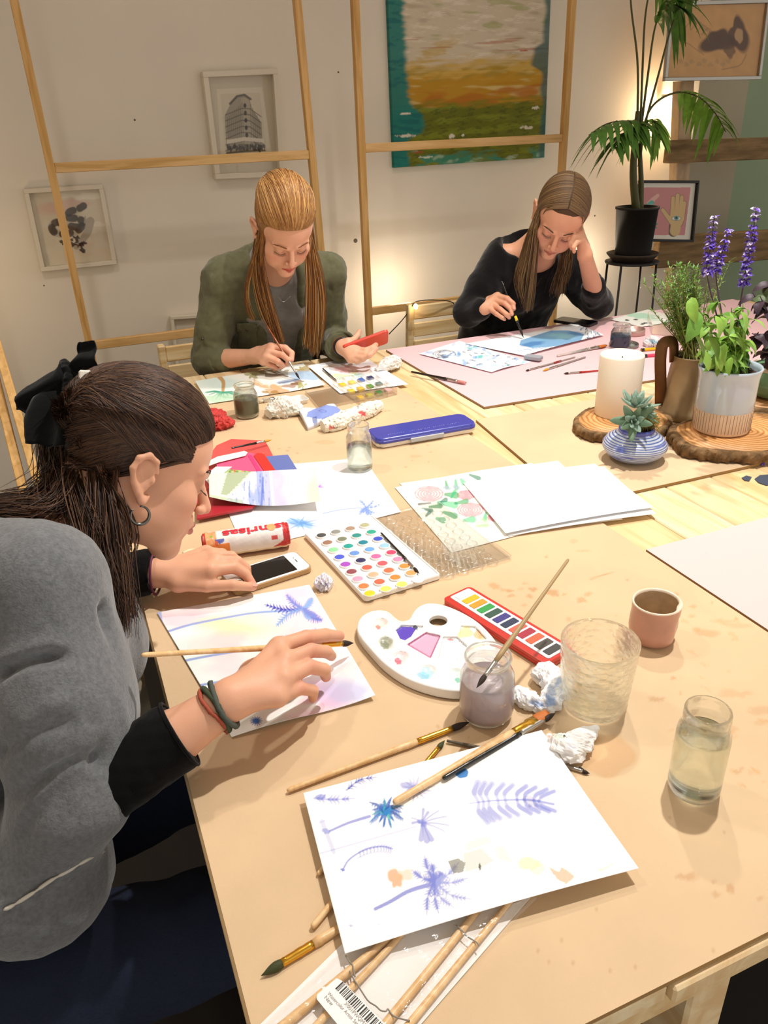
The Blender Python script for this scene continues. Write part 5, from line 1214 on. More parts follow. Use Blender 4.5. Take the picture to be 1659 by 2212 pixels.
o = flat('envelope', 'white envelope with round-cornered flap above the pink one', 'envelope', [(440, 1001), (470, 986), (528, 974), (535, 977), (530, 984), (470, 999), (440, 1010)], .7680, .001, mat('white_envelope', 'f0ece6', .6))
flat('paper_scrap', 'white folded paper corner by the brunette\'s eyebrow', 'paper', [(466, 1008), (501, 1008), (470, 1032), (452, 1046), (440, 1030)], .7700, .001, MATS['white_envelope'])
def art_flo(a):
    a.c[:] = lin('b9c888')
    for k in range(60): a.blob((rng.uniform(470, 562), rng.uniform(1010, 1034)), rng.uniform(2, 4), rng.choice(['e2584e', 'e88a78', '5f8f4a', 'dfe2a8', '7fae62']), .85, ry=2, irr=.5, seed=k)
sheet('floral_card', [(478, 1012), (560, 1020), (566, 1040), (460, 1036)], .768, 'b9c888', art_flo, .0015, None, 'green floral card peeping above the waterfall card', 'card', thick=.001)
# red net pouch
def crumple(name, label, cat, path, rad, m, seed=0, n=40, k=64, amp=.35, flat=.7, zmin=.7508, freq=55, group=None, col=None):
    """crushed tissue or cloth: a tube with ridged, faceted folds that rests on the table"""
    P = spline([pl(x, y, z) if len(q) == 3 else pl(x, y) for q in path for (x, y, z) in [q if len(q) == 3 else (*q, .76)]], k)
    r = np.interp(np.linspace(0, 1, k), np.linspace(0, 1, len(rad)), rad)
    V, F = tube(P, r, n)
    freq *= 1.6; amp *= 1.25; nn = smoothnoise(V, freq, seed); n2 = smoothnoise(V, freq * 2.7, seed + 1)
    cen = np.repeat(P, n, 0); d = V - cen
    V = cen + d * (1 + amp * (1 - 2 * np.abs(nn))[:, None] + amp * .45 * (1 - 2 * np.abs(n2))[:, None])
    V[:, 2] = (V[:, 2] - P[:, 2].mean()) * flat + P[:, 2].mean()
    V[:, 2] = np.maximum(V[:, 2], zmin)
    c_ = None
    if col: a = Art(proj(V), col[0]); [a.blob((x, y), r_, cc, al, ry=ry, irr=.5, seed=i) for i, (x, y, r_, ry, cc, al) in enumerate(col[1])]; c_ = a.c
    return mk(name, V, F, m, None, name != 'floral_cloth_roll' and False, label=label, cat=cat, group=group, col=c_)
M_tis = matcol('tissue', .9, .1)
crumple('mesh_pouch', 'crumpled sheer red net pouch beside the green-water jar', 'pouch', [(420, 895, .765), (455, 905, .768), (480, 912, .764), (508, 915, .757)], [.025, .035, .028, .006], mat('red_net', 'c9403c', .7, noise=.3, nscale=120), 3, amp=.25, flat=.6)
crumple('wet_wipe', 'crumpled wipe curled like a hook beside the tumbler, stained blue', 'wipe', [(1112, 1495, .757), (1140, 1512, .758), (1165, 1525, .758), (1190, 1518, .76), (1196, 1485, .763), (1180, 1455, .764), (1158, 1468, .761)], [.008, .011, .009, .011, .012, .013, .008], M_tis, 5, amp=.3, flat=.9, col=('f0f1f3', [(1160, 1520, 14, 8, '8fb0e0', .7), (1188, 1515, 10, 14, '6a9ad8', .7), (1195, 1490, 6, 16, '9ab4d8', .6), (1165, 1470, 5, 3, '5a6a80', .6)]))
crumple('wet_wipe', 'small twisted white wipe near the corner of the palm-study sheet', 'wipe', [(1183, 1590, .757), (1205, 1605, .760), (1228, 1620, .762), (1255, 1600, .762), (1287, 1572, .757)], [.004, .011, .015, .012, .004], M_tis, 9, amp=.3, flat=.8, col=('eceae8', [(1205, 1590, 12, 6, 'a9c4a8', .5), (1232, 1612, 12, 8, 'c4c6d4', .5), (1190, 1590, 5, 3, 'd0a090', .6)]))
crumple('paper_ball', 'tiny crushed paper ball right of the white smartphone', 'paper', [(684, 1262, .755), (700, 1260, .760), (716, 1266, .757)], [.005, .011, .006], M_tis, 12, amp=.45, flat=1, freq=120, col=('eceaf2', [(705, 1262, 5, 4, 'b8b8e0', .5)]))
crumple('wet_wipe', 'big crumpled wipe beside the blue tissue packet, stained grey', 'wipe', [(580, 895, .764), (600, 885, .768), (625, 880, .770), (650, 888, .764)], [.012, .026, .028, .010], M_tis, 15, amp=.3, flat=.8, col=('e9e5dc', [(590, 895, 8, 5, '9a9a88', .6), (630, 885, 12, 6, 'a9b8a0', .4), (620, 870, 8, 4, 'f6f4f0', .6)]))
crumple('wet_wipe', 'crumpled white wipe on the plank between the swatch sheet and the pink board', 'wipe', [(812, 800, .757), (828, 793, .762), (845, 785, .766), (860, 776, .764)], [.006, .015, .022, .010], M_tis, 19, amp=.3, flat=.9, col=('e6e4e0', [(825, 802, 6, 3, '707888', .7), (850, 795, 8, 5, 'c9d0c8', .5)]))
crumple('wet_wipe', 'crumpled tissue with pale blue stain behind the yellow marker', 'wipe', [(1392, 745, .757), (1408, 738, .765), (1428, 744, .759)], [.008, .020, .010], M_tis, 23, amp=.3, flat=.8, col=('e4e2e4', [(1412, 738, 9, 5, 'a0d0e0', .8)]))
crumple('floral_cloth_roll', 'white cloth roll dotted with red flowers left of the blue paint case', 'cloth', [(697, 922, .764), (725, 914, .766), (760, 900, .767), (795, 886, .767), (818, 876, .764)], [.014, .020, .019, .019, .014], M_tis, 27, amp=.12, flat=1, col=('ece8dc', [(783, 893, 7, 6, 'd8353c', .9), (716, 924, 6, 4, 'd04038', .8)] + [(rng.uniform(700, 815), rng.uniform(872, 925), 1.6, 1.2, rng.choice(['4a4a48', 'a83a38', '6a7a58']), .85) for k in range(45)]))
# open plastic tissue packet
def art_tp(a):
    a.c[:] = lin('dfe3ee')
    a.poly([(665, 890), (700, 874), (738, 880), (730, 895), (690, 905), (662, 900)], '6f86d4', .85); a.blob((697, 888), 8, '3c4f9c', .8, ry=3, ring=.9); a.poly([(674, 902), (684, 899), (686, 912), (676, 915)], '4a5aa0', .7); a.blob((655, 905), 8, 'f4f4f8', .8, ry=8)
sheet('tissue_packet', [(645, 885), (722, 873), (742, 888), (664, 918)], .766, 'dfe3ee', art_tp, .0014, lambda u, v: .008 * np.sin(u * PI) * np.sin(v * PI) + .003 * np.sin(9 * u + 4 * v), 'half-empty blue and white plastic tissue packet behind the floral cloth roll', 'tissue packet', thick=.014)
# clear compartment paint box with lid
def quadbox(t, name, pts, z, h, m, inner=None):
    P = [pl(x, y, z) for x, y in pts]; mb = MB()
    for i in range(4): A, B = P[i], P[(i + 1) % 4]; mb.add(*bar(A + [0, 0, h / 2], B + [0, 0, h / 2], .0015, h, 0, up=(0, 0, 1)))
    mb.add(P + [p + np.array([0, 0, .0012]) for p in P], [(3, 2, 1, 0), (4, 5, 6, 7)])
    if inner:
        nu, nv = inner
        for i in range(1, nu): f = i / nu; mb.add(*bar(P[0] * (1 - f) + P[1] * f + [0, 0, h / 2], P[3] * (1 - f) + P[2] * f + [0, 0, h / 2], .001, h * .9, 0))
        for i in range(1, nv): f = i / nv; mb.add(*bar(P[0] * (1 - f) + P[3] * f + [0, 0, h / 2], P[1] * (1 - f) + P[2] * f + [0, 0, h / 2], .001, h * .9, 0))
    mb.build(name, m, t); return P
t = thing('paint_box', 'clear compartment box of gouache in yellow, green, blue and pink', 'paint box', pl(785, 845, .7506))
M_frost = thinclear('frosted_plastic', 'f4f0ea', .25, .16)
P = quadbox(t, 'tray', [(720, 832), (800, 812), (858, 852), (778, 874)], .7512, .017, M_frost, (4, 3))
for k, (i, j, cc) in enumerate(((0, 0, 'f2c62c'), (0, 1, 'e6c440'), (0, 2, 'c9a43a'), (1, 0, 'efd060'), (1, 1, 'd8b43c'), (1, 2, 'a8a040'), (2, 0, '3f66b4'), (2, 1, '5e8f3c'), (2, 2, '3f6e38'), (3, 0, '24305c'), (3, 1, '6f7f7a'), (3, 2, 'd6a4a0'))):
    u, v = (i + .5) / 4, (j + .5) / 3; p = (P[0] * (1 - u) + P[1] * u) * (1 - v) + (P[3] * (1 - u) + P[2] * u) * v
    V, F = slab(rrect(.021, .024, .004), [(0, 0), (.001, .008), (.003, .009)], p + [0, 0, .0012]); V[:, 2] += .001 * smoothnoise(V, 300, k); mk('paint', V, F, mat('gouache_' + cc, cc, .55), t)
t = thing('box_lid', 'empty clear plastic lid left of the gouache compartment box', 'lid', pl(715, 860, .7503)); quadbox(t, 'shell', [(660, 850), (720, 838), (775, 868), (690, 886)], .7506, .008, M_frost)
t = thing('plastic_box', 'clear plastic box behind the watering can on the pink board', 'box', pl(1420, 710, .7516)); quadbox(t, 'shell', [(1398, 690), (1450, 690), (1470, 728), (1408, 722)], .7520, .03, M_frost)
# white mixing tray behind the wipe
t = thing('mixing_tray', 'white plastic mixing tray half covered by the crumpled wipe', 'palette', pl(628, 878, .7504))
MB().add(*slab(rrect(.085, .055, .012), [(.006, 0), (0, .012), (.002, .0122), (.008, .002)], pl(632, 872, .7506), R3(pl(660, 866) - pl(600, 880)))).build('tray', mat('dull_white_plastic', 'e8e4de', .4), t)

# ---------------- round tins ----------------
for (x, y, lbl, R0, h0, cc, cn) in ((1366, 722, 'open round tin smeared with green paint behind the blue-water jar', .042, .020, '5f9a84', 'tin'), (1347, 748, 'shallow round tin lid under and behind the blue-water jar', .048, .010, '6a7a78', 'tin lid')):
    c = pl(x, y, .7508); c[2] = .7508; t = thing('paint_tin' if cn == 'tin' else 'tin_lid', lbl, cn, c)
    V, F = lathe([(0, 0), (R0, 0), (R0, h0), (R0 - .001, h0 + .0006), (R0 - .002, h0), (R0 - .002, .002), (0, .002)], c, 40); mk('body', V, F, mat('tin_metal_pink' if cn == 'tin' else 'tin_metal', 'c4a49c' if cn == 'tin' else '8c8884', .35, metal=.6), t)
    V, F = lathe([(R0 - .0022, .0022), (R0 * .7, .004), (0, .0035)], c, 40); V[:, 2] += .001 * smoothnoise(V, 200, 3); mk('paint', V, F, mat('tin_paint_' + cc, cc, .4, noise=.5, nscale=70), t)

# ---------------- blue paint case ----------------
zc = lambda x, y: (800 + x / 6.636, 880 + y / 6.636)
q = [(806, 924), (985, 889), (1036, 908), (1034, 925), (855, 964), (812, 962)]
A = pl(815, 952, .752); B = pl(1030, 921, .752); xd = B - A; 
c = (pl(812, 948, .776) + pl(1034, 910, .776) + pl(806, 922, .776) + pl(985, 890, .776)) / 4
Lc = np.linalg.norm(pl(812, 950, .776) - pl(1030, 912, .776)); Wc = .088
R = R3(pl(1034, 912, .776) - pl(812, 950, .776)); c = (pl(812, 950, .776) + pl(1034, 912, .776)) / 2 + R[:, 1] * Wc * .46; c[2] = .7508
t = thing('paint_case', 'closed blue folding paint case with grey latch and white base', 'paint case', c)
ol = rrect(Lc, Wc, .022)
th_ = np.arange(len(ol))
# scalloped base
ols = []
per = np.concatenate([np.linspace(ol[i], ol[(i + 1) % len(ol)], 12, endpoint=False) if np.linalg.norm(ol[i] - ol[(i + 1) % len(ol)]) > .02 else ol[i:i + 1] for i in range(len(ol))])
sc_ = np.abs(np.sin(np.cumsum(np.linalg.norm(np.roll(per, -1, 0) - per, axis=1)) / .021 * PI / 1.0)) ** .5
V, F = slab(per, [(.006, 0), (.002, .004), (.0015, .011)], c, R); V[:len(per)] = V[:len(per)]
n = len(per); ctr2 = c + np.array([0, 0, 0]); 
for j in range(3): seg = V[j * n:(j + 1) * n]; d = seg - ctr2; d[:, 2] = 0; V[j * n:(j + 1) * n] = seg - d / (np.linalg.norm(d, axis=1)[:, None]) * (.0035 * (1 - sc_))[:, None]
MB().add(V, F).build('base', mat('case_white', 'ece6dc', .4), t, smooth=False)
MB().add(*slab(ol, [(.003, .010), (.003, .0125)], c, R)).build('gasket', mat('case_black', '18181c', .5), t)
MB().add(*slab(ol, [(.001, .0120), (0, .013), (0, .0175), (.0015, .019), (.0015, .0205), (.003, .0235), (.005, .0245)], c, R)).build('lid', mat('case_blue', '3f45a8', .3, coat=.4, noise=.06, nscale=40), t)
lc_ = c + R @ np.array([-.005, -Wc / 2 - .0015, .0105]); MB().add(*box(lc_, (.088, .004, .012), R, .0018)).build('latch', mat('latch_grey', 'b4b8bc', .4), t)
for sx in (-.3, .28): MB().add(*box(c + R @ np.array([Lc * sx, Wc / 2, .018]), (.008, .004, .006), R, .001)).build('hinge', MATS['case_blue'], t)
mb = MB(); g = np.random.default_rng(8)
for k in range(34):
    x = -.36 + .72 * k / 34
    if k in (8, 9, 20, 27): continue
    mb.add(*box(c + R @ np.array([Lc * x, -.020 + g.uniform(-.0015, .0015), .0247]), (.0022, g.uniform(.001, .004), .0003), R @ rotz(g.uniform(-.6, .6)), 0))
mb.build('worn_lettering', mat('worn_silver', '8f96d0', .4), t)

# ---------------- biscuit packet ----------------
A = pl(437, 1166, .772); B = pl(624, 1148, .772); ax_ = B - A; L = np.linalg.norm(ax_); ax_ /= L
A = pl(440, 1180, .7505 + .0225); A[2] = .7735; B = A + ax_ * L; B = pl(622, 1153, .7735); ax_ = (B - A) / np.linalg.norm(B - A); L = np.linalg.norm(B - A)
side = np.cross([0, 0, 1], ax_)  # away from the camera
rB = .0225; nu, nv = 150, 90
u, v = np.meshgrid(np.linspace(0, 1, nu), np.linspace(0, 1, nv), indexing='ij'); u = u.ravel(); v = v.ravel(); th = v * 2 * PI
rr = rB * (1 - .08 * (np.minimum(u, 1 - u) < .03)) + .0006 * smoothnoise(np.stack([u * L * 120, np.cos(th) * 2, np.sin(th) * 2], 1), 1, 3) * (1 + 1.5 * (np.minimum(u, 1 - u) < .12))
ct, st = np.cos(th), np.sin(th); ct = np.sign(ct) * np.abs(ct) ** .9; st = np.sign(st) * np.abs(st) ** .9
X = A + ax_ * (u * L)[:, None] + side * (rr * ct)[:, None] + np.array([0, 0, 1.]) * (rr * st)[:, None]
X[:, 2] = np.maximum(X[:, 2], .7508)
# end caps
a = Art(proj(X), 'eee9e6'); arc = (th / (2 * PI))
# th=pi/2 top, th=pi faces the camera
rd = 'c22a2c'
uvm = lambda m, cc, al=1.: uvmix2(a, m, cc, al)
def uvmix2(a, m, cc, al): a.c = a.c * (1 - (m * al)[:, None]) + lin(cc) * (m * al)[:, None]
uvm((u > .93 - .0 * th) * 1., rd); uvm(((u > .78) & (th > PI * (.98) + (.93 - u) * 4)) * 1., rd); uvm((u < .035) * 1., 'b83028')
uvm(((u < .30) & (th > PI * .86) & (th < PI * 1.25) & (u > .03)) * 1., 'f08428', .95); uvm(((u < .16) & (th > PI * .40) & (th < PI * .88) & (u > .03)) * 1., 'f09c58', .9)
uvm((th > PI * 1.30) * 1., rd, .95); uvm((th < PI * .12) * 1., rd, .9); uvm(((th > PI * 1.15) & (th < PI * 1.3) & (u > .2)) * 1., 'e9dcc0')
m_ = (((u - .19) / .055) ** 2 + ((th - PI * .76) / .30) ** 2 < 1) * 1.; uvm(m_ * (th > PI * .72), '5864b4', .95); m_ = (((u - .1) / .02) ** 2 + ((th - PI * .62) / .15) ** 2 < 1) * 1.; uvm(m_, '86b84a', .9)
m_ = (((u - .15) / .022) ** 2 + ((th - PI * .84) / .22) ** 2 < 1) * 1.; uvm(m_, 'e86a3a', .9)
m_ = ((u > .79) & (u < .86) & (th > PI * .84) & (th < PI * .95)); uvm(m_ * 1., 'd23a36', .95)
t = thing('biscuit_packet', 'red and white biscuit roll packet with red lettering, upside down, behind the left hand', 'biscuit packet', (A + B) / 2 - np.array([0, 0, .0228]))
mk('wrapper', X, gridF(nu, nv), matcol('foil_wrapper', .32, .5, coat=.3), t, True, col=a.c)
mb = MB()
for (P, s_) in ((A, -1), (B, 1)):
    V, F = lathe([(rB * .93, 0), (rB * .8, .002), (rB * .3, .0015), (0, .003)], P, 28, R=frame(ax_ * s_)); V += .0008 * smoothnoise(V, 500, 5)[:, None]; V[:, 2] = np.maximum(V[:, 2], .7508); mb.add(V, F)
mb.build('end_fold', mat('red_foil', 'b83028', .35), t)
def wrap(V2, u0, th0, flip=-1):
    """lettering rolled on the wrapper: x runs back along the axis, y runs down towards the camera side"""
    uu = u0 * L - V2[:, 0]; t_ = th0 + V2[:, 1] / rB
    r_ = rB + .0014
    return A + ax_ * uu[:, None] + side * (r_ * np.cos(t_))[:, None] + np.array([0, 0, 1.]) * (r_ * np.sin(t_))[:, None]
V2, F2 = text_mesh('s nrisas', .0235, .0007); sc_x = (L * .70) / (V2[:, 0].max()); V2[:, 0] *= sc_x
V2[:, 1] *= 1.0
mk('lettering', wrap(V2, .93, PI * .50), [f[::-1] for f in F2], mat('red_ink', 'd2263a', .4), t, False)
# the round biscuit standing in for the letter o
V, F = lathe([(0, .0006), (.0078, .0004), (.0082, 0)], (0, 0, 0), 24, closed=False); V2 = V.copy(); Vb = np.stack([V[:, 0] + sc_x * 0 + .0, V[:, 1]], 1)
Vb[:, 0] += L * .125; Vb[:, 1] += .0065
mk('printed_biscuit', wrap(Vb, .93, PI * .50), F, mat('biscuit_print', 'eaa86a', .45), t, False)
# pale strap / ribbon end beside the packet
MB().add(*tube(spline([pl(395, 1195, .753), pl(410, 1188, .755), pl(432, 1188, .753)], 12), .004, 8, flat=.3)).build('rubber_band', mat('cream_band', 'e9dcb4', .6), label='cream coloured ribbon end lying left of the biscuit packet', cat='ribbon', smooth=True)
# dark blue petals on the planks at the right edge
def art_n(a): pass
for pts, lb in (([(1602, 1032), (1612, 1027), (1624, 1030), (1618, 1039), (1608, 1037)], 'small dark petal on the plank left of the big navy one'), ([(1630, 1034), (1642, 1026), (1670, 1024), (1690, 1045), (1655, 1048), (1638, 1042)], 'large navy petal on the plank at the right edge')):
    flat('petal', lb, 'petal', pts, .7456, .0008, mat('navy_petal', '3c4456', .7))
# ---------------- candle, wood slices ----------------
M_slice = mat('slice_wood', 'c98f55', .6, noise=.25, nscale=14, bump=.2, bscale=30, stretch=(1, 1, 1))
def ringmat():
    m = bpy.data.materials.new('slice_rings'); m.use_nodes = True; N = m.node_tree.nodes; L = m.node_tree.links; b = N['Principled BSDF']; b.inputs['Roughness'].default_value = .55
    tc = N.new('ShaderNodeTexCoord'); w = N.new('ShaderNodeTexWave'); w.wave_type = 'RINGS'; w.rings_direction = 'Z'; w.inputs['Scale'].default_value = 26; w.inputs['Distortion'].default_value = 3; w.inputs['Detail'].default_value = 3; w.inputs['Detail Scale'].default_value = 1.5
    L.new(tc.outputs['Object'], w.inputs['Vector']); cr = N.new('ShaderNodeValToRGB')
    cr.color_ramp.elements[0].color = (*lin('b9783f'), 1); cr.color_ramp.elements[1].color = (*lin('dca76c'), 1); cr.color_ramp.elements[1].position = .6
    L.new(w.outputs[0], cr.inputs[0]); L.new(cr.outputs[0], b.inputs['Base Color']); return m
M_ring = ringmat()
M_bark = mat('tree_bark', '86694a', .9, noise=.6, nscale=60, bump=1, bscale=90, spec=.1)
def wslice(label, c, rx, ry, h, rot=0, seed=0):
    t = thing('wood_slice', label, 'wood slice', c); n = 160; th = np.arange(n) * 2 * PI / n; g = np.random.default_rng(seed)
    w = 1 + sum(g.normal() * .025 * np.sin(k * th + g.uniform(0, 6)) / k ** .3 for k in range(2, 9)); chunk = .035 * np.abs(np.sin(th * 11 + 2 * np.sin(3 * th + seed))) ** .5
    def ringp(s, z, ch=1): r = w * s + chunk * ch; x = rx * r * np.cos(th); y = ry * r * np.sin(th); return np.column_stack([x * math.cos(rot) - y * math.sin(rot), x * math.sin(rot) + y * math.cos(rot), np.full(n, z)])
    V = np.concatenate([ringp(.93, 0), ringp(1.0, h * .15), ringp(1.0, h * .6), ringp(.985, h * .9), ringp(.95, h), ringp(.9, h, .3)]); V[n:4 * n] += .0055 * smoothnoise(V[n:4 * n], 190, seed)[:, None] * [1, 1, .3]
    F = [(j * n + i, j * n + (i + 1) % n, (j + 1) * n + (i + 1) % n, (j + 1) * n + i) for j in range(5) for i in range(n)] + [tuple(range(n))[::-1]]
    mk('bark', V + c, F, M_bark, t)
    V = np.concatenate([ringp(.90, h * .97, .3), ringp(.90, h, .3), ringp(.5, h + .0006, 0), [[0, 0, h + .0006]]])
    F = [(j * n + i, j * n + (i + 1) % n, (j + 1) * n + (i + 1) % n, (j + 1) * n + i) for j in range(2) for i in range(n)] + [(2 * n + i, 2 * n + (i + 1) % n, 3 * n) for i in range(n)]
    mk('top_face', V + c, F, M_ring, t); return t
c1 = pl(1345, 905, .775); c1[2] = .7512
wslice('round bark-edged wood slice under the white pillar candle', c1, .125, .105, .024, .2, 1)
c2 = np.array([1.398, 1.228, .7512])
wslice('largest bark-edged wood slice under the blue and cream pot and the watering can', c2, .185, .120, .026, -.1, 4)
c3 = np.array([1.66, 1.40, .7512])
wslice('bark-edged wood slice under the green pot at the right edge', c3, .14, .11, .024, 0, 8)
# candle
cc = pl(1331, 893, .7758); cc[2] = .7758
HC = .150; rc = .0530
t = thing('pillar_candle', 'tall thick white pillar candle on the round wood slice', 'candle', cc)
V, F = lathe([(0, 0), (rc - .002, 0), (rc, .003), (rc * .99, HC * .5), (rc * .985, HC - .004), (rc * .95, HC), (rc * .74, HC), (rc * .68, HC - .006), (rc * .6, HC - .010), (0, HC - .012)], cc, 56)
mk('wax', V, F, mat('white_wax', 'f4ead8', .45, sss=.3), t)
MB().add(*tube([cc + [0, 0, HC - .013], cc + [.001, 0, HC - .006]], .0012, 6)).build('wick', mat('burnt_wick', '3a2f28', .9), t)
# ---------------- leaf helpers ----------------
def leafV(L, Wd, n=8, droop=.5, fold=.25, cup=0, tw=0, point=.7):
    """one leaf blade along +x, 3 verts across, returns V,F"""
    s = np.linspace(0, 1, n); w = Wd * np.sin(PI * s ** point) ** .8 * .5 + 1e-5
    a = droop * s; dx = np.cos(a); dz = -np.sin(a)
    x = np.concatenate([[0], np.cumsum((dx[1:] + dx[:-1]) / 2)]) * L / (n - 1); z = np.concatenate([[0], np.cumsum((dz[1:] + dz[:-1]) / 2)]) * L / (n - 1)
    V = []
    for k in (-1, -.5, 0, .5, 1): V.append(np.column_stack([x, k * w, z + abs(k) * w * fold * 2 * (1 - .4 * abs(k)) + .0 * s]))
    V = np.concatenate(V); F = [(k * n + i, k * n + i + 1, (k + 1) * n + i + 1, (k + 1) * n + i) for k in range(4) for i in range(n - 1)]
    return V, F
def place(V, p, yaw, pitch, roll=0):
    cy, sy, cp, sp, cr, sr = math.cos(yaw), math.sin(yaw), math.cos(pitch), math.sin(pitch), math.cos(roll), math.sin(roll)
    R = np.array([[cy, -sy, 0], [sy, cy, 0], [0, 0, 1]]) @ np.array([[cp, 0, -sp], [0, 1, 0], [sp, 0, cp]]) @ np.array([[1, 0, 0], [0, cr, -sr], [0, sr, cr]])
    return V @ R.T + np.asarray(p)
def leafmat(name, c, c2=None, rough=.45):
    m = mat(name, c, rough, noise=.22, nscale=35, spec=.4, bump=.3, bscale=150)
    m.node_tree.nodes['Principled BSDF'].inputs['Subsurface Weight'].default_value = .15
    m.node_tree.nodes['Principled BSDF'].inputs['Subsurface Radius'].default_value = (.004, .006, .002)
    return m
G = np.random.default_rng(21)
M_soil = mat('potting_soil', '3a2a1e', .95, noise=.6, nscale=160, bump=1, bscale=160)
# ---------------- blue carved pot with echeveria ----------------
c = pl(1390, 1003, .7508); c = c + np.array([.0, .035, 0]); c[2] = .7508
t = thing('ceramic_pot', 'squat blue and white carved pot in front of the candle', 'pot', c)
pr_ = [(0, 0), (.030, 0), (.046, .006), (.062, .018), (.0695, .030), (.0690, .040), (.060, .052), (.045, .062), (.036, .068), (.036, .074), (.033, .074), (.033, .064)]
V, F = lathe(pr_, c, 72, wob=None)
def bluepot():
    m = bpy.data.materials.new('carved_blue_glaze'); m.use_nodes = True; N = m.node_tree.nodes; L = m.node_tree.links; b = N['Principled BSDF']; b.inputs['Roughness'].default_value = .3; b.inputs['Coat Weight'].default_value = .4
    tc = N.new('ShaderNodeTexCoord'); w = N.new('ShaderNodeTexWave'); w.wave_type = 'BANDS'; w.bands_direction = 'Z'; w.inputs['Scale'].default_value = 75; w.inputs['Distortion'].default_value = 2.5; w.inputs['Detail'].default_value = 3; w.inputs['Detail Scale'].default_value = .3
    mp = N.new('ShaderNodeMapping'); mp.inputs['Scale'].default_value = (.5, .5, 1); L.new(tc.outputs['Object'], mp.inputs['Vector']); L.new(mp.outputs[0], w.inputs['Vector'])
    n = N.new('ShaderNodeTexNoise'); n.inputs['Scale'].default_value = 14; mp2 = N.new('ShaderNodeMapping'); mp2.inputs['Scale'].default_value = (1, 1, 5); L.new(tc.outputs['Object'], mp2.inputs['Vector']); L.new(mp2.outputs[0], n.inputs['Vector'])
    cr = N.new('ShaderNodeValToRGB'); cr.color_ramp.elements[0].color = (*lin('5468a8'), 1); cr.color_ramp.elements[1].color = (*lin('c2cbdc'), 1); cr.color_ramp.elements[0].position = .15; cr.color_ramp.elements[1].position = .5; L.new(w.outputs[0], cr.inputs[0])
    cr2 = N.new('ShaderNodeValToRGB'); cr2.color_ramp.elements[0].position = .55; cr2.color_ramp.elements[1].position = .66; L.new(n.outputs['Fac'], cr2.inputs[0])
    mx = N.new('ShaderNodeMix'); mx.data_type = 'RGBA'; mx.inputs[7].default_value = (*lin('5567b4'), 1); L.new(cr2.outputs[0], mx.inputs[0]); L.new(cr.outputs[0], mx.inputs[6]); L.new(mx.outputs[2], b.inputs['Base Color'])
    bp = N.new('ShaderNodeBump'); bp.inputs['Strength'].default_value = .6; bp.inputs['Distance'].default_value = .001; L.new(w.outputs[0], bp.inputs['Height']); L.new(bp.outputs[0], b.inputs['Normal']); return m
mk('body', V, F, bluepot(), t)
V, F = lathe([(.0375, .0655), (.0385, .070), (.0375, .0752), (.034, .0755), (.0325, .072)], c, 48, closed=False); mk('neck_band', V, F, mat('cobalt_glaze', '4450a4', .25, coat=.5), t)
V, F = lathe([(0, .068), (.033, .066)], c, 24, closed=False); mk('soil', V, F, M_soil, t)
def mossball(c, r, n, seed, name='moss', parent=None):
    g = np.random.default_rng(seed); P = []; 
    for k in range(n):
        d = g.normal(size=3); d[2] = abs(d[2]) * .7; d /= np.linalg.norm(d); p = c + d * r * g.uniform(.2, .9); e = p + g.normal(size=3) * r * .3; e2 = e + g.normal(size=3) * r * .25; P.append([p, (p + e) / 2 + g.normal(size=3) * r * .08, e, e2])
    V, F = tubes(np.array(P), np.full((n, 4), .00045), 3); return mk(name, V, F, mat('dry_moss', '8a7a3c', .9), parent)
P_ = c + np.array([.022, -.008, .078]); mossball(P_, .024, 420, 2, 'moss', t)
tp = thing('echeveria', 'grey-green rosette succulent growing in the squat blue pot', 'succulent', c + np.array([0, 0, .066]))
M_ech = leafmat('echeveria_leaf', '68846a', rough=.5); M_ech2 = leafmat('echeveria_pale', '86a090', rough=.5)
def echrose(cen, axis, n, L, tag_):
    R = frame(axis); cen = np.asarray(cen)
    for k in range(n):
        f = k / n; yaw = k * 2.3999; pitch = .12 + 1.15 * f; LL = L * (1 - .55 * f)
        s = np.linspace(0, 1, 8); w = LL * .21 * np.sin(PI * s ** .62 * .97 + .03) ** .6; w[-1] = .0005
        pts = np.column_stack([s * LL, 0 * s, .22 * LL * s ** 2]); V, F = tube(pts, np.maximum(w, .0012), 10, flat=.32 if False else None)
        # squash across the leaf thickness
        V[:, 2] = np.interp(V[:, 0], s * LL, .22 * LL * s ** 2) + (V[:, 2] - np.interp(V[:, 0], s * LL, .22 * LL * s ** 2)) * .38
        V = place(V, (0, 0, 0), yaw, pitch); V = V @ R.T + cen
        mk('leaf', V, F, M_ech2 if f > .45 or tag_ else M_ech, tp)
base = c + np.array([0, 0, .070]); top = pl(1385, 880, .86); top = base + np.array([-.020, -.012, .040])
MB().add(*tube(spline([base - [0, 0, .01], base + [-.005, -.003, .02], top], 8), .004, 8)).build('stem', mat('succulent_stem', '7a7350', .7), tp, smooth=True)
echrose(top + np.array([.0, 0, .018]), (.1, -.15, 1), 16, .052, 1)
echrose(top + np.array([-.014, -.014, -.008]), (-.5, -.75, .35), 15, .052, 0)
echrose(top + np.array([.018, -.010, .003]), (.8, -.5, .5), 12, .038, 0)
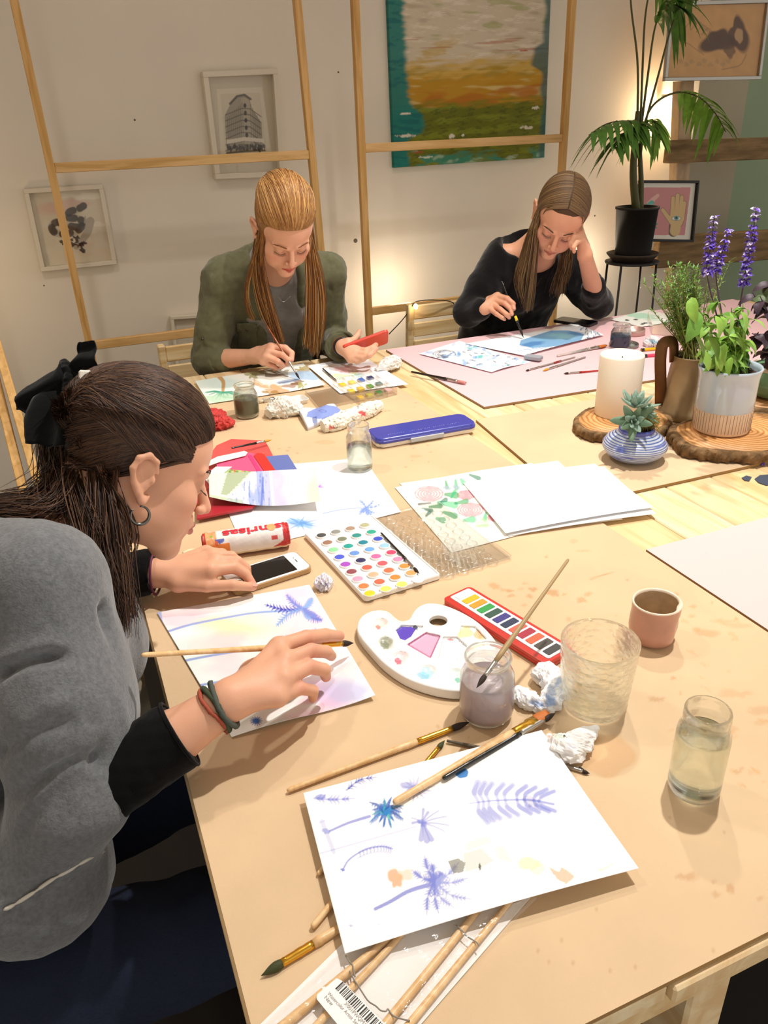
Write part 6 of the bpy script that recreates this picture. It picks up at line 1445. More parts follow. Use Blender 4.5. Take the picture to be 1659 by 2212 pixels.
# ---------------- blue/cream pot with salvia ----------------
c = np.array([1.352, 1.262, .7778])
t = thing('ceramic_pot', 'tall straight pot, pale blue above a ribbed cream band, on the largest wood slice', 'pot', c)
HP = .150
def wobp(r, z, th, j): return r * (1 + .012 * np.sin(2 * th + 1)), z
V, F = lathe([(0, 0), (.052, 0), (.060, .004), (.0625, .012), (.0635, .056)], c, 96, wob=lambda r, z, th, j: (r - .0006 * (np.abs(np.sin(th * 36)) ** 8) * (j > 2), z), closed=False); mk('ribbed_band', V, F, mat('bare_cream_clay', 'e0c9ae', .6, noise=.08, nscale=40), t)
th_ = np.arange(54) * 2 * PI / 54; mb = MB()
for a_ in th_: d = np.array([math.cos(a_), math.sin(a_), 0]); w_ = G.uniform(-.02, .02); mb.add(*tube([c + d * .0627 + [0, 0, .010], c + d * .0633 * 1.0 + [0, 0, .054]], .0005, 4))
mb.build('carved_lines', mat('line_brown', '8a7058', .7), t)
V, F = lathe([(.0636, .0555), (.0640, .058), (.0640, .11), (.0645, .128), (.067, .142), (.0685, .148), (.067, .151), (.0635, .149), (.061, .142), (.060, .12)], c, 72, wob=wobp, closed=False); mk('glazed_wall', V, F, mat('pale_blue_glaze', 'b9c8d4', .2, noise=.10, nscale=12, coat=.6), t)
V, F = lathe([(0, .137), (.030, .139), (.0605, .135)], c, 40, closed=False); V[:, 2] += .003 * smoothnoise(V, 130, 2); mk('soil', V, F, M_soil, t)
mb = MB()
for k in range(70): p = c + np.array([G.normal() * .028, G.normal() * .028, .141]); 
for k in range(60):
    a_ = G.uniform(0, 6.28); r_ = G.uniform(.005, .056); p = c + np.array([r_ * math.cos(a_), r_ * math.sin(a_), .141]); mb.add(*box(p, (G.uniform(.003, .012), G.uniform(.002, .006), .002), rotz(G.uniform(0, 3)) @ frame((G.normal() * .3, G.normal() * .3, 1))))
mb.build('bark_chips', mat('bark_chip', '6a4a30', .9, noise=.4, nscale=90), t)
tp = thing('salvia', 'flowering salvia with purple spikes and broad green leaves in the pale blue pot', 'plant', c + np.array([0, 0, .139]))
M_sal = leafmat('salvia_leaf', '8ab44c'); M_sal2 = leafmat('salvia_leaf_dark', '6a9a3c')
b0 = c + np.array([0, 0, .138])
M_st = mat('green_stem', '7d9a4c', .6); M_pst = mat('purple_stem', '4a3348', .6)
def stemto(px, py, Y, b=None, bow=.0, nm='stem', m=None, r=.0022, wob=0):
    e = py_(px, py, Y); b_ = b0 if b is None else b; b_ = b_ + np.array([G.normal() * .012, G.normal() * .012, 0]); P = spline([b_, (b_ * .6 + e * .4) + np.array([bow, 0, .0]), e], 16)
    MB().add(*tube(P, np.linspace(r, r * .55, 16), 7)).build(nm, m or M_st, tp, smooth=True); return P
Ys = 1.262
stems = [stemto(x, y, Y, bow=b_) for x, y, Y, b_ in ((1547, 640, Ys, 0), (1510, 665, Ys - .03, -.02), (1580, 665, Ys + .02, .01), (1605, 655, Ys - .01, .02), (1530, 690, Ys + .05, -.02), (1575, 720, Ys - .04, 0), (1600, 700, Ys + .03, .01))]
mbs = [MB(), MB()]; nl = 0
def leaf_at(p, yaw, pitch, L, Wd, which, droop=1.4, roll=0):
    V, F = leafV(L, Wd, 9, droop, .18, point=.75); V = place(V, p, yaw, pitch, roll); V += .0008 * smoothnoise(V, 220, 5)[:, None]; mbs[which].add(V, F)
for P in stems:
    L_s = np.linalg.norm(P[-1] - P[0])
    for k in range(2, 16, 2):
        for s_ in range(4 if k < 13 else 5):
            yaw = G.uniform(0, 6.28); sz = G.uniform(.034, .060) * (1 if k < 13 else .6)
            leaf_at(P[k], yaw, G.uniform(-.35, .45), sz, sz * G.uniform(.34, .46), int(G.random() < .4), G.uniform(1.1, 2.0), G.uniform(-.5, .5))
# some big drooping leaves facing the camera
for (x, y, L_, Y) in ((1508, 690, .085, Ys - .05), (1498, 740, .08, Ys - .05), (1530, 745, .07, Ys - .06), (1565, 760, .06, Ys - .055), (1590, 735, .075, Ys - .05), (1600, 690, .06, Ys - .04), (1545, 700, .06, Ys - .06), (1515, 775, .06, Ys - .06), (1580, 790, .05, Ys - .05), (1547, 785, .045, Ys - .05), (1494, 660, .07, Ys - .04), (1575, 690, .06, Ys - .06)):
    p = py_(x, y - 18, Y); leaf_at(p, G.uniform(-2.9, -.6), -.75, L_ * .82, L_ * .36, int(G.random() < .35), .9, G.uniform(-.6, .6))
for k, (mb, m) in enumerate(zip(mbs, (M_sal, M_sal2))): mb.build('foliage', m, tp, smooth=True)
M_pet = mat('purple_petal', '6a4cc0', .5, noise=.25, nscale=120); M_pet2 = mat('pale_petal', 'c6b8e0', .6); M_cal = mat('calyx', '6b5a86', .7)
def spike(x0, y0, x1, y1, Y, n):
    A = py_(x0, y0, Y); B = py_(x1, y1, Y)
    MB().add(*tube(spline([b0 + (A - b0) * .5 + [0, 0, 0], A, (A + B) / 2 + [.002, 0, 0], B], 14), np.linspace(.0018, .0009, 14), 6)).build('flower_stem', M_pst, tp, smooth=True)
    a, b_, d = MB(), MB(), MB(); ax = (B - A)
    for k in range(n):
        f = k / (n - 1); f = min(1, max(0, f + G.uniform(-.25, .25) / n)); p = A + ax * f; wh = int(G.integers(6, 9) - 3 * f)
        for j in range(wh):
            yaw = j * 2 * PI / wh + k * 1.1 + G.uniform(-.2, .2); r = .0048 * (1 - .4 * f); q = p + np.array([math.cos(yaw), math.sin(yaw), .2]) * r; q2 = p + np.array([math.cos(yaw), math.sin(yaw), .25]) * r * 2.2
            d.add(*tube([p, q], [.0014, .0017], 5))
            for s_ in (-.6, .6, 0):
                V, F = leafV(G.uniform(.009, .0155) * (1 - .35 * f), G.uniform(.005, .009), 5, G.uniform(.2, 1.4), .2); V = place(V, q, yaw + s_, G.uniform(-.5, .7), s_); (a if G.random() > .18 + .5 * (f > .92) else b_).add(V, F)
    a.build('petals', M_pet, tp, smooth=True); b_.build('pale_petals', M_pet2, tp, smooth=True) if b_.n else None; d.build('calyces', M_cal, tp, smooth=True)
spike(1527, 590, 1543, 470, Ys + .02, 12); spike(1546, 585, 1575, 498, Ys + .05, 9); spike(1606, 615, 1634, 452, Ys, 15)
# ---------------- watering can with rosemary-like bush ----------------
c = np.array([1.405, 1.452, .7520])
c = py_(1476, 905, 1.43); c[2] = .7522
t = thing('watering_can', 'tall tarnished brown metal jug with strap handle holding the bushy herb', 'jug', c)
M_can = mat('tarnished_copper', 'a48a64', .5, metal=.3, noise=.35, nscale=9)
V, F = lathe([(0, .002), (.062, 0), (.064, .004), (.063, .02), (.060, .022), (.046, .150), (.047, .153), (.046, .155), (.044, .150), (.058, .026), (0, .02)], c, 56); mk('body', V, F, M_can, t)
rgt = CR * np.array([1, 1, 0]); rgt /= np.linalg.norm(rgt)
hp = spline([c - rgt * .044 + [0, 0, .140], c - rgt * .052 + [0, 0, .185], c - rgt * .075 + [0, 0, .185], c - rgt * .078 + [0, 0, .15], c - rgt * .070 + [0, 0, .09], c - rgt * .0625 + [0, 0, .028]], 30)
V, F = tube(hp, .0032, 14, flat=4.4); MB().add(V, F).build('strap_handle', mat('dark_copper', '7a5634', .4, metal=.6, noise=.3, nscale=12), t, smooth=True)
V, F = lathe([(0, .148), (.044, .146)], c, 24, closed=False); mk('soil', V, F, M_soil, t)
tp = thing('herb_bush', 'fine-leaved bushy green herb with tiny white flowers in the metal jug', 'plant', c + np.array([0, 0, .147]))
M_her = leafmat('herb_leaf', '6d9438'); M_herd = leafmat('herb_leaf_dark', '4f7a30'); M_hw = mat('tiny_white_flower', 'e9ecd8', .6)
mh = [MB(), MB()]; paths = []; fw_ = MB(); bb = c + np.array([0, 0, .148])
for k in range(105):
    tx, ty = G.normal() * 30 + 1474, G.uniform(572, 700); 
    if k < 8: tx, ty = ((1415, 620), (1428, 606), (1440, 590), (1462, 575), (1485, 572), (1505, 580), (1578, 562), (1560, 580))[k]
    e = py_(tx, ty, 1.45 + G.normal() * .03); P = spline([bb + [G.normal() * .012, G.normal() * .012, 0], bb * .5 + e * .5 + [G.normal() * .008, 0, -.004], e], 14); paths.append(P)
    for i in range(3, 14):
        for s_ in range(4):
            V, F = leafV(G.uniform(.010, .018), .0030, 4, .3, .15); V = place(V, P[i] + (P[min(i + 1, 13)] - P[i]) * G.random() * (i < 13), G.uniform(0, 6.28), G.uniform(.2, 1.1)); mh[int(G.random() < .35)].add(V, F)
    if G.random() < .8:
        for q in range(5): V, F = lathe([(0, 0), (.0014, .0008), (0, .0018)], P[13 - q] + G.normal(size=3) * .004, 5); fw_.add(V, F)
V, F = tubes(np.array(paths), np.tile(np.linspace(.0014, .0007, 14), (len(paths), 1)), 4); mk('stems', V, F, mat('woody_stem', '8a8a48', .8), tp)
mh[0].build('foliage', M_her, tp, smooth=True); mh[1].build('foliage', M_herd, tp, smooth=True); fw_.build('flowers', M_hw, tp, smooth=True)
# ---------------- green pot with purple basil ----------------
c = np.array([1.655, 1.385, .7760])
t = thing('ceramic_pot', 'round mottled green glazed pot at the right edge', 'pot', c)
V, F = lathe([(0, 0), (.040, 0), (.060, .008), (.072, .025), (.076, .045), (.074, .062), (.068, .074), (.067, .079), (.064, .079), (.064, .070)], c, 56); mk('body', V, F, mat('green_glaze', '6f9a72', .3, noise=.25, nscale=14, coat=.4), t)
V, F = lathe([(.0685, .0735), (.0695, .080), (.066, .0835), (.063, .080)], c, 56, closed=False); mk('rim', V, F, mat('bare_rim', 'c9b9a0', .6, noise=.2, nscale=60), t)
V, F = lathe([(0, .074), (.064, .070)], c, 30, closed=False); mk('soil', V, F, M_soil, t)
tp = thing('purple_basil', 'dark purple-leaved basil in the green pot at the right edge', 'plant', c + np.array([0, 0, .073]))
M_pb = leafmat('purple_leaf', '40303c'); M_pg = leafmat('dark_green_leaf', '45592f'); mbs = [MB(), MB()]; b0 = c + np.array([0, 0, .072])
for (x, y, Y) in ((1642, 640, 1.36), (1665, 600, 1.40), (1625, 720, 1.34), (1690, 650, 1.42), (1650, 760, 1.33), (1625, 630, 1.40)):
    e = py_(x, y, Y); P = spline([b0 + [G.normal() * .01, G.normal() * .01, 0], b0 * .5 + e * .5 + [.01, 0, .01], e], 14); MB().add(*tube(P, np.linspace(.0022, .0012, 14), 6)).build('stem', M_pst, tp, smooth=True)
    for k in range(4, 14, 2):
        for s_ in range(3): sz = G.uniform(.03, .05); leaf_at(P[k], G.uniform(0, 6.28), G.uniform(-.4, .3), sz, sz * .6, int(G.random() < .3), G.uniform(1, 1.8), G.uniform(-.6, .6))
mbs[0].build('foliage', M_pb, tp, smooth=True); mbs[1].build('foliage', M_pg, tp, smooth=True)
mk('fallen_flower', *tube(spline([pl(1644, 1006, .746), pl(1648, 1000, .751), pl(1653, 1007, .746)], 6), [.001, .002, .003, .003, .002, .001], 6), M_pet, None, label='tiny fallen purple flower on the plank right of the MDF edge', cat='flower')
# ---------------- kentia palm in black pot on a wire stand ----------------
PY = 3.08
c = py_(1366, 552, PY)
M_iron = mat('black_iron', '1c1714', .5)
t = thing('plant_stand', 'thin black wire plant stand by the right end of the wall', 'plant stand', (c[0], c[1], 0))
zt = c[2] - .028
V, F = tube([[c[0] + .122 * math.cos(a), c[1] + .122 * math.sin(a), zt] for a in np.linspace(0, 2 * PI, 33)], .005, 6, cap=False); MB().add(V, F).build('ring', M_iron, t, smooth=True)
MB().add(*lathe([(0, .002), (.120, .002), (.120, .006), (0, .006)], (c[0], c[1], zt), 32)).build('top', M_iron, t)
for a in (.5, 2.07, 3.64, 5.21):
    MB().add(*tube([[c[0] + .120 * math.cos(a), c[1] + .120 * math.sin(a), zt], [c[0] + .140 * math.cos(a), c[1] + .140 * math.sin(a), 0.002]], .0055, 6)).build('leg', M_iron, t, smooth=True)
c0 = np.array([c[0], c[1], zt + .0065])
t = thing('plant_saucer', 'dark clay saucer under the black palm pot', 'saucer', c0)
V, F = lathe([(0, 0), (.090, 0), (.113, .022), (.121, .034), (.117, .036), (.104, .014), (0, .010)], c0, 48); mk('dish', V, F, mat('dark_clay', '3a2d22', .7, noise=.3, nscale=30), t)
c1_ = c0 + np.array([0, 0, .0108]); hpz = py_(1366, 447, PY)[2] - c1_[2]
t = thing('plant_pot', 'tall black pot holding the kentia palm', 'pot', c1_)
V, F = lathe([(0, 0), (.078, 0), (.080, .004), (.095, hpz - .01), (.099, hpz - .01), (.099, hpz), (.091, hpz), (.090, hpz - .03), (0, hpz - .035)], c1_, 48); mk('body', V, F, mat('black_pot', '1b1815', .65, noise=.2, nscale=20), t)
b0 = c1_ + np.array([0, 0, hpz - .033])
V, F = lathe([(0, .004), (.090, 0)], b0, 24, closed=False); mk('soil', V, F, M_soil, t)
tp = thing('kentia_palm', 'tall kentia palm with arching feathery fronds in the black pot', 'palm', b0)
M_pl = leafmat('palm_leaf', '4e7a2c'); M_pl2 = leafmat('palm_leaf_bright', '79a83c'); M_pst2 = mat('palm_stalk', '4a4a20', .5)
def palm_frond(path, nl, L, d0=0, m=0, start=.35, r=.006):
    P = spline([py_(x, y, PY + dy) for x, y, dy in path], 40) if len(path[0]) == 3 else path
    P[0] = P[0] if d0 else P[0]
    MB().add(*tube(P, np.linspace(r, r * .3, 40), 7)).build('stalk', M_pst2, tp, smooth=True)
    mbq = MB()
    for k in range(nl):
        f = start + (1 - start) * k / nl; i = int(f * 39); tg = P[min(i + 1, 39)] - P[i - 1]; tg /= np.linalg.norm(tg)
        sd = np.cross(tg, [0, .35, 1.]); sd /= np.linalg.norm(sd)
        for s_ in (-1, 1):
            l = L * math.sin(PI * (.12 + .85 * (f - start) / (1 - start))) ** .5 * G.uniform(.85, 1.1); dirr = tg * .75 + sd * s_ * .8 + G.normal(size=3) * .08; dirr /= np.linalg.norm(dirr)
            q = np.array([P[i] + dirr * l * u + np.array([0, 0, -1]) * l * .75 * u ** 2 for u in np.linspace(0, 1, 9)])
            w = .013 * np.sin(PI * np.linspace(.06, 1, 9) ** .7) ** .8 + .0004
            x = np.cross(q[-1] - q[0], [0, 0, 1.]); x /= np.linalg.norm(x) + 1e-9
            V = np.concatenate([q - x * w[:, None], q + np.array([0, 0, -.004]) * (w / .013)[:, None], q + x * w[:, None]]); mbq.add(V, [(a * 9 + j, a * 9 + j + 1, (a + 1) * 9 + j + 1, (a + 1) * 9 + j) for a in (0, 1) for j in range(8)])
    mbq.build('leaflets', [M_pl, M_pl2][m], tp, smooth=True)
tk = [py_(1366, 450, PY), py_(1368, 380, PY), py_(1372, 300, PY), py_(1378, 240, PY)]; tk[0] = b0 + [0, 0, -.0]
MB().add(*tube(spline(tk, 20), np.linspace(.020, .010, 20), 12)).build('trunk', M_pst2, tp, smooth=True)
MB().add(*tube(spline([b0 + [.02, 0, 0], py_(1385, 400, PY), py_(1382, 330, PY)], 12), np.linspace(.015, .010, 12), 10)).build('trunk', M_pst2, tp, smooth=True)
palm_frond([(1378, 330, 0), (1372, 270, -.02), (1350, 262, -.05), (1310, 268, -.10), (1272, 292, -.14)], 12, .17, m=0, start=.25)
palm_frond([(1380, 320, 0), (1405, 235, 0), (1460, 200, .02), (1510, 210, .02), (1545, 245, .03), (1568, 285, .03)], 13, .15, m=1, start=.45)
palm_frond([(1378, 340, 0), (1365, 290, -.05), (1345, 290, -.1), (1325, 325, -.15)], 10, .14, m=0, start=.3)
palm_frond([(1380, 330, 0), (1395, 270, -.03), (1412, 262, -.05), (1428, 300, -.08)], 9, .12, m=1, start=.35)
palm_frond([(1380, 360, 0), (1388, 300, -.04), (1384, 270, -.08), (1374, 300, -.13)], 9, .12, m=0, start=.35)
palm_frond([(1375, 330, 0), (1378, 150, .0), (1364, 20, .0), (1352, -120, -.05), (1300, -260, -.1)], 12, .25, m=0, start=.75)
palm_frond([(1382, 330, 0), (1388, 150, .0), (1396, 20, .0), (1420, -60, 0), (1480, -100, 0)], 14, .30, m=1, start=.58)
palm_frond([(1384, 300, 0), (1420, 170, .0), (1450, 60, .0), (1490, -40, -.0), (1530, -90, 0)], 14, .26, m=0, start=.55)
palm_frond([(1382, 300, 0), (1400, 160, .0), (1415, 60, .0), (1438, 10, -.0), (1470, 20, -.03)], 12, .20, m=0, start=.55)
# ---------------- chairs ----------------
M_ch = wood('pale_chair_wood', 'ead2a4', 'd3b078', .5, 5, 0)
def chair(label, xl, xr, Y, ztop, depth=.40, slats=3, zs=.45):
    t = thing('folding_chair', label, 'chair', ((xl + xr) / 2, Y - depth / 2, 0))
    for x in (xl, xr):
        MB().add(*bar((x, Y + .05, 0), (x, Y, ztop), .026, .034, .004, up=(0, 1, 0))).build('leg', M_ch, t)
        MB().add(*bar((x, Y - depth, 0), (x, Y - depth, zs - .01), .026, .030, .004, up=(0, 1, 0))).build('leg', M_ch, t)
        MB().add(*bar((x, Y - depth, zs - .03), (x, Y + .01, zs - .03), .022, .035, .003)).build('seat_rail', M_ch, t)
    for k in range(slats): MB().add(*box(((xl + xr) / 2, Y - .004, ztop - .035 - k * .072), (xr - xl - .026, .014, .058), bev=.004)).build('back_slat', M_ch, t)
    for k in range(4): MB().add(*box(((xl + xr) / 2, Y - .04 - k * (depth - .03) / 4 - .03, zs), (xr - xl + .02, .075, .016), bev=.004)).build('seat_slat', M_ch, t)
    return t
chair('pale wooden slatted chair the black-sweater woman sits on', 1.325, 1.80, 2.93, .775)
chair('pale wooden slatted chair behind the red-haired woman', .315, .76, 2.93, .735)
# string light draped over the chair
t = thing('string_light', 'thin dark wire of a string light draped over the chair back', 'string light', py_(930, 655, 2.9))
P = [py_(890, 662, 2.91), py_(898, 652, 2.90), py_(930, 648, 2.89), (py_(975, 652, 2.91)), py_(984, 668, 2.92)]
MB().add(*tube(spline(P, 20), .0022, 6)).build('wire', M_blk, t, smooth=True)
P = [py_(890, 662, 2.93), py_(870, 690, 2.94), py_(840, 722, 2.95)]
MB().add(*tube(spline(P, 12), .0022, 6)).build('wire', M_blk, t, smooth=True)
V, F = lathe([(0, 0), (.007, .003), (.009, .012), (.006, .02), (0, .022)], py_(898, 668, 2.88), 12); mk('bulb', V, F, MATS['bulb_glow'], t)
# ---------------- people: shared modelling ----------------
class Head:
    def __init__(s, o, R, sc=1.0):
        s.o = np.array(o, float); s.R = np.array(R, float); U, _, Vt_ = np.linalg.svd(s.R); s.R = U @ Vt_; s.s = sc
    def T(s, *p): return s.o + s.R @ (np.array(p, float) * s.s)
    def loc(s, P): return ((P - s.o) @ s.R) / s.s
CR0 = np.array([0, -.008, .047]); CRR = np.array([.0725, .094, .079])
def head_sdf(v, H, neck, ears=True, face=1.0, neckr=.050):
    S = H.s; T = H.T; R = H.R
    E = lambda c, r, k=.01, op='add', Q=None: v.ell(T(*c), np.array(r) * S, R if Q is None else R @ Q, k * S, op)
    Cn = lambda a, b, ra, rb, k=.006, op='add': v.cone(T(*a), T(*b), ra * S, rb * S, k * S, op)
    E(CR0, CRR, .001)
    E((0, .034, .040), (.0640, .0560, .0600), .02)
    E((0, .030, -.030), (.0580, .0520, .0620), .025)
    for sx in (-1, 1):
        Cn((sx * .047, -.004, -.044), (sx * .011, .067, -.090), .0155, .0140, .024)
        E((sx * .041, .058, -.020), (.0210, .0200, .0200), .018)
        E((sx * .036, .052, -.052), (.020, .022, .026), .02)
    E((0, .068, -.094), (.0190, .0160, .0145), .014)
    E((0, .072, -.058), (.0270, .0210, .0230), .014)
    # eye sockets, lids, brows
    for sx in (-1, 1):
        E((sx * .031, .101, .003), (.0180, .0125, .0125), .012, 'sub')
        E((sx * .031, .0745, .002), (.0140, .0130, .0120), .004)
        Cn((sx * .014, .0895, .0185), (sx * .046, .0740, .0200), .0070, .0060, .010)
        Cn((sx * .018, .0895, -.0015), (sx * .031, .0915, -.0040), .0012, .0012, .002, 'sub')
        Cn((sx * .031, .0915, -.0040), (sx * .045, .0830, -.0010), .0012, .0010, .002, 'sub')
    # nose
    Cn((0, .0860, .012), (0, .1060, -.022), .0066, .0078, .010)
    E((0, .1085, -.0290), (.0092, .0085, .0080), .006)
    for sx in (-1, 1):
        E((sx * .0105, .0985, -.0320), (.0068, .0080, .0062), .005)
        E((sx * .0055, .1015, -.0385), (.0028, .0042, .0026), .002, 'sub')
    # mouth
    E((0, .0890, -.0500), (.0150, .0060, .0100), .008)
    for sx in (-1, 1):
        Cn((sx * .0035, .0968, -.0545), (sx * .0205, .0855, -.0585), .0042, .0018, .003)
        Cn((0, .0955, -.0645), (sx * .0170, .0868, -.0615), .0050, .0022, .003)
        Cn((0, .1015, -.0590), (sx * .0200, .0890, -.0600), .0010, .0010, .0012, 'sub')
    E((0, .0880, -.0745), (.0130, .0050, .0035), .006, 'sub')
    # ears
    if ears:
        for sx in (-1, 1):
            P = [(.0720, .008, .008), (.0790, .002, .022), (.0840, -.010, .028), (.0860, -.022, .022), (.0850, -.026, .008), (.0800, -.020, -.008), (.0760, -.010, -.020), (.0745, -.002, -.030), (.0715, .004, -.024)]
            P = [(sx * a, b, c) for a, b, c in P]
            v.chain([T(*p) for p in P], [S * r for r in (.0030, .0036, .0040, .0040, .0040, .0040, .0050, .0058, .0040)], .003 * S)
            E((sx * .0760, -.010, .002), (.0040, .0150, .0240), .003)
            E((sx * .0850, -.006, .002), (.0075, .0085, .0130), .004, 'sub'); E((sx * .0870, -.012, .012), (.0060, .0080, .0085), .003, 'sub')
            E((sx * .0770, .004, -.002), (.0030, .0035, .0060), .002)
    v.cone(T(0, -.028, -.030), neck, neckr * S, (neckr + .004) * S, .025 * S)
    v.cone(T(0, .010, -.055), (neck * .65 + T(0, .02, -.06) * .35), .034 * S, .040 * S, .02 * S)
def hand_sdf(v, wr, fing, s=1.0, wr_r=.022):
    """fing: thumb then four fingers, each [base, joint, joint, tip] in world space"""
    for k, f in enumerate(fing):
        f = [np.asarray(p, float) for p in f]
        if k == 0:
            v.cone(wr, f[0], .017 * s, .0150 * s, .012 * s); v.cone(f[0], f[1], .0140 * s, .0100 * s, .008 * s); v.cone(f[1], f[2], .0098 * s, .0088 * s, .003 * s); v.cone(f[2], f[3], .0088 * s, .0068 * s, .003 * s)
            v.cone(f[0], fing[1][0], .0110 * s, .0085 * s, .010 * s)
        else:
            r = [.0102, .0092, .0094, .0088][k - 1] * s if k < 4 else .0080 * s
            v.cone(wr, f[0], .0155 * s, .0112 * s, .012 * s)
            v.cone(f[0], f[1], r * 1.08, r * .95, .004 * s); v.cone(f[1], f[2], r * .95, r * .84, .0022 * s); v.cone(f[2], f[3], r * .84, r * .70, .0022 * s)
    for k in range(1, 4): v.cone(fing[k][0], fing[k + 1][0], .0098 * s, .0092 * s, .006 * s)
def nails(t, fing, up, s=1.0, m=None):
    mb = MB()
    for k, f in enumerate(fing):
        a, b = np.asarray(f[2], float), np.asarray(f[3], float); d = b - a; d /= np.linalg.norm(d) + 1e-9
        n = up - (up @ d) * d; n /= np.linalg.norm(n) + 1e-9; r = (.0068 if k == 0 else .0058) * s
        V, F = lathe([(r * .72, 0), (r * .68, .0004), (0, .0007)], (0, 0, 0), 14, closed=False); R = np.stack([np.cross(d, n), d * 1.25, n], 1)
        V = V @ R.T + b + n * r * .86 + d * .0005; mb.add(V, F)
    return mb.build('fingernails', mat('nail', 'dda394', .25, coat=.5), t, smooth=True)
def skincol(V, H, base, lips, blush, red=()):
    c = np.tile(lin(base), (len(V), 1)); L = H.loc(V); n = smoothnoise(V, 60, 3)[:, None]; c = c * (1 + .04 * n)
    def mix(m, cc): nonlocal c; c = c * (1 - m[:, None]) + lin(cc) * m[:, None]
    for sx in (-1, 1): mix(.40 * np.exp(-(((L[:, 0] - sx * .042) / .018) ** 2 + ((L[:, 1] - .068) / .03) ** 2 + ((L[:, 2] + .028) / .016) ** 2)), blush)
    mix(.35 * np.exp(-((L[:, 0] / .012) ** 2 + ((L[:, 1] - .108) / .012) ** 2 + ((L[:, 2] + .03) / .012) ** 2)), blush)
    zc = -.0595 - .6 * np.abs(L[:, 0]) ** 1.5
    m = (L[:, 1] > .078) * np.clip((.0215 - np.abs(L[:, 0])) / .003, 0, 1) * np.clip((.0092 * (1 - (np.abs(L[:, 0]) / .024) ** 2) - np.abs(L[:, 2] - zc)) / .0018, 0, 1); mix(m * .85, lips)
    m = (L[:, 1] > .075) * np.clip((.0014 - np.abs(L[:, 2] - (-.0600))) / .0008, 0, 1) * (np.abs(L[:, 0]) < .020); mix(m * .6, '6a3028')
    for sx in (-1, 1): mix(.35 * np.exp(-(((L[:, 0] - sx * .031) / .016) ** 2 + ((L[:, 1] - .083) / .015) ** 2 + ((L[:, 2] + .0) / .010) ** 2)), 'b88670')
    for q, r in red: mix(.45 * np.exp(-((V - q) ** 2).sum(1) / r ** 2), blush)
    return c
M_skin = matcol('skin', .48, .35, sss=.18, bump=.06, bscale=380)
def skinmesh(name, v, H, parent, base, lips, blush, red=(), it=1):
    V, F = v.mesh(); V = relax(V, F, it, .35); return mk(name, V, F, M_skin, parent, True, col=skincol(V, H, base, lips, blush, red))
def face_hair(t, H, col, lash='1c120c', lw=1.0):
    """eyebrows and lashes as fine hairs"""
    g = np.random.default_rng(4); P = []
    for sx in (-1, 1):
        for k in range(70):
            u = g.random(); x = .013 + .034 * u; y = .0955 - .0175 * u ** 1.6; z = .0205 + .006 * math.sin(u * 2.4) - .002 * u + g.uniform(-.0018, .0018)
            p = np.array([sx * x, y, z]); d = np.array([sx * .006, -.0012 - .002 * u, .0018 - .003 * u]) * g.uniform(.7, 1.3); P.append([H.T(*p), H.T(*(p + d * .5 + [0, .0004, 0])), H.T(*(p + d))])
    V, F = tubes(np.array(P), np.tile(np.array([.00045, .0005, .00012]) * H.s * lw, (len(P), 1)), 4); mk('eyebrows', V, F, mat('brow_' + col, col, .7), t)
    P = []; E_ = []
    for sx in (-1, 1):
        for k in range(34):
            u = k / 33; x = .0165 + .029 * u; y = .0878 + .0030 * math.sin(u * PI) - .0085 * u ** 2; z = -.0020 - .0035 * math.sin(u * PI)
            p = np.array([sx * x, y, z]); d = np.array([sx * (u - .4) * .006, .0055, -.0040 + .0022 * u]); P.append([H.T(*p), H.T(*(p + d * .55 + [0, 0, -.0006])), H.T(*(p + d))])
        ln = [H.T(sx * (.0165 + .029 * u), .0876 + .0030 * math.sin(u * PI) - .0085 * u ** 2, -.0017 - .0035 * math.sin(u * PI)) for u in np.linspace(0, 1, 12)]; E_.append(tube(ln, .0006 * H.s * lw, 5))
    V, F = tubes(np.array(P), np.tile(np.array([.0003, .00025, .0001]) * H.s * lw, (len(P), 1)), 3); mb = MB().add(V, F)
    for e in E_: mb.add(*e)
    mb.build('eyelashes', mat('lash_' + lash, lash, .6), t)
def capsurf(p, inf=.0):
    """push head-local points out to the scalp ellipsoid"""
    d = p - CR0; q = CRR + inf; l = np.sqrt(((d / q) ** 2).sum(-1))[..., None]; return CR0 + d / l
def strands(name, t, paths, r0, cols, m, seed=0, r1=None, sides=4):
    paths = np.array(paths); g = np.random.default_rng(seed); k = paths.shape[1]
    prof = np.sin(PI * np.linspace(.12, .97, k)) ** .35; rad = r0 * g.uniform(.65, 1.25, (len(paths), 1)) * prof[None]
    if r1 is not None: rad = rad * np.linspace(1, r1, k)[None]
    V, F = tubes(paths, rad, sides); ci = g.integers(0, len(cols), len(paths)); C_ = np.array([lin(c) for c in cols])[ci] * g.uniform(.8, 1.2, (len(paths), 1))
    return mk(name, V, F, m, t, True, col=np.repeat(C_, k * sides, 0))
M_hair = matcol('hair_strands', .48, .42)
def spl_many(ctrl, n=20):
    return [spline(c, n) for c in ctrl]
def hit(v, x, y, off=0.0, c0=.5, c1=3.2):
    """where the sight line through a photo position meets the modelled surface"""
    d = ray(x, y) / FPX; c = np.arange(c0, c1, .002); P = CAM + c[:, None] * d; I = np.round((P - v.lo) / v.h).astype(int); ok = ((I >= 0) & (I < v.n)).all(1); a = np.full(len(c), 1.); a[ok] = v.A[tuple(I[ok].T)]
    k = np.nonzero(a < 0)[0]; k = k[0] if len(k) else len(c) // 2; return P[k] - d / np.linalg.norm(d) * off
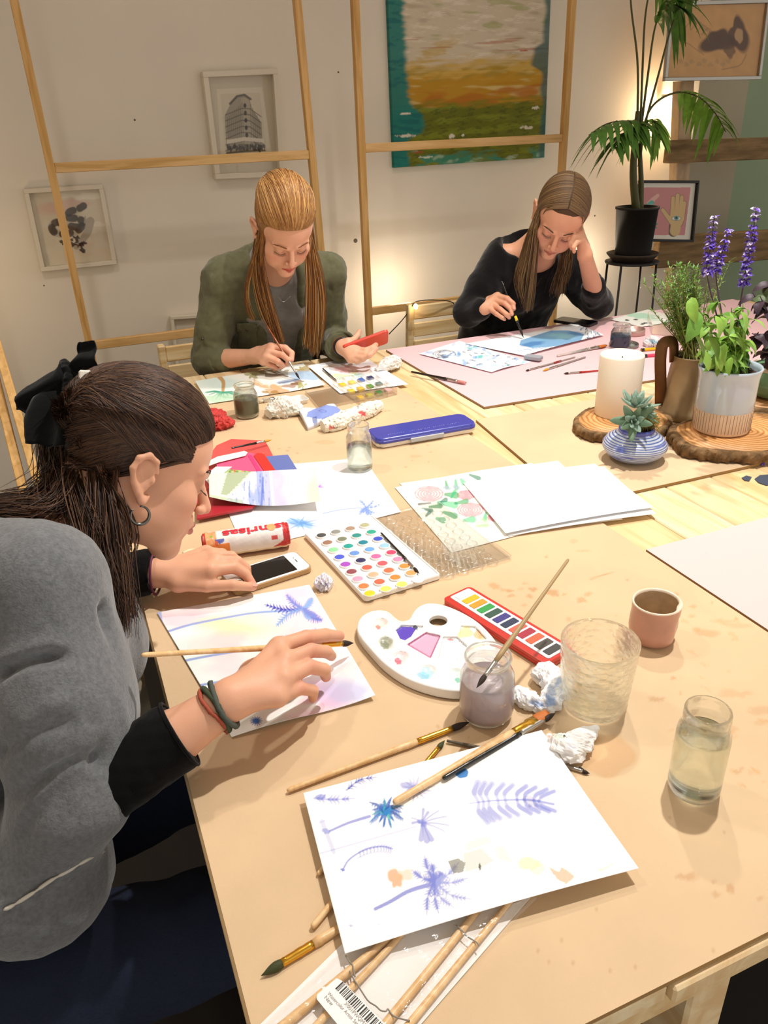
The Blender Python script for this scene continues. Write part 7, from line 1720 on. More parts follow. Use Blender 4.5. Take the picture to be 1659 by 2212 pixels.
def torso(v, pts, w, d, side, k=.04, n=14):
    pts = np.asarray(pts, float); S = spline(pts, n); ws = np.interp(np.linspace(0, 1, n), np.linspace(0, 1, len(w)), w); ds = np.interp(np.linspace(0, 1, n), np.linspace(0, 1, len(d)), d)
    for i in range(n):
        T_ = S[min(i + 1, n - 1)] - S[max(i - 1, 0)]; T_ /= np.linalg.norm(T_); x = side - (side @ T_) * T_; x /= np.linalg.norm(x); y = np.cross(T_, x)
        v.ell(S[i], (ws[i], ds[i], max(.05, ds[i] * .8)), np.stack([x, y, T_], 1), k)
def clothmesh(name, v, m, parent, amp=.003, f=28, seed=0, it=2, extra=None, col=None, bias=0):
    V, F = v.mesh(); V = relax(V, F, it, .5); N = vnormals(V, F); n = smoothnoise(V * np.array([1, 1, .6]), f, seed); d = amp * (np.abs(n) ** .8 * np.sign(n)) + amp * .4 * smoothnoise(V, f * 2.6, seed + 3)
    if extra is not None: d = d + extra(V)
    V = V + N * d[:, None]
    return mk(name, V, F, m, parent, True, col=None if col is None else col(V))
def folds(lines):
    """soft cloth folds: each (points, width, height) raises a ridge (negative height: a crease)"""
    def f(V):
        out = np.zeros(len(V))
        for pts, w, h in lines:
            P = spline(pts, 14); best = np.full(len(V), 9.)
            lo = P.min(0) - 3 * w; hi = P.max(0) + 3 * w; idx = np.nonzero(((V > lo) & (V < hi)).all(1))[0]
            if not len(idx): continue
            q = V[idx]; b = np.full(len(q), 9.)
            for i in range(13):
                A, B = P[i], P[i + 1]; d = B - A; tt = np.clip(((q - A) @ d) / (d @ d + 1e-12), 0, 1); b = np.minimum(b, np.linalg.norm(q - A - tt[:, None] * d, axis=1))
            out[idx] += h * np.exp(-(b / w) ** 2)
        return out
    return f
g = np.random.default_rng(31)
# =============== brunette in the foreground ===============
HA = Head([0.0487, 1.0047, 1.0317], [[0.167, 0.883, 0.438], [-0.968, 0.061, 0.245], [0.19, -0.464, 0.865]], 1.0)
tA = thing('person', 'dark-haired person with black bow and grey sweater leaning over the near table edge, painting', 'person', (-.30, .86, 0))
neckA = W(120, 1150, 1.02)
shR = W(92, 1262, .87); elR = W(165, 1735, .855); wrR = pl(497, 1512, .838)
shL = W(120, 1180, 1.20); elL = np.array([-.075, 1.19, .80]); wrL = pl(338, 1238, .797)
fR = [[pl(545, 1455, .815), pl(600, 1432, .808), pl(645, 1415, .803), pl(690, 1402, .798)],
      [pl(603, 1398, .845), pl(662, 1378, .838), pl(703, 1372, .820), pl(733, 1374, .803)],
      [pl(616, 1428, .848), pl(672, 1405, .842), pl(705, 1408, .825), pl(716, 1417, .806)],
      [pl(613, 1466, .842), pl(668, 1440, .836), pl(700, 1447, .816), pl(704, 1462, .797)],
      [pl(600, 1506, .832), pl(648, 1487, .825), pl(676, 1492, .806), pl(676, 1508, .789)]]
fL = [[pl(385, 1258, .790), pl(447, 1266, .786), pl(503, 1264, .783), pl(546, 1268, .770)],
      [pl(455, 1232, .806), pl(505, 1226, .800), pl(530, 1240, .784), pl(545, 1262, .769)],
      [pl(466, 1212, .808), pl(512, 1212, .803), pl(532, 1228, .785), pl(536, 1246, .770)],
      [pl(458, 1200, .805), pl(500, 1202, .799), pl(520, 1218, .783), pl(524, 1236, .770)],
      [pl(445, 1192, .798), pl(480, 1194, .792), pl(500, 1206, .779), pl(504, 1218, .770)]]
v = Vol((-.42, .52, .70), (.34, 1.36, 1.20), .0022)
head_sdf(v, HA, neckA)
v.cone(neckA, (shR + shL) / 2 - [0, 0, .03], .056, .08, .04); 
v.cone(neckA - [0, 0, .01], shR * .85 + shL * .15, .045, .048, .03); v.cone(neckA - [0, 0, .01], shL * .85 + shR * .15, .045, .048, .03)
v.cone(shR, elR, .042, .034, .02); v.cone(elR, elR * .5 + wrR * .5, .038, .034, .02); v.cone(elR * .5 + wrR * .5, wrR, .034, .0235, .02)
v.cone(shL, elL, .042, .034, .02); v.cone(elL, wrL, .036, .0225, .02)
hand_sdf(v, wrR, fR, 1.06); hand_sdf(v, wrL, fL, 1.0)
skinmesh('body', v, HA, tA, 'd9a385', 'b45f55', 'd07a68', [(f[1], .012) for f in fR[1:]] + [(f[3], .01) for f in fR + fL])
nails(tA, fL, np.array([0, -.25, 1.]), 1.0)
face_hair(tA, HA, '2a1a12')
# hoop earring
e0 = HA.T(-.082, -.002, -.033) if False else HA.T(.0755, -.001, -.034)
e0 = HA.T(.0765, 0, -.036)
th = np.linspace(-.3, 5.2, 22); hoop = [e0 + HA.R @ np.array([.002, .0115 * math.sin(a) - .0, -.0115 + .0115 * math.cos(a)]) for a in th]
MB().add(*tube(hoop, np.interp(np.linspace(0, 1, 22), [0, .5, 1], [.0010, .0026, .0010]), 8)).build('hoop_earring', mat('dark_silver', '6a6a66', .25, metal=1), tA, smooth=True)
# black under-top: sleeves and straps
vb = Vol((-.40, .50, .66), (.16, 1.36, 1.14), .004)
fa = (wrR - elR) / np.linalg.norm(wrR - elR); cR = pl(388, 1618, .845); cR = elR + fa * ((cR - elR) @ fa)
vb.cone(elR + fa * .008, cR, .043, .040, .02); vb.cutplane(cR, fa)
fl = (wrL - elL) / np.linalg.norm(wrL - elL); cL = wrL - fl * .004
vb2 = Vol((-.34, 1.02, .70), (.14, 1.36, 1.12), .004); vb2.cone(shL, elL, .052, .048, .02); vb2.cone(elL, cL, .048, .034, .02); vb2.cutplane(cL, fl)
M_blkc = mat('black_jersey', '0c0b0c', .9, spec=.1, sheen=.08, bump=.2, bscale=500)
clothmesh('sleeve', vb, M_blkc, tA, .0025, 40, 2); clothmesh('sleeve', vb2, M_blkc, tA, .004, 40, 3)
for (c_, d_, r, m_) in ((cR, fa, .0405, M_blkc), (cL + fl * .003, fl, .034, mat('maroon_elastic', '5a1a38', .6))):
    R = frame(d_); P = [c_ + R @ np.array([r * math.cos(a), r * math.sin(a), 0]) for a in np.linspace(0, 2 * PI, 30)]; MB().add(*tube(P, .0022, 6, cap=False)).build('cuff', m_, tA, smooth=True)
# bracelets
d_ = (wrR - elR) / np.linalg.norm(wrR - elR)
for off, col, rr, ph in ((-.012, '39432e', .0034, 0), (-.018, 'a04a34', .0026, 2), (-.007, '4a5048', .0030, 4)):
    c_ = wrR + d_ * (off - .004); R = frame(d_); r = .0285 if off != -.007 else .0295
    P = [c_ + R @ np.array([r * math.cos(a), r * math.sin(a), .003 * math.sin(2 * a + ph)]) for a in np.linspace(0, 2 * PI, 60)]
    V, F = tube(P, rr, 8, cap=False); V += .0009 * smoothnoise(V, 400, ph)[:, None]; mk('bracelet', V, F, mat('bracelet_' + col, col, .8), tA)
# grey sweater
M_grey = mat('grey_marl_knit', '6e7073', .95, noise=.25, nscale=200, spec=.1, sheen=.4, bump=.5, bscale=420, stretch=(1, 1, 1))
hipA = np.array([-.36, .84, .52])
va = Vol((-.62, .48, .36), (.10, 1.30, 1.14), .0042)
side = (shL - shR); side[2] *= .3; side /= np.linalg.norm(side)
mid = (shR + shL) / 2
torso(va, [hipA + [0, 0, .03], [-.33, .86, .66], [-.25, .90, .82], mid - [.03, 0, .055], neckA - [.05, .0, .065]], [.155, .140, .150, .165, .10], [.115, .105, .120, .105, .06], side, .05)
va.ell(mid + [.025, -.05, -.12], (.075, .075, .085), None, .05)     # chest
va.ell(W(228, 1470, .93), (.036, .055, .098), None, .04)
va.cone(shR - [.0, 0, .0], shR * .4 + elR * .6, .066, .070, .035); va.cone(shR * .45 + elR * .55, elR - CR * .012, .068, .056, .03)
va.cone(elR - CR * .012, elR + fa * .012, .054, .050, .02)
va.cone(shR, W(-70, 1200, .93), .064, .075, .03); va.ell(W(75, 1885, .90), (.088, .095, .080), None, .05)
va.cone(shL, shL * .4 + elL * .6, .062, .056, .04)
# wide neckline cut away around the neck
va.ell(neckA + [.01, .015, .050], (.125, .150, .085), None, .012, 'sub')
va.cone(neckA + [.02, .01, .02], HA.T(0, .0, -.08), .07, .06, .01, 'sub')
L_ = lambda *pts: [W(*p) for p in pts]
fold = folds([(L_((0, 1450, .80), (90, 1418, .80), (160, 1420, .80), (215, 1480, .80), (205, 1560, .80)), .007, -.020), (L_((0, 1440, .80), (90, 1405, .80), (165, 1405, .80), (225, 1465, .80)), .010, .006),
              (L_((218, 1320, .86), (226, 1420, .86), (222, 1520, .84), (205, 1640, .82)), .009, -.022),
              (L_((190, 1640, .80), (120, 1670, .79), (0, 1740, .79)), .007, -.018), (L_((190, 1655, .80), (130, 1690, .79), (30, 1760, .79)), .009, .005), (L_((150, 1560, .79), (80, 1580, .79), (0, 1620, .80)), .009, -.008), (L_((60, 1560, .79), (110, 1520, .79), (160, 1510, .79)), .008, .003), (L_((140, 1690, .79), (70, 1760, .79), (30, 1840, .8)), .008, -.009)])
clothmesh('sweater', va, M_grey, tA, .0022, 20, 11, 3, fold)
hp_ = [hit(va, x, y, off=.004) for x, y in ((8, 1966), (30, 1955), (70, 1930), (110, 1902), (150, 1880), (190, 1856), (225, 1838))]
MB().add(*tube(spline(hp_, 40), .0022 * np.clip(.4 + .9 * np.abs(np.sin(np.linspace(0, 17, 40))), 0, 1), 6)).build('hem_stitching', mat('pale_thread', 'c9c4b8', .8), tA, smooth=True)
# jeans: hips and thighs on the stool
vj = Vol((-.66, .52, .28), (.42, 1.20, .70), .006)
vj.cone([-.40, .84, .52], [-.30, .84, .50], .135, .130, .05); vj.cone([-.34, .74, .49], [.10, .70, .50], .100, .070, .05); vj.cone([-.34, .96, .49], [.10, 1.00, .50], .100, .070, .05)
M_jean = mat('blue_denim', '121c34', .9, noise=.35, nscale=300, bump=.4, bscale=700, stretch=(1, 6, 1))
clothmesh('jeans', vj, M_jean, tA, .004, 22, 7)
vs = MB()
for y in (.70, 1.00): vs.add(*tube(spline([[.08, y, .50], [.13, y, .44], [.12, y, .25], [.08, y, .06]], 16), np.linspace(.070, .045, 16), 16))
vs.build('jeans_leg', M_jean, tA, smooth=True)
for y in (.70, 1.00): MB().add(*box((.12, y, .035), (.25, .09, .07), bev=.03)).build('shoe', mat('dark_shoe', '191614', .6), tA, smooth=True)
# hair
tie = HA.T(.018, -.105, .074)
capv = Vol(HA.o - .16, HA.o + .19, .003)
capv.ell(HA.T(*CR0), (CRR + [.0030, .0020, .0040]), HA.R, .001)
capv.ell(HA.T(.0, .085, -.035), (.105, .095, .072), HA.R, .010, 'sub')       # face stays free
capv.ell(HA.T(.0, .112, .03), (.075, .05, .045), HA.R, .008, 'sub')
for sx in (1, -1): capv.ell(HA.T(sx * .088, -.002, -.006), (.034, .036, .044), HA.R, .006, 'sub')
V, F = capv.mesh(); V = relax(V, F, 7); cA = ['34211a', '40291c', '4c3222', '2a1a12', '583c28']
mk('hair', V, F, M_hair, tA, True, col=np.tile(lin('2a1a10'), (len(V), 1)))
P = []
for k in range(3600):
    # start along the hairline (temple - forehead - crown), flow back to the tie
    a = g.uniform(-1.85, 1.85); s0 = np.array([.066 * math.sin(a), .078 * math.cos(a) + .012, .078 - .028 * abs(math.sin(a)) ** 2 - .050 * max(0, abs(a) - 1.1) ** 1.3])
    if g.random() < .45: s0 = s0 + (np.array([.01, -.09, .1]) - s0) * g.uniform(0, .6)
    e = np.array([.018 + g.normal() * .008, -.098, .074 + g.normal() * .009]); lift = .0055 + g.uniform(0, .003)
    q = []
    for u in np.linspace(0, 1, 20):
        p = s0 * (1 - u) + e * u; up = math.sin(PI * min(u * 1.08, 1)) 
        d = capsurf(p + np.array([0, 0, .012 * up]), lift + .006 * up * (p[2] > .05)); q.append(d if u < .93 else d * .5 + e * .5)
    P.append([HA.T(*x) for x in q])
# lower side hair swept back over the ear to the nape
for k in range(1300):
    sx = 1 if g.random() < .8 else -1
    s0 = np.array([sx * .070, g.uniform(.02, .055), g.uniform(.030, .052)]); e = np.array([sx * g.uniform(.02, .06), -.095 + g.normal() * .006, g.uniform(-.06, .05)])
    q = []
    for u in np.linspace(0, 1, 20):
        p = s0 * (1 - u) + e * u; p[2] += .028 * math.sin(PI * u) * (1 - .5 * u); q.append(capsurf(p, .0068 + .001 * math.sin(k)))
    P.append([HA.T(*x) for x in q])
strands('hair', tA, P, .00078, cA, M_hair, 1)
# lengths falling behind the ear, over neck and shoulder
P = []
def fall(n, starts, ways, jit, seed=0, curlz=.0, k=22):
    out = []
    for i in range(n):
        s_ = starts[g.integers(len(starts))]; w_ = [np.array(x) for x in ways[g.integers(len(ways))]]; j = g.normal(size=3) * jit
        pts = [np.array(s_) + g.normal(size=3) * jit * .6] + [x + j * (1 + .35 * q_) + g.normal(size=3) * jit * .2 for q_, x in enumerate(w_)]
        c = spline(pts, k); ph = g.uniform(0, 6.28); c += (curlz * np.sin(np.linspace(0, 9, k) + ph) * np.linspace(0, 1, k))[:, None] * np.array([.6, .2, .3]); out.append(c)
    return out
T = HA.T
st = [T(.055, -.06, .02), T(.045, -.085, .02), T(.06, -.05, -.01), T(.03, -.10, .05), T(.04, -.09, -.01), T(.02, -.105, .04)]
P += fall(480, st, [[W(205, 1010, .98), W(220, 1130, .95), W(232, 1220, .93), W(258, 1320, .93)], [W(220, 1020, .97), W(245, 1130, .95), W(256, 1230, .94), W(262, 1350, .93)], [W(200, 980, .98), W(212, 1080, .95), W(210, 1170, .93), W(236, 1260, .92)]], .0045, 1, .002)
P += fall(400, st, [[W(155, 985, 1.0), W(115, 1055, .99), W(50, 1092, .96), W(-30, 1108, .95)], [W(165, 990, 1.0), W(125, 1065, .98), W(80, 1098, .95), W(20, 1106, .94)], [W(175, 1000, .98), W(145, 1070, .96), W(100, 1105, .94), W(40, 1108, .93)], [W(165, 960, 1.0), W(130, 1030, 1.0), W(80, 1078, .99), W(-10, 1098, .98)]], .0050, 2, .002)
P += fall(600, [tie, T(.01, -.115, .06), T(.03, -.11, .05), T(.02, -.112, .045)], [[W(138, 920, 1.02), W(128, 980, 1.02), W(124, 1040, 1.0), W(80, 1090, .98)], [W(150, 930, 1.02), W(155, 1000, 1.0), W(170, 1080, .96), W(200, 1160, .93)], [W(120, 900, 1.02), W(112, 970, 1.02), W(125, 1030, 1.0), W(140, 1090, .96)]], .0065, 3, .0015)
P += fall(240, [T(.07, -.04, .0), T(.06, -.06, .0)], [[W(245, 1090, .97), W(262, 1170, .96), W(262, 1260, .95), W(282, 1330, .95)], [W(238, 1080, .97), W(240, 1160, .95), W(222, 1240, .93), W(246, 1300, .93)]], .0028, 4, .002)
P += fall(14, [T(.06, -.04, -.02)], [[W(280, 1110, .97), W(292, 1160, 1.0), W(276, 1230, 1.0), W(290, 1270, 1.0)]], .003, 4, .002)
strands('hair', tA, P, .00068, cA + ['5c3e28'], M_hair, 2)
# black bow: knot and tails
M_bow = mat('black_chiffon', '0c0d0d', .9, spec=.12, sheen=.12, bump=.3, bscale=300, noise=.2, nscale=60)
bt = W(150, 822, 1.00)
def cloth_strip(ctrl, widths, wdir, name, seed, th=.0022):
    C_ = spline(ctrl, 26); w = np.interp(np.linspace(0, 1, 26), np.linspace(0, 1, len(widths)), widths); wd = spline(wdir, 26); wd /= np.linalg.norm(wd, axis=1)[:, None]; V = []
    s = np.linspace(-1, 1, 12); N = np.cross(np.gradient(C_, axis=0), wd); N /= np.linalg.norm(N, axis=1)[:, None]
    top = (C_[:, None] + wd[:, None] * (w[:, None] * s[None])[..., None] + N[:, None] * (.006 * np.cos(s * 4 + seed)[None, :, None] * (w[:, None, None] / .03))).reshape(-1, 3)
    bot = top - np.repeat(N, 12, 0) * th; n = len(top); Fq = gridF(26, 12); F = [list(map(int, f)) for f in Fq] + [list(map(int, f[::-1] + n)) for f in Fq]
    ed = [i * 12 for i in range(26)] + [25 * 12 + j for j in range(1, 12)] + [i * 12 + 11 for i in range(24, -1, -1)] + list(range(10, -1, -1))
    F += [[ed[i], ed[i] + n, ed[i + 1] + n, ed[i + 1]] for i in range(len(ed) - 1)]
    V = np.concatenate([top, bot]); V += .0016 * smoothnoise(V, 120, seed)[:, None]
    return mk(name, V, F, M_bow, tA)
up_, rt_, fw_ = -CD, CR, CF
cloth_strip([bt, W(152, 796, .99), W(166, 772, .985), W(206, 766, .98)], [.010, .014, .018, .017], [rt_ + up_ * .2, rt_ * .7 + up_ * .7, up_ + rt_ * .1, up_ - rt_ * .15], 'bow_loop', 1)
cloth_strip([bt, W(120, 826, .985), W(85, 848, .98), W(34, 872, .98)], [.012, .026, .030, .008], [up_, up_ + rt_ * .3, up_ + rt_ * .5, up_ - rt_ * .2], 'bow_tail', 2)
cloth_strip([bt + CR * -.004, W(118, 860, .975), W(104, 910, .965), W(98, 962, .96)], [.014, .026, .030, .024], [rt_ + up_ * .3, rt_, rt_, rt_ - up_ * .1], 'bow_tail', 3)
vk = Vol(bt - .05, bt + .05, .002); vk.ell(bt, (.016, .018, .020), None, .002); vk.cone(bt + up_ * .014 - rt_ * .004, bt - up_ * .022 + rt_ * .002, .012, .013, .006); vk.cone(bt, W(160, 868, .985), .013, .011, .006)
clothmesh('bow_knot', vk, M_bow, tA, .0030, 130, 3)
MB().add(*box(W(184, 812, .965), (.015, .006, .014), np.stack([CR, CF, -CD], 1) @ rotz(.3), .002)).build('hair_clip', mat('white_clip', 'e8e0d4', .4), tA)

# brush held in the right hand
brush('birch paintbrush held in the brunette\'s raised right hand', pl(306, 1415, .915), pl(764, 1389, .776), M_birch, M_gold, M_bdk, .0040, .12, .07)

# =============== red-haired woman at the far end ===============
HB = Head([0.6448, 2.3124, 1.1743], [[-1.0, -0.017, -0.005], [0.017, -0.768, -0.64], [0.007, -0.64, 0.768]], 1.05)
tB = thing('person', 'red-haired person in an open olive shirt painting at the far end while holding a phone', 'person', (.66, 2.62, 0))
neckB = HB.T(0, -.055, -.105) + [0, .035, -.02]
neckB = np.array([.650, 2.455, 1.070])
sR = py_(482, 602, 2.51); sL = py_(708, 590, 2.53)
eR = py_(452, 778, 2.52); wR = pl(549, 770, .800); eL = py_(716, 738, 2.60); wL = W(742, 750, 2.40)
gR = [[pl(560, 762, .812) + [0, .01, 0], pl(586, 749, .822) + [0, .01, 0], pl(608, 757, .820) + [0, .008, 0], pl(624, 769, .812)],
      [pl(586, 750, .836), pl(616, 752, .836), pl(630, 763, .822), pl(630, 777, .806)],
      [pl(581, 760, .828), pl(610, 767, .823), pl(623, 778, .806), pl(621, 787, .792)],
      [pl(575, 771, .815), pl(600, 781, .806), pl(611, 789, .790), pl(607, 794, .779)],
      [pl(568, 781, .800), pl(588, 790, .788), pl(597, 795, .776), pl(592, 798, .769)]]
gL = [[W(752, 742, 2.39), W(764, 735, 2.40), W(772, 726, 2.41), W(776, 716, 2.42)],
      [W(772, 757, 2.38), W(790, 758, 2.36), W(804, 752, 2.36), W(812, 745, 2.37)],
      [W(768, 764, 2.37), W(790, 766, 2.35), W(805, 760, 2.35), W(813, 753, 2.36)],
      [W(763, 771, 2.37), W(784, 774, 2.35), W(798, 768, 2.34), W(807, 761, 2.35)],
      [W(757, 776, 2.37), W(772, 781, 2.36), W(784, 777, 2.35), W(793, 771, 2.36)]]
v = Vol((.30, 2.14, .70), (1.02, 2.75, 1.34), .0024)
head_sdf(v, HB, neckB)
v.cone(neckB, [.655, 2.55, .98], .052, .070, .04); v.cone(neckB - [0, -.03, .04], sR, .038, .034, .04); v.cone(neckB - [0, -.03, .04], sL, .038, .034, .04)
v.ell([.66, 2.58, .90], (.12, .06, .10), None, .04)
v.cone(sR, eR, .040, .034, .02); v.cone(eR, wR, .038, .0225, .02); v.cone(sL, eL, .040, .034, .02); v.cone(eL, wL, .036, .0225, .02)
hand_sdf(v, wR, gR, 1.08); hand_sdf(v, wL, gL, 1.08)
skinmesh('body', v, HB, tB, 'dfa98c', 'b84848', 'd98070', [(f[1], .012) for f in gR[1:]] + [(f[3], .01) for f in gR + gL])
nails(tB, gR[1:3], -CF, 1.0); face_hair(tB, HB, '8a5a34', '4a2c1c')
def tor(lo, hi, h, pts, w, d, side, k=.05):
    v = Vol(lo, hi, h); torso(v, pts, w, d, side, k); return v
spB = [[.67, 2.70, .59], [.67, 2.68, .68], [.66, 2.62, .84], [.655, 2.55, .98], [.652, 2.49, 1.055]]
sd = (sL - sR) / np.linalg.norm(sL - sR)
vt = tor((.38, 2.34, .42), (.96, 2.86, 1.14), .005, spB, [.150, .130, .150, .155, .075], [.105, .095, .110, .085, .055], sd)
vt.ell([.605, 2.52, .89], (.055, .05, .055), None, .04); vt.ell([.715, 2.52, .89], (.055, .05, .055), None, .04)
vt.ell([.650, 2.40, 1.065], (.060, .11, .085), None, .01, 'sub')
M_tee = mat('grey_tee', '8d8a84', .9, noise=.22, nscale=22, bump=.3, bscale=300, spec=.1)
clothmesh('t_shirt', vt, M_tee, tB, .003, 26, 5)
# printed flower patch on the tee
mb = MB()
for (x, y, r, cc) in ((650, 772, .022, 0), (643, 780, .014, 0)):
    P = hit(vt, x, y, off=.006); V, F = lathe([(r, 0), (r * .6, .003), (0, .004)], (0, 0, 0), 14, R=frame((-.1, -1, .25))); mb.add(V + P, F)
mb.build('printed_patch', mat('tee_print', '1d2122', .9), tB, smooth=True)
M_olive = mat('olive_cotton', '63634a', .9, noise=.14, nscale=60, bump=.35, bscale=420, spec=.12, sheen=.2)
vo = tor((.28, 2.30, .42), (1.06, 2.90, 1.16), .005, spB, [.168, .152, .170, .172, .082], [.125, .112, .128, .100, .068], sd)
vo.cone(sR, sR * .4 + eR * .6, .062, .058, .03); vo.cone(sR * .4 + eR * .6, eR, .058, .055, .02); vo.cone(sL, sL * .4 + eL * .6, .060, .056, .03); vo.cone(sL * .4 + eL * .6, eL, .056, .054, .02)
fB = (wR - eR) / np.linalg.norm(wR - eR); fB2 = (wL - eL) / np.linalg.norm(wL - eL)
cB = eR + fB * .055; cB2 = wL - fB2 * .060
vo.cone(eR, cB, .055, .047, .015); vo.cone(eL, cB2, .054, .045, .015)
# open front and neck
vo.cone(spB[-1], sR, .060, .060, .03); vo.cone(spB[-1], sL, .060, .060, .03)
vo.cone([.655, 2.41, 1.12], [.662, 2.46, .88], .056, .060, .010, 'sub'); vo.cone([.662, 2.46, .88], [.672, 2.50, .70], .060, .066, .010, 'sub'); vo.cone([.672, 2.50, .70], [.672, 2.54, .40], .066, .070, .010, 'sub'); vo.ell([.652, 2.44, 1.10], (.080, .10, .075), None, .01, 'sub')
PL = lambda *p: [py_(*q) for q in p]
fo = folds([(PL((475, 590, 2.44), (500, 640, 2.43), (505, 720, 2.44)), .006, -.008), (PL((520, 575, 2.43), (530, 650, 2.42)), .008, -.005), (PL((440, 700, 2.46), (470, 725, 2.44), (500, 745, 2.44)), .007, -.007), (PL((436, 740, 2.47), (470, 750, 2.45)), .007, .006), (PL((705, 600, 2.47), (722, 650, 2.48), (730, 700, 2.5)), .007, -.007), (PL((455, 600, 2.46), (450, 680, 2.46)), .008, .005)])
clothmesh('open_shirt', vo, M_olive, tB, .0055, 24, 8, 2, fo)
for (c_, d_, r) in ((cB, fB, .0485), (cB2, fB2, .047)):
    R = frame(d_); prof = [(r - .010, -.004), (r, -.006), (r + .004, .006), (r + .004, .030), (r, .038), (r - .006, .036), (r - .010, .02)]
    V, F = lathe(prof, (0, 0, 0), 40); V += .0022 * smoothnoise(V, 90, 3)[:, None]; V = V @ R.T + (c_ - d_ * .034); MB().add(V, F).build('rolled_cuff', M_olive, tB, smooth=True)
# collar wings, pocket, buttons
for pts in ([(548, 552), (560, 566), (566, 612), (556, 624), (538, 590)], [(686, 560), (698, 588), (694, 622), (682, 618), (676, 575)]):
    P = [hit(vo, *p, off=.008) for p in pts]; n = len(P); Q = [p + CF * .006 for p in P]
    MB().add(P + Q, [tuple(range(n)), tuple(range(n, 2 * n))[::-1]] + [(i, i + n, (i + 1) % n + n, (i + 1) % n) for i in range(n)]).build('collar', M_olive, tB)
def patch(x0, y0, x1, y1, n, off, name, m):
    u = np.linspace(0, 1, n); X = np.array([[hit(vo, x0 + (x1 - x0) * a + .05 * (y0 + (y1 - y0) * b - y0), y0 + (y1 - y0) * b, off=off) for b in u] for a in u]).reshape(-1, 3)
    nn = n * n; F = gridF(n, n); X2 = X + CF * .005; ed = [i * n for i in range(n)] + [(n - 1) * n + j for j in range(1, n)] + [i * n + n - 1 for i in range(n - 2, -1, -1)] + list(range(n - 2, -1, -1))
    F = [list(map(int, f)) for f in F] + [[ed[i], ed[i] + nn, ed[i + 1] + nn, ed[i + 1]] for i in range(len(ed) - 1)]
    mk(name, np.concatenate([X, X2]), F, m, tB)
patch(513, 700, 553, 748, 9, .0075, 'chest_pocket', M_olive); patch(511, 698, 555, 716, 9, .0105, 'pocket_flap', M_olive)
for (x, y) in ((533, 712), (700, 760), (697, 715), (437, 732)): V, F = lathe([(.0055, 0), (.0055, .002), (0, .0025)], hit(vo, x, y, off=.012), 12, R=frame(-CF)); MB().add(V, F).build('button', mat('horn_button', '3c3226', .4), tB, smooth=True)
vj = Vol((.42, 2.10, .34), (.92, 2.90, .62), .007); vj.cone([.60, 2.68, .555], [.60, 2.28, .52], .09, .07, .04); vj.cone([.74, 2.68, .555], [.74, 2.28, .52], .09, .07, .04)
clothmesh('trousers', vj, mat('dark_trousers', '1c1e24', .9), tB, .003)
for x in (.60, .74): MB().add(*tube(spline([[x, 2.27, .50], [x, 2.24, .44], [x, 2.26, .25], [x, 2.28, .06]], 14), np.linspace(.068, .045, 14), 14)).build('trouser_leg', MATS['dark_trousers'], tB, smooth=True); MB().add(*box((x, 2.22, .035), (.09, .25, .07), bev=.03)).build('shoe', MATS['dark_shoe'], tB, smooth=True)
# hair: swept back and puffed at the crown, long straight locks in front of both shoulders
cB_ = ['a06e3a', 'b88850', '885a2e', 'caa066', '744a24']
capv = Vol(HB.o - .17, HB.o + .18, .003); capv.ell(HB.T(*CR0), (CRR + [.006, .005, .010]) * 1.05, HB.R, .001); capv.ell(HB.T(0, -.02, .080), np.array([.058, .070, .055]) * 1.05, HB.R, .025)
capv.ell(HB.T(0, .085, -.035), (.110, .10, .082), HB.R, .010, 'sub'); capv.ell(HB.T(0, .118, .035), (.080, .05, .050), HB.R, .008, 'sub')
for sx in (1, -1): capv.ell(HB.T(sx * .092, .0, -.012), (.030, .032, .034), HB.R, .006, 'sub')
V, F = capv.mesh(); mk('hair', relax(V, F, 2), F, M_hair, tB, True, col=np.tile(lin('94683a'), (len(V), 1)))
P = []
for k in range(2600):
    a = g.uniform(-1.75, 1.75); s0 = np.array([.066 * math.sin(a), .080 * math.cos(a) + .010, .072 - .018 * abs(math.sin(a)) ** 2 - .040 * max(0, abs(a) - 1.2)]); s0[2] += .006
    if g.random() < .4: s0 = s0 + (np.array([0, -.06, .12]) - s0) * g.uniform(0, .5)
    e = np.array([g.normal() * .012, -.105, .06]); q = []
    for u in np.linspace(0, 1, 20):
        p = s0 * (1 - u) + e * u; up = math.sin(PI * min(u * 1.05, 1)); q.append(capsurf(p + np.array([0, 0, .02 * up]), .007 + .020 * up * (abs(a) < 1.35) * (1 - abs(a) / 1.5 * .4)))
    P.append([HB.T(*x) for x in q])
strands('hair', tB, P, .00085, cB_, M_hair, 5)
P = []; PY_ = py_
stl = [HB.T(-.066, .000, .030), HB.T(-.066, -.012, .020), HB.T(-.070, .010, .040), HB.T(-.066, -.03, .01), HB.T(-.062, -.045, .03)]
str_ = [HB.T(.066, .010, .030), HB.T(.066, -.008, .020), HB.T(.070, .020, .040), HB.T(.066, -.03, .01), HB.T(.062, .03, .045)]
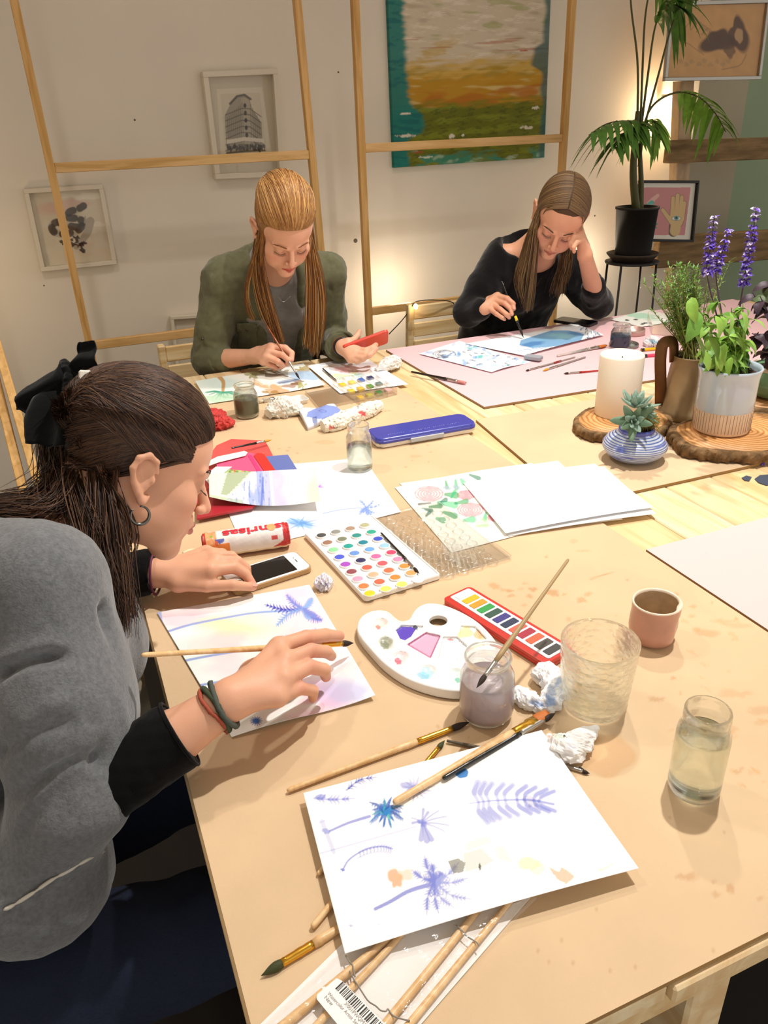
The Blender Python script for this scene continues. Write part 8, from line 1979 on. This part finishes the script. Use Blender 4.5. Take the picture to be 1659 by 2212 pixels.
# NB: local +x is the person's right, image left
P += fall(520, str_, [[PY_(556, 560, 2.33), PY_(562, 620, 2.345), PY_(582, 680, 2.36), PY_(604, 735, 2.37)], [PY_(552, 560, 2.34), PY_(556, 620, 2.36), PY_(574, 680, 2.37), PY_(598, 720, 2.38)], [PY_(566, 570, 2.32), PY_(576, 630, 2.335), PY_(592, 690, 2.35), PY_(606, 738, 2.36)]], .0034, 1, .001)
P += fall(820, stl, [[PY_(672, 560, 2.32), PY_(682, 620, 2.335), PY_(684, 690, 2.35), PY_(678, 758, 2.36)], [PY_(682, 560, 2.33), PY_(692, 620, 2.345), PY_(694, 680, 2.36), PY_(686, 735, 2.37)], [PY_(666, 565, 2.31), PY_(669, 630, 2.325), PY_(668, 700, 2.34), PY_(666, 742, 2.35)], [PY_(670, 540, 2.31), PY_(677, 610, 2.325), PY_(676, 690, 2.34), PY_(672, 745, 2.35)]], .0040, 2, .001)
P += fall(40, str_, [[PY_(545, 570, 2.34), PY_(534, 620, 2.38), PY_(535, 660, 2.40), PY_(545, 690, 2.41)]], .0025, 2, .001)
strands('hair', tB, P, .00085, cB_ + ['7a4a20', '5c3616'], M_hair, 6)
for i_, q in enumerate((HB.T(.0765, .002, -.038), )): V, F = lathe([(0, 0), (.003, .001), (.003, .004), (0, .005)], q, 12); MB().add(V, F).build('stud_earring', MATS['steel_ferrule'], tB, smooth=True)
MB().add(*tube(spline([py_(600, 640, 2.40), py_(612, 652, 2.395), py_(628, 640, 2.40)], 14), .0008, 5)).build('necklace', MATS['steel_ferrule'], tB, smooth=True)
R = frame(fB2); P = [wL - fB2 * .020 + R @ np.array([.0265 * math.cos(a), .0265 * math.sin(a), 0]) for a in np.linspace(0, 2 * PI, 40)]; MB().add(*tube(P, .0045, 8, cap=False)).build('wristband', mat('black_bead', '1a1614', .4), tB, smooth=True)
P = [wL - fB2 * .033 + R @ np.array([.0275 * math.cos(a), .0275 * math.sin(a), 0]) for a in np.linspace(0, 2 * PI, 40)]; MB().add(*tube(P, .003, 8, cap=False)).build('wristband', mat('red_elastic', 'b8402e', .5), tB, smooth=True)
brush('slim reddish paintbrush held in the red-haired person\'s right hand', W(577, 704, 2.36), pl(648, 820, .7570), M_orl, M_steel, M_bdk, .0030, .22, .12)
# phone held in the left hand
a_, b_ = W(741, 761, 2.40), W(838, 726, 2.42); d = (b_ - a_); Lp = np.linalg.norm(d); d /= Lp; n_ = -CD * .92 + CF * .30; n_ -= (n_ @ d) * d; n_ /= np.linalg.norm(n_); R = np.stack([d, np.cross(n_, d), n_], 1); c = (a_ + b_) / 2
t = thing('smartphone', 'smartphone in a bright red case held up in the red-haired person\'s left hand', 'phone', c)
MB().add(*slab(rrect(Lp, .072, .010), [(.002, -.005), (0, -.003), (0, .004), (.001, .005)], c, R)).build('case', mat('red_phone_case', 'd0402e', .35), t)
MB().add(*slab(rrect(Lp - .006, .067, .009), [(0, .0045), (0, .0062)], c, R)).build('screen', M_scr, t)

# =============== woman in the black sweater ===============
HC_ = Head([1.5771, 2.2843, 1.1443], [[-0.865, -0.489, -0.109], [0.437, -0.628, -0.644], [0.247, -0.605, 0.757]], 1.05)
tC = thing('person', 'brown-haired person in a black V-neck sweater painting, head resting on one fist', 'person', (1.62, 2.66, 0))
neckC = np.array([1.600, 2.435, 1.025])
sR = py_(1085, 556, 2.50); sL = py_(1228, 575, 2.55)
eR = py_(1012, 672, 2.50); wR = pl(1045, 667, .845); eL = pl(1290, 655, .812); wL = HC_.T(-.104, .030, -.062)
print('C arms', np.linalg.norm(sR - eR), np.linalg.norm(eR - wR), np.linalg.norm(sL - eL), np.linalg.norm(eL - wL), wL, proj(wL), 'B', np.linalg.norm(gR[0][0] - wR))
print('face side', proj(HC_.T(-.066, .05, .02)), (HC_.T(-.066, .05, .02) - CAM) @ CF)
hR = [[pl(1056, 652, .862) + [0, .012, 0], pl(1080, 640, .885) + [0, .012, 0], pl(1098, 647, .880) + [0, .008, 0], pl(1110, 656, .868)],
      [pl(1073, 641, .882), pl(1095, 645, .882), pl(1107, 655, .868), pl(1110, 667, .853)],
      [pl(1067, 648, .872), pl(1090, 656, .866), pl(1103, 668, .850), pl(1106, 679, .836)],
      [pl(1061, 656, .860), pl(1080, 668, .850), pl(1094, 679, .836), pl(1100, 686, .824)],
      [pl(1056, 666, .848), pl(1072, 678, .838), pl(1084, 686, .826), pl(1090, 690, .816)]]
T = HC_.T
# loose fist against the temple (image right side of the face); local -x is the person's left
hL = [[W(1262, 532, 2.555), W(1252, 516, 2.565), W(1246, 506, 2.565), W(1241, 499, 2.56)],
      [W(1250, 492, 2.555), W(1238, 494, 2.53), W(1232, 506, 2.525), W(1234, 516, 2.53)],
      [W(1253, 500, 2.54), W(1238, 503, 2.51), W(1231, 516, 2.505), W(1233, 527, 2.51)],
      [W(1255, 509, 2.525), W(1240, 513, 2.495), W(1233, 526, 2.49), W(1235, 536, 2.495)],
      [W(1257, 519, 2.515), W(1245, 524, 2.485), W(1239, 535, 2.48), W(1240, 544, 2.485)]]
wL = W(1264, 553, 2.555)
v = Vol((1.20, 2.10, .72), (2.00, 2.80, 1.32), .0024)
head_sdf(v, HC_, neckC)
v.cone(neckC, [1.61, 2.53, .95], .054, .072, .04); v.cone(neckC - [0, -.01, .02], sR, .045, .042, .04); v.cone(neckC - [0, -.01, .02], sL, .045, .040, .04); v.ell([1.61, 2.56, .88], (.12, .06, .10), None, .04)
v.cone(sR, eR, .040, .034, .02); v.cone(eR, wR, .036, .0225, .02); v.cone(sL, eL, .040, .034, .02); v.cone(eL, wL, .038, .0235, .02)
hand_sdf(v, wR, hR, 1.05); hand_sdf(v, wL, hL, 1.05)
skinmesh('body', v, HC_, tC, 'd9a182', 'b06858', 'c87c68', [(f[1], .012) for f in hR[1:]] + [(f[3], .01) for f in hR + hL])
nails(tC, hR[1:3], -CF, 1.0); face_hair(tC, HC_, '4e3826', '2a1c14')
spC = [[1.63, 2.74, .59], [1.63, 2.70, .68], [1.62, 2.62, .82], [1.61, 2.54, .95], [1.60, 2.48, 1.02]]
sd = (sL - sR) / np.linalg.norm(sL - sR)
vo = tor((1.16, 2.30, .42), (2.06, 2.92, 1.14), .005, spC, [.175, .160, .175, .175, .085], [.13, .115, .125, .10, .06], sd)
vo.ell([1.555, 2.50, .86], (.06, .055, .06), None, .04); vo.ell([1.675, 2.50, .86], (.06, .055, .06), None, .04)
fC = (wR - eR) / np.linalg.norm(wR - eR); fC2 = (wL - eL) / np.linalg.norm(wL - eL); cC = eR + fC * .075; cC2 = eL + fC2 * .135
vo.cone(sR, sR * .4 + eR * .6, .066, .062, .035); vo.cone(sR * .4 + eR * .6, eR, .062, .052, .02); vo.cone(eR, cC, .052, .040, .02)
vo.cone(sL, sL * .4 + eL * .6, .066, .064, .035); vo.cone(sL * .4 + eL * .6, eL + [0, 0, .004], .064, .058, .02); vo.cone(eL, cC2, .055, .044, .02)
vo.cone(neckC + [-.02, .0, .03], [1.580, 2.385, .935], .080, .016, .012, 'sub'); vo.ell(neckC + [-.045, -.01, .045], (.10, .10, .07), None, .012, 'sub'); vo.cone(T(0, .0, -.05), T(0, -.05, -.13), .07, .07, .012, 'sub')
M_bsw = mat('black_wool', '0e0d0f', .95, spec=.1, sheen=.25, bump=.4, bscale=350)
fo = folds([(PL((1100, 560, 2.42), (1080, 620, 2.42), (1060, 680, 2.43)), .008, -.006), (PL((1010, 640, 2.44), (1040, 632, 2.42), (1070, 610, 2.42)), .007, .005), (PL((1240, 600, 2.45), (1250, 650, 2.45)), .01, -.006), (PL((1300, 610, 2.36), (1280, 640, 2.36), (1270, 670, 2.36)), .008, .005)])
clothmesh('sweater', vo, M_bsw, tC, .0045, 20, 12, 2, fo)
vj = Vol((1.36, 2.14, .34), (1.90, 2.92, .62), .007); vj.cone([1.55, 2.70, .555], [1.55, 2.30, .52], .09, .07, .04); vj.cone([1.70, 2.70, .555], [1.70, 2.30, .52], .09, .07, .04)
clothmesh('trousers', vj, MATS['dark_trousers'], tC, .003)
for x in (1.55, 1.70): MB().add(*tube(spline([[x, 2.29, .50], [x, 2.26, .44], [x, 2.28, .25], [x, 2.30, .06]], 14), np.linspace(.068, .045, 14), 14)).build('trouser_leg', MATS['dark_trousers'], tC, smooth=True); MB().add(*box((x, 2.24, .035), (.09, .25, .07), bev=.03)).build('shoe', MATS['dark_shoe'], tC, smooth=True)
cC_ = ['4e3822', '60462c', '3c2a1a', '755838', '8a6c48']
capv = Vol(HC_.o - .17, HC_.o + .18, .003); capv.ell(HC_.T(*CR0), (CRR + [.005, .004, .007]) * 1.05, HC_.R, .001); capv.ell(HC_.T(0, .085, -.035), (.105, .10, .078), HC_.R, .010, 'sub'); capv.ell(HC_.T(0, .118, .044), (.078, .052, .056), HC_.R, .008, 'sub')
for sx in (1, -1): capv.ell(HC_.T(sx * .092, .0, -.012), (.030, .032, .034), HC_.R, .006, 'sub')
V, F = capv.mesh(); mk('hair', relax(V, F, 2), F, M_hair, tC, True, col=np.tile(lin('4a3420'), (len(V), 1)))
P = []
for k in range(2200):   # parted in the middle, flowing down either side
    sx = 1 if g.random() < .5 else -1; y0 = g.uniform(-.09, .098); s0 = np.array([sx * .002, y0, .12]); e = np.array([sx * (.074 if y0 > 0 else .06), min(y0 * .62 - .008, .052), .026 if y0 > .05 else -.02]); e = np.array([sx * .062, .060, .044]) if y0 > .078 else e; q = []
    for u in np.linspace(0, 1, 18): p = s0 * (1 - u) + e * u; p[0] += sx * .03 * math.sin(PI * u); q.append(capsurf(p, .0075))
    P.append([HC_.T(*x) for x in q])
strands('hair', tC, P, .00085, cC_, M_hair, 7)
P = []
P += fall(760, [T(.070, .015, .03), T(.070, .0, .03), T(.068, -.02, .02), T(.066, .03, .045), T(.072, .02, .05)], [[PY_(1150, 500, 2.30), PY_(1138, 560, 2.33), PY_(1128, 615, 2.35), PY_(1142, 660, 2.36)], [PY_(1154, 495, 2.28), PY_(1146, 555, 2.31), PY_(1138, 610, 2.34), PY_(1134, 650, 2.36)], [PY_(1146, 500, 2.32), PY_(1130, 555, 2.35), PY_(1120, 600, 2.37), PY_(1132, 640, 2.38)], [PY_(1158, 520, 2.29), PY_(1152, 570, 2.31), PY_(1146, 620, 2.33), PY_(1140, 665, 2.35)]], .0036, 1, .003)
P += fall(420, [T(-.066, -.02, .02), T(-.064, -.04, .01), T(-.05, -.06, -.01)], [[PY_(1222, 540, 2.36), PY_(1218, 575, 2.37), PY_(1210, 600, 2.38), PY_(1206, 630, 2.38)], [PY_(1232, 535, 2.38), PY_(1228, 565, 2.39), PY_(1222, 585, 2.4), PY_(1216, 605, 2.4)]], .005, 2, .002)
strands('hair', tC, P, .00085, cC_ + ['a08458', '8f7248'], M_hair, 8)
MB().add(*tube(spline([py_(1146, 600, 2.40), py_(1154, 622, 2.385), py_(1170, 600, 2.40)], 12), .0012, 6)).build('necklace', mat('dark_bead', '3a2c20', .4), tC, smooth=True)
brush('black paintbrush with yellow band held in the black-sweater person\'s right hand', W(1084, 607, 2.68), pl(1131, 730, .7600), M_blk, M_blk, M_bdk, .0040, .1, .16, band=[(.62, .70, mat('yellow_band', 'f0d020', .4))])

# stool, and the things beside the table's left edge
t = thing('stool', 'wooden stool under the brunette in the bottom left corner', 'stool', (-.36, .84, 0))
MB().add(*box((-.36, .84, .365), (.42, .40, .03), bev=.006)).build('seat', mat('stool_wood', '8a6236', .5, noise=.2, nscale=8), t)
for sx in (-1, 1):
    for sy in (-1, 1): MB().add(*bar((-.36 + sx * .18, .84 + sy * .17, 0), (-.36 + sx * .16, .84 + sy * .15, .352), .035, .035, .003, up=(0, 1, 0))).build('leg', MATS['stool_wood'], t)
A_, B_ = pl(268, 1290, .70), pl(322, 1480, .70)
V, F = box(((A_[0] + B_[0]) / 2 - .045, (A_[1] + B_[1]) / 2, .655), (.09, abs(A_[1] - B_[1]), .10), bev=.012)
mk('tote_bag', V, F, mat('grey_beige_canvas', '8f8672', .9, noise=.15, nscale=12, bump=.3, bscale=40), None, False, label='grey-beige canvas bag on the brunette\'s lap against the left table edge', cat='bag')
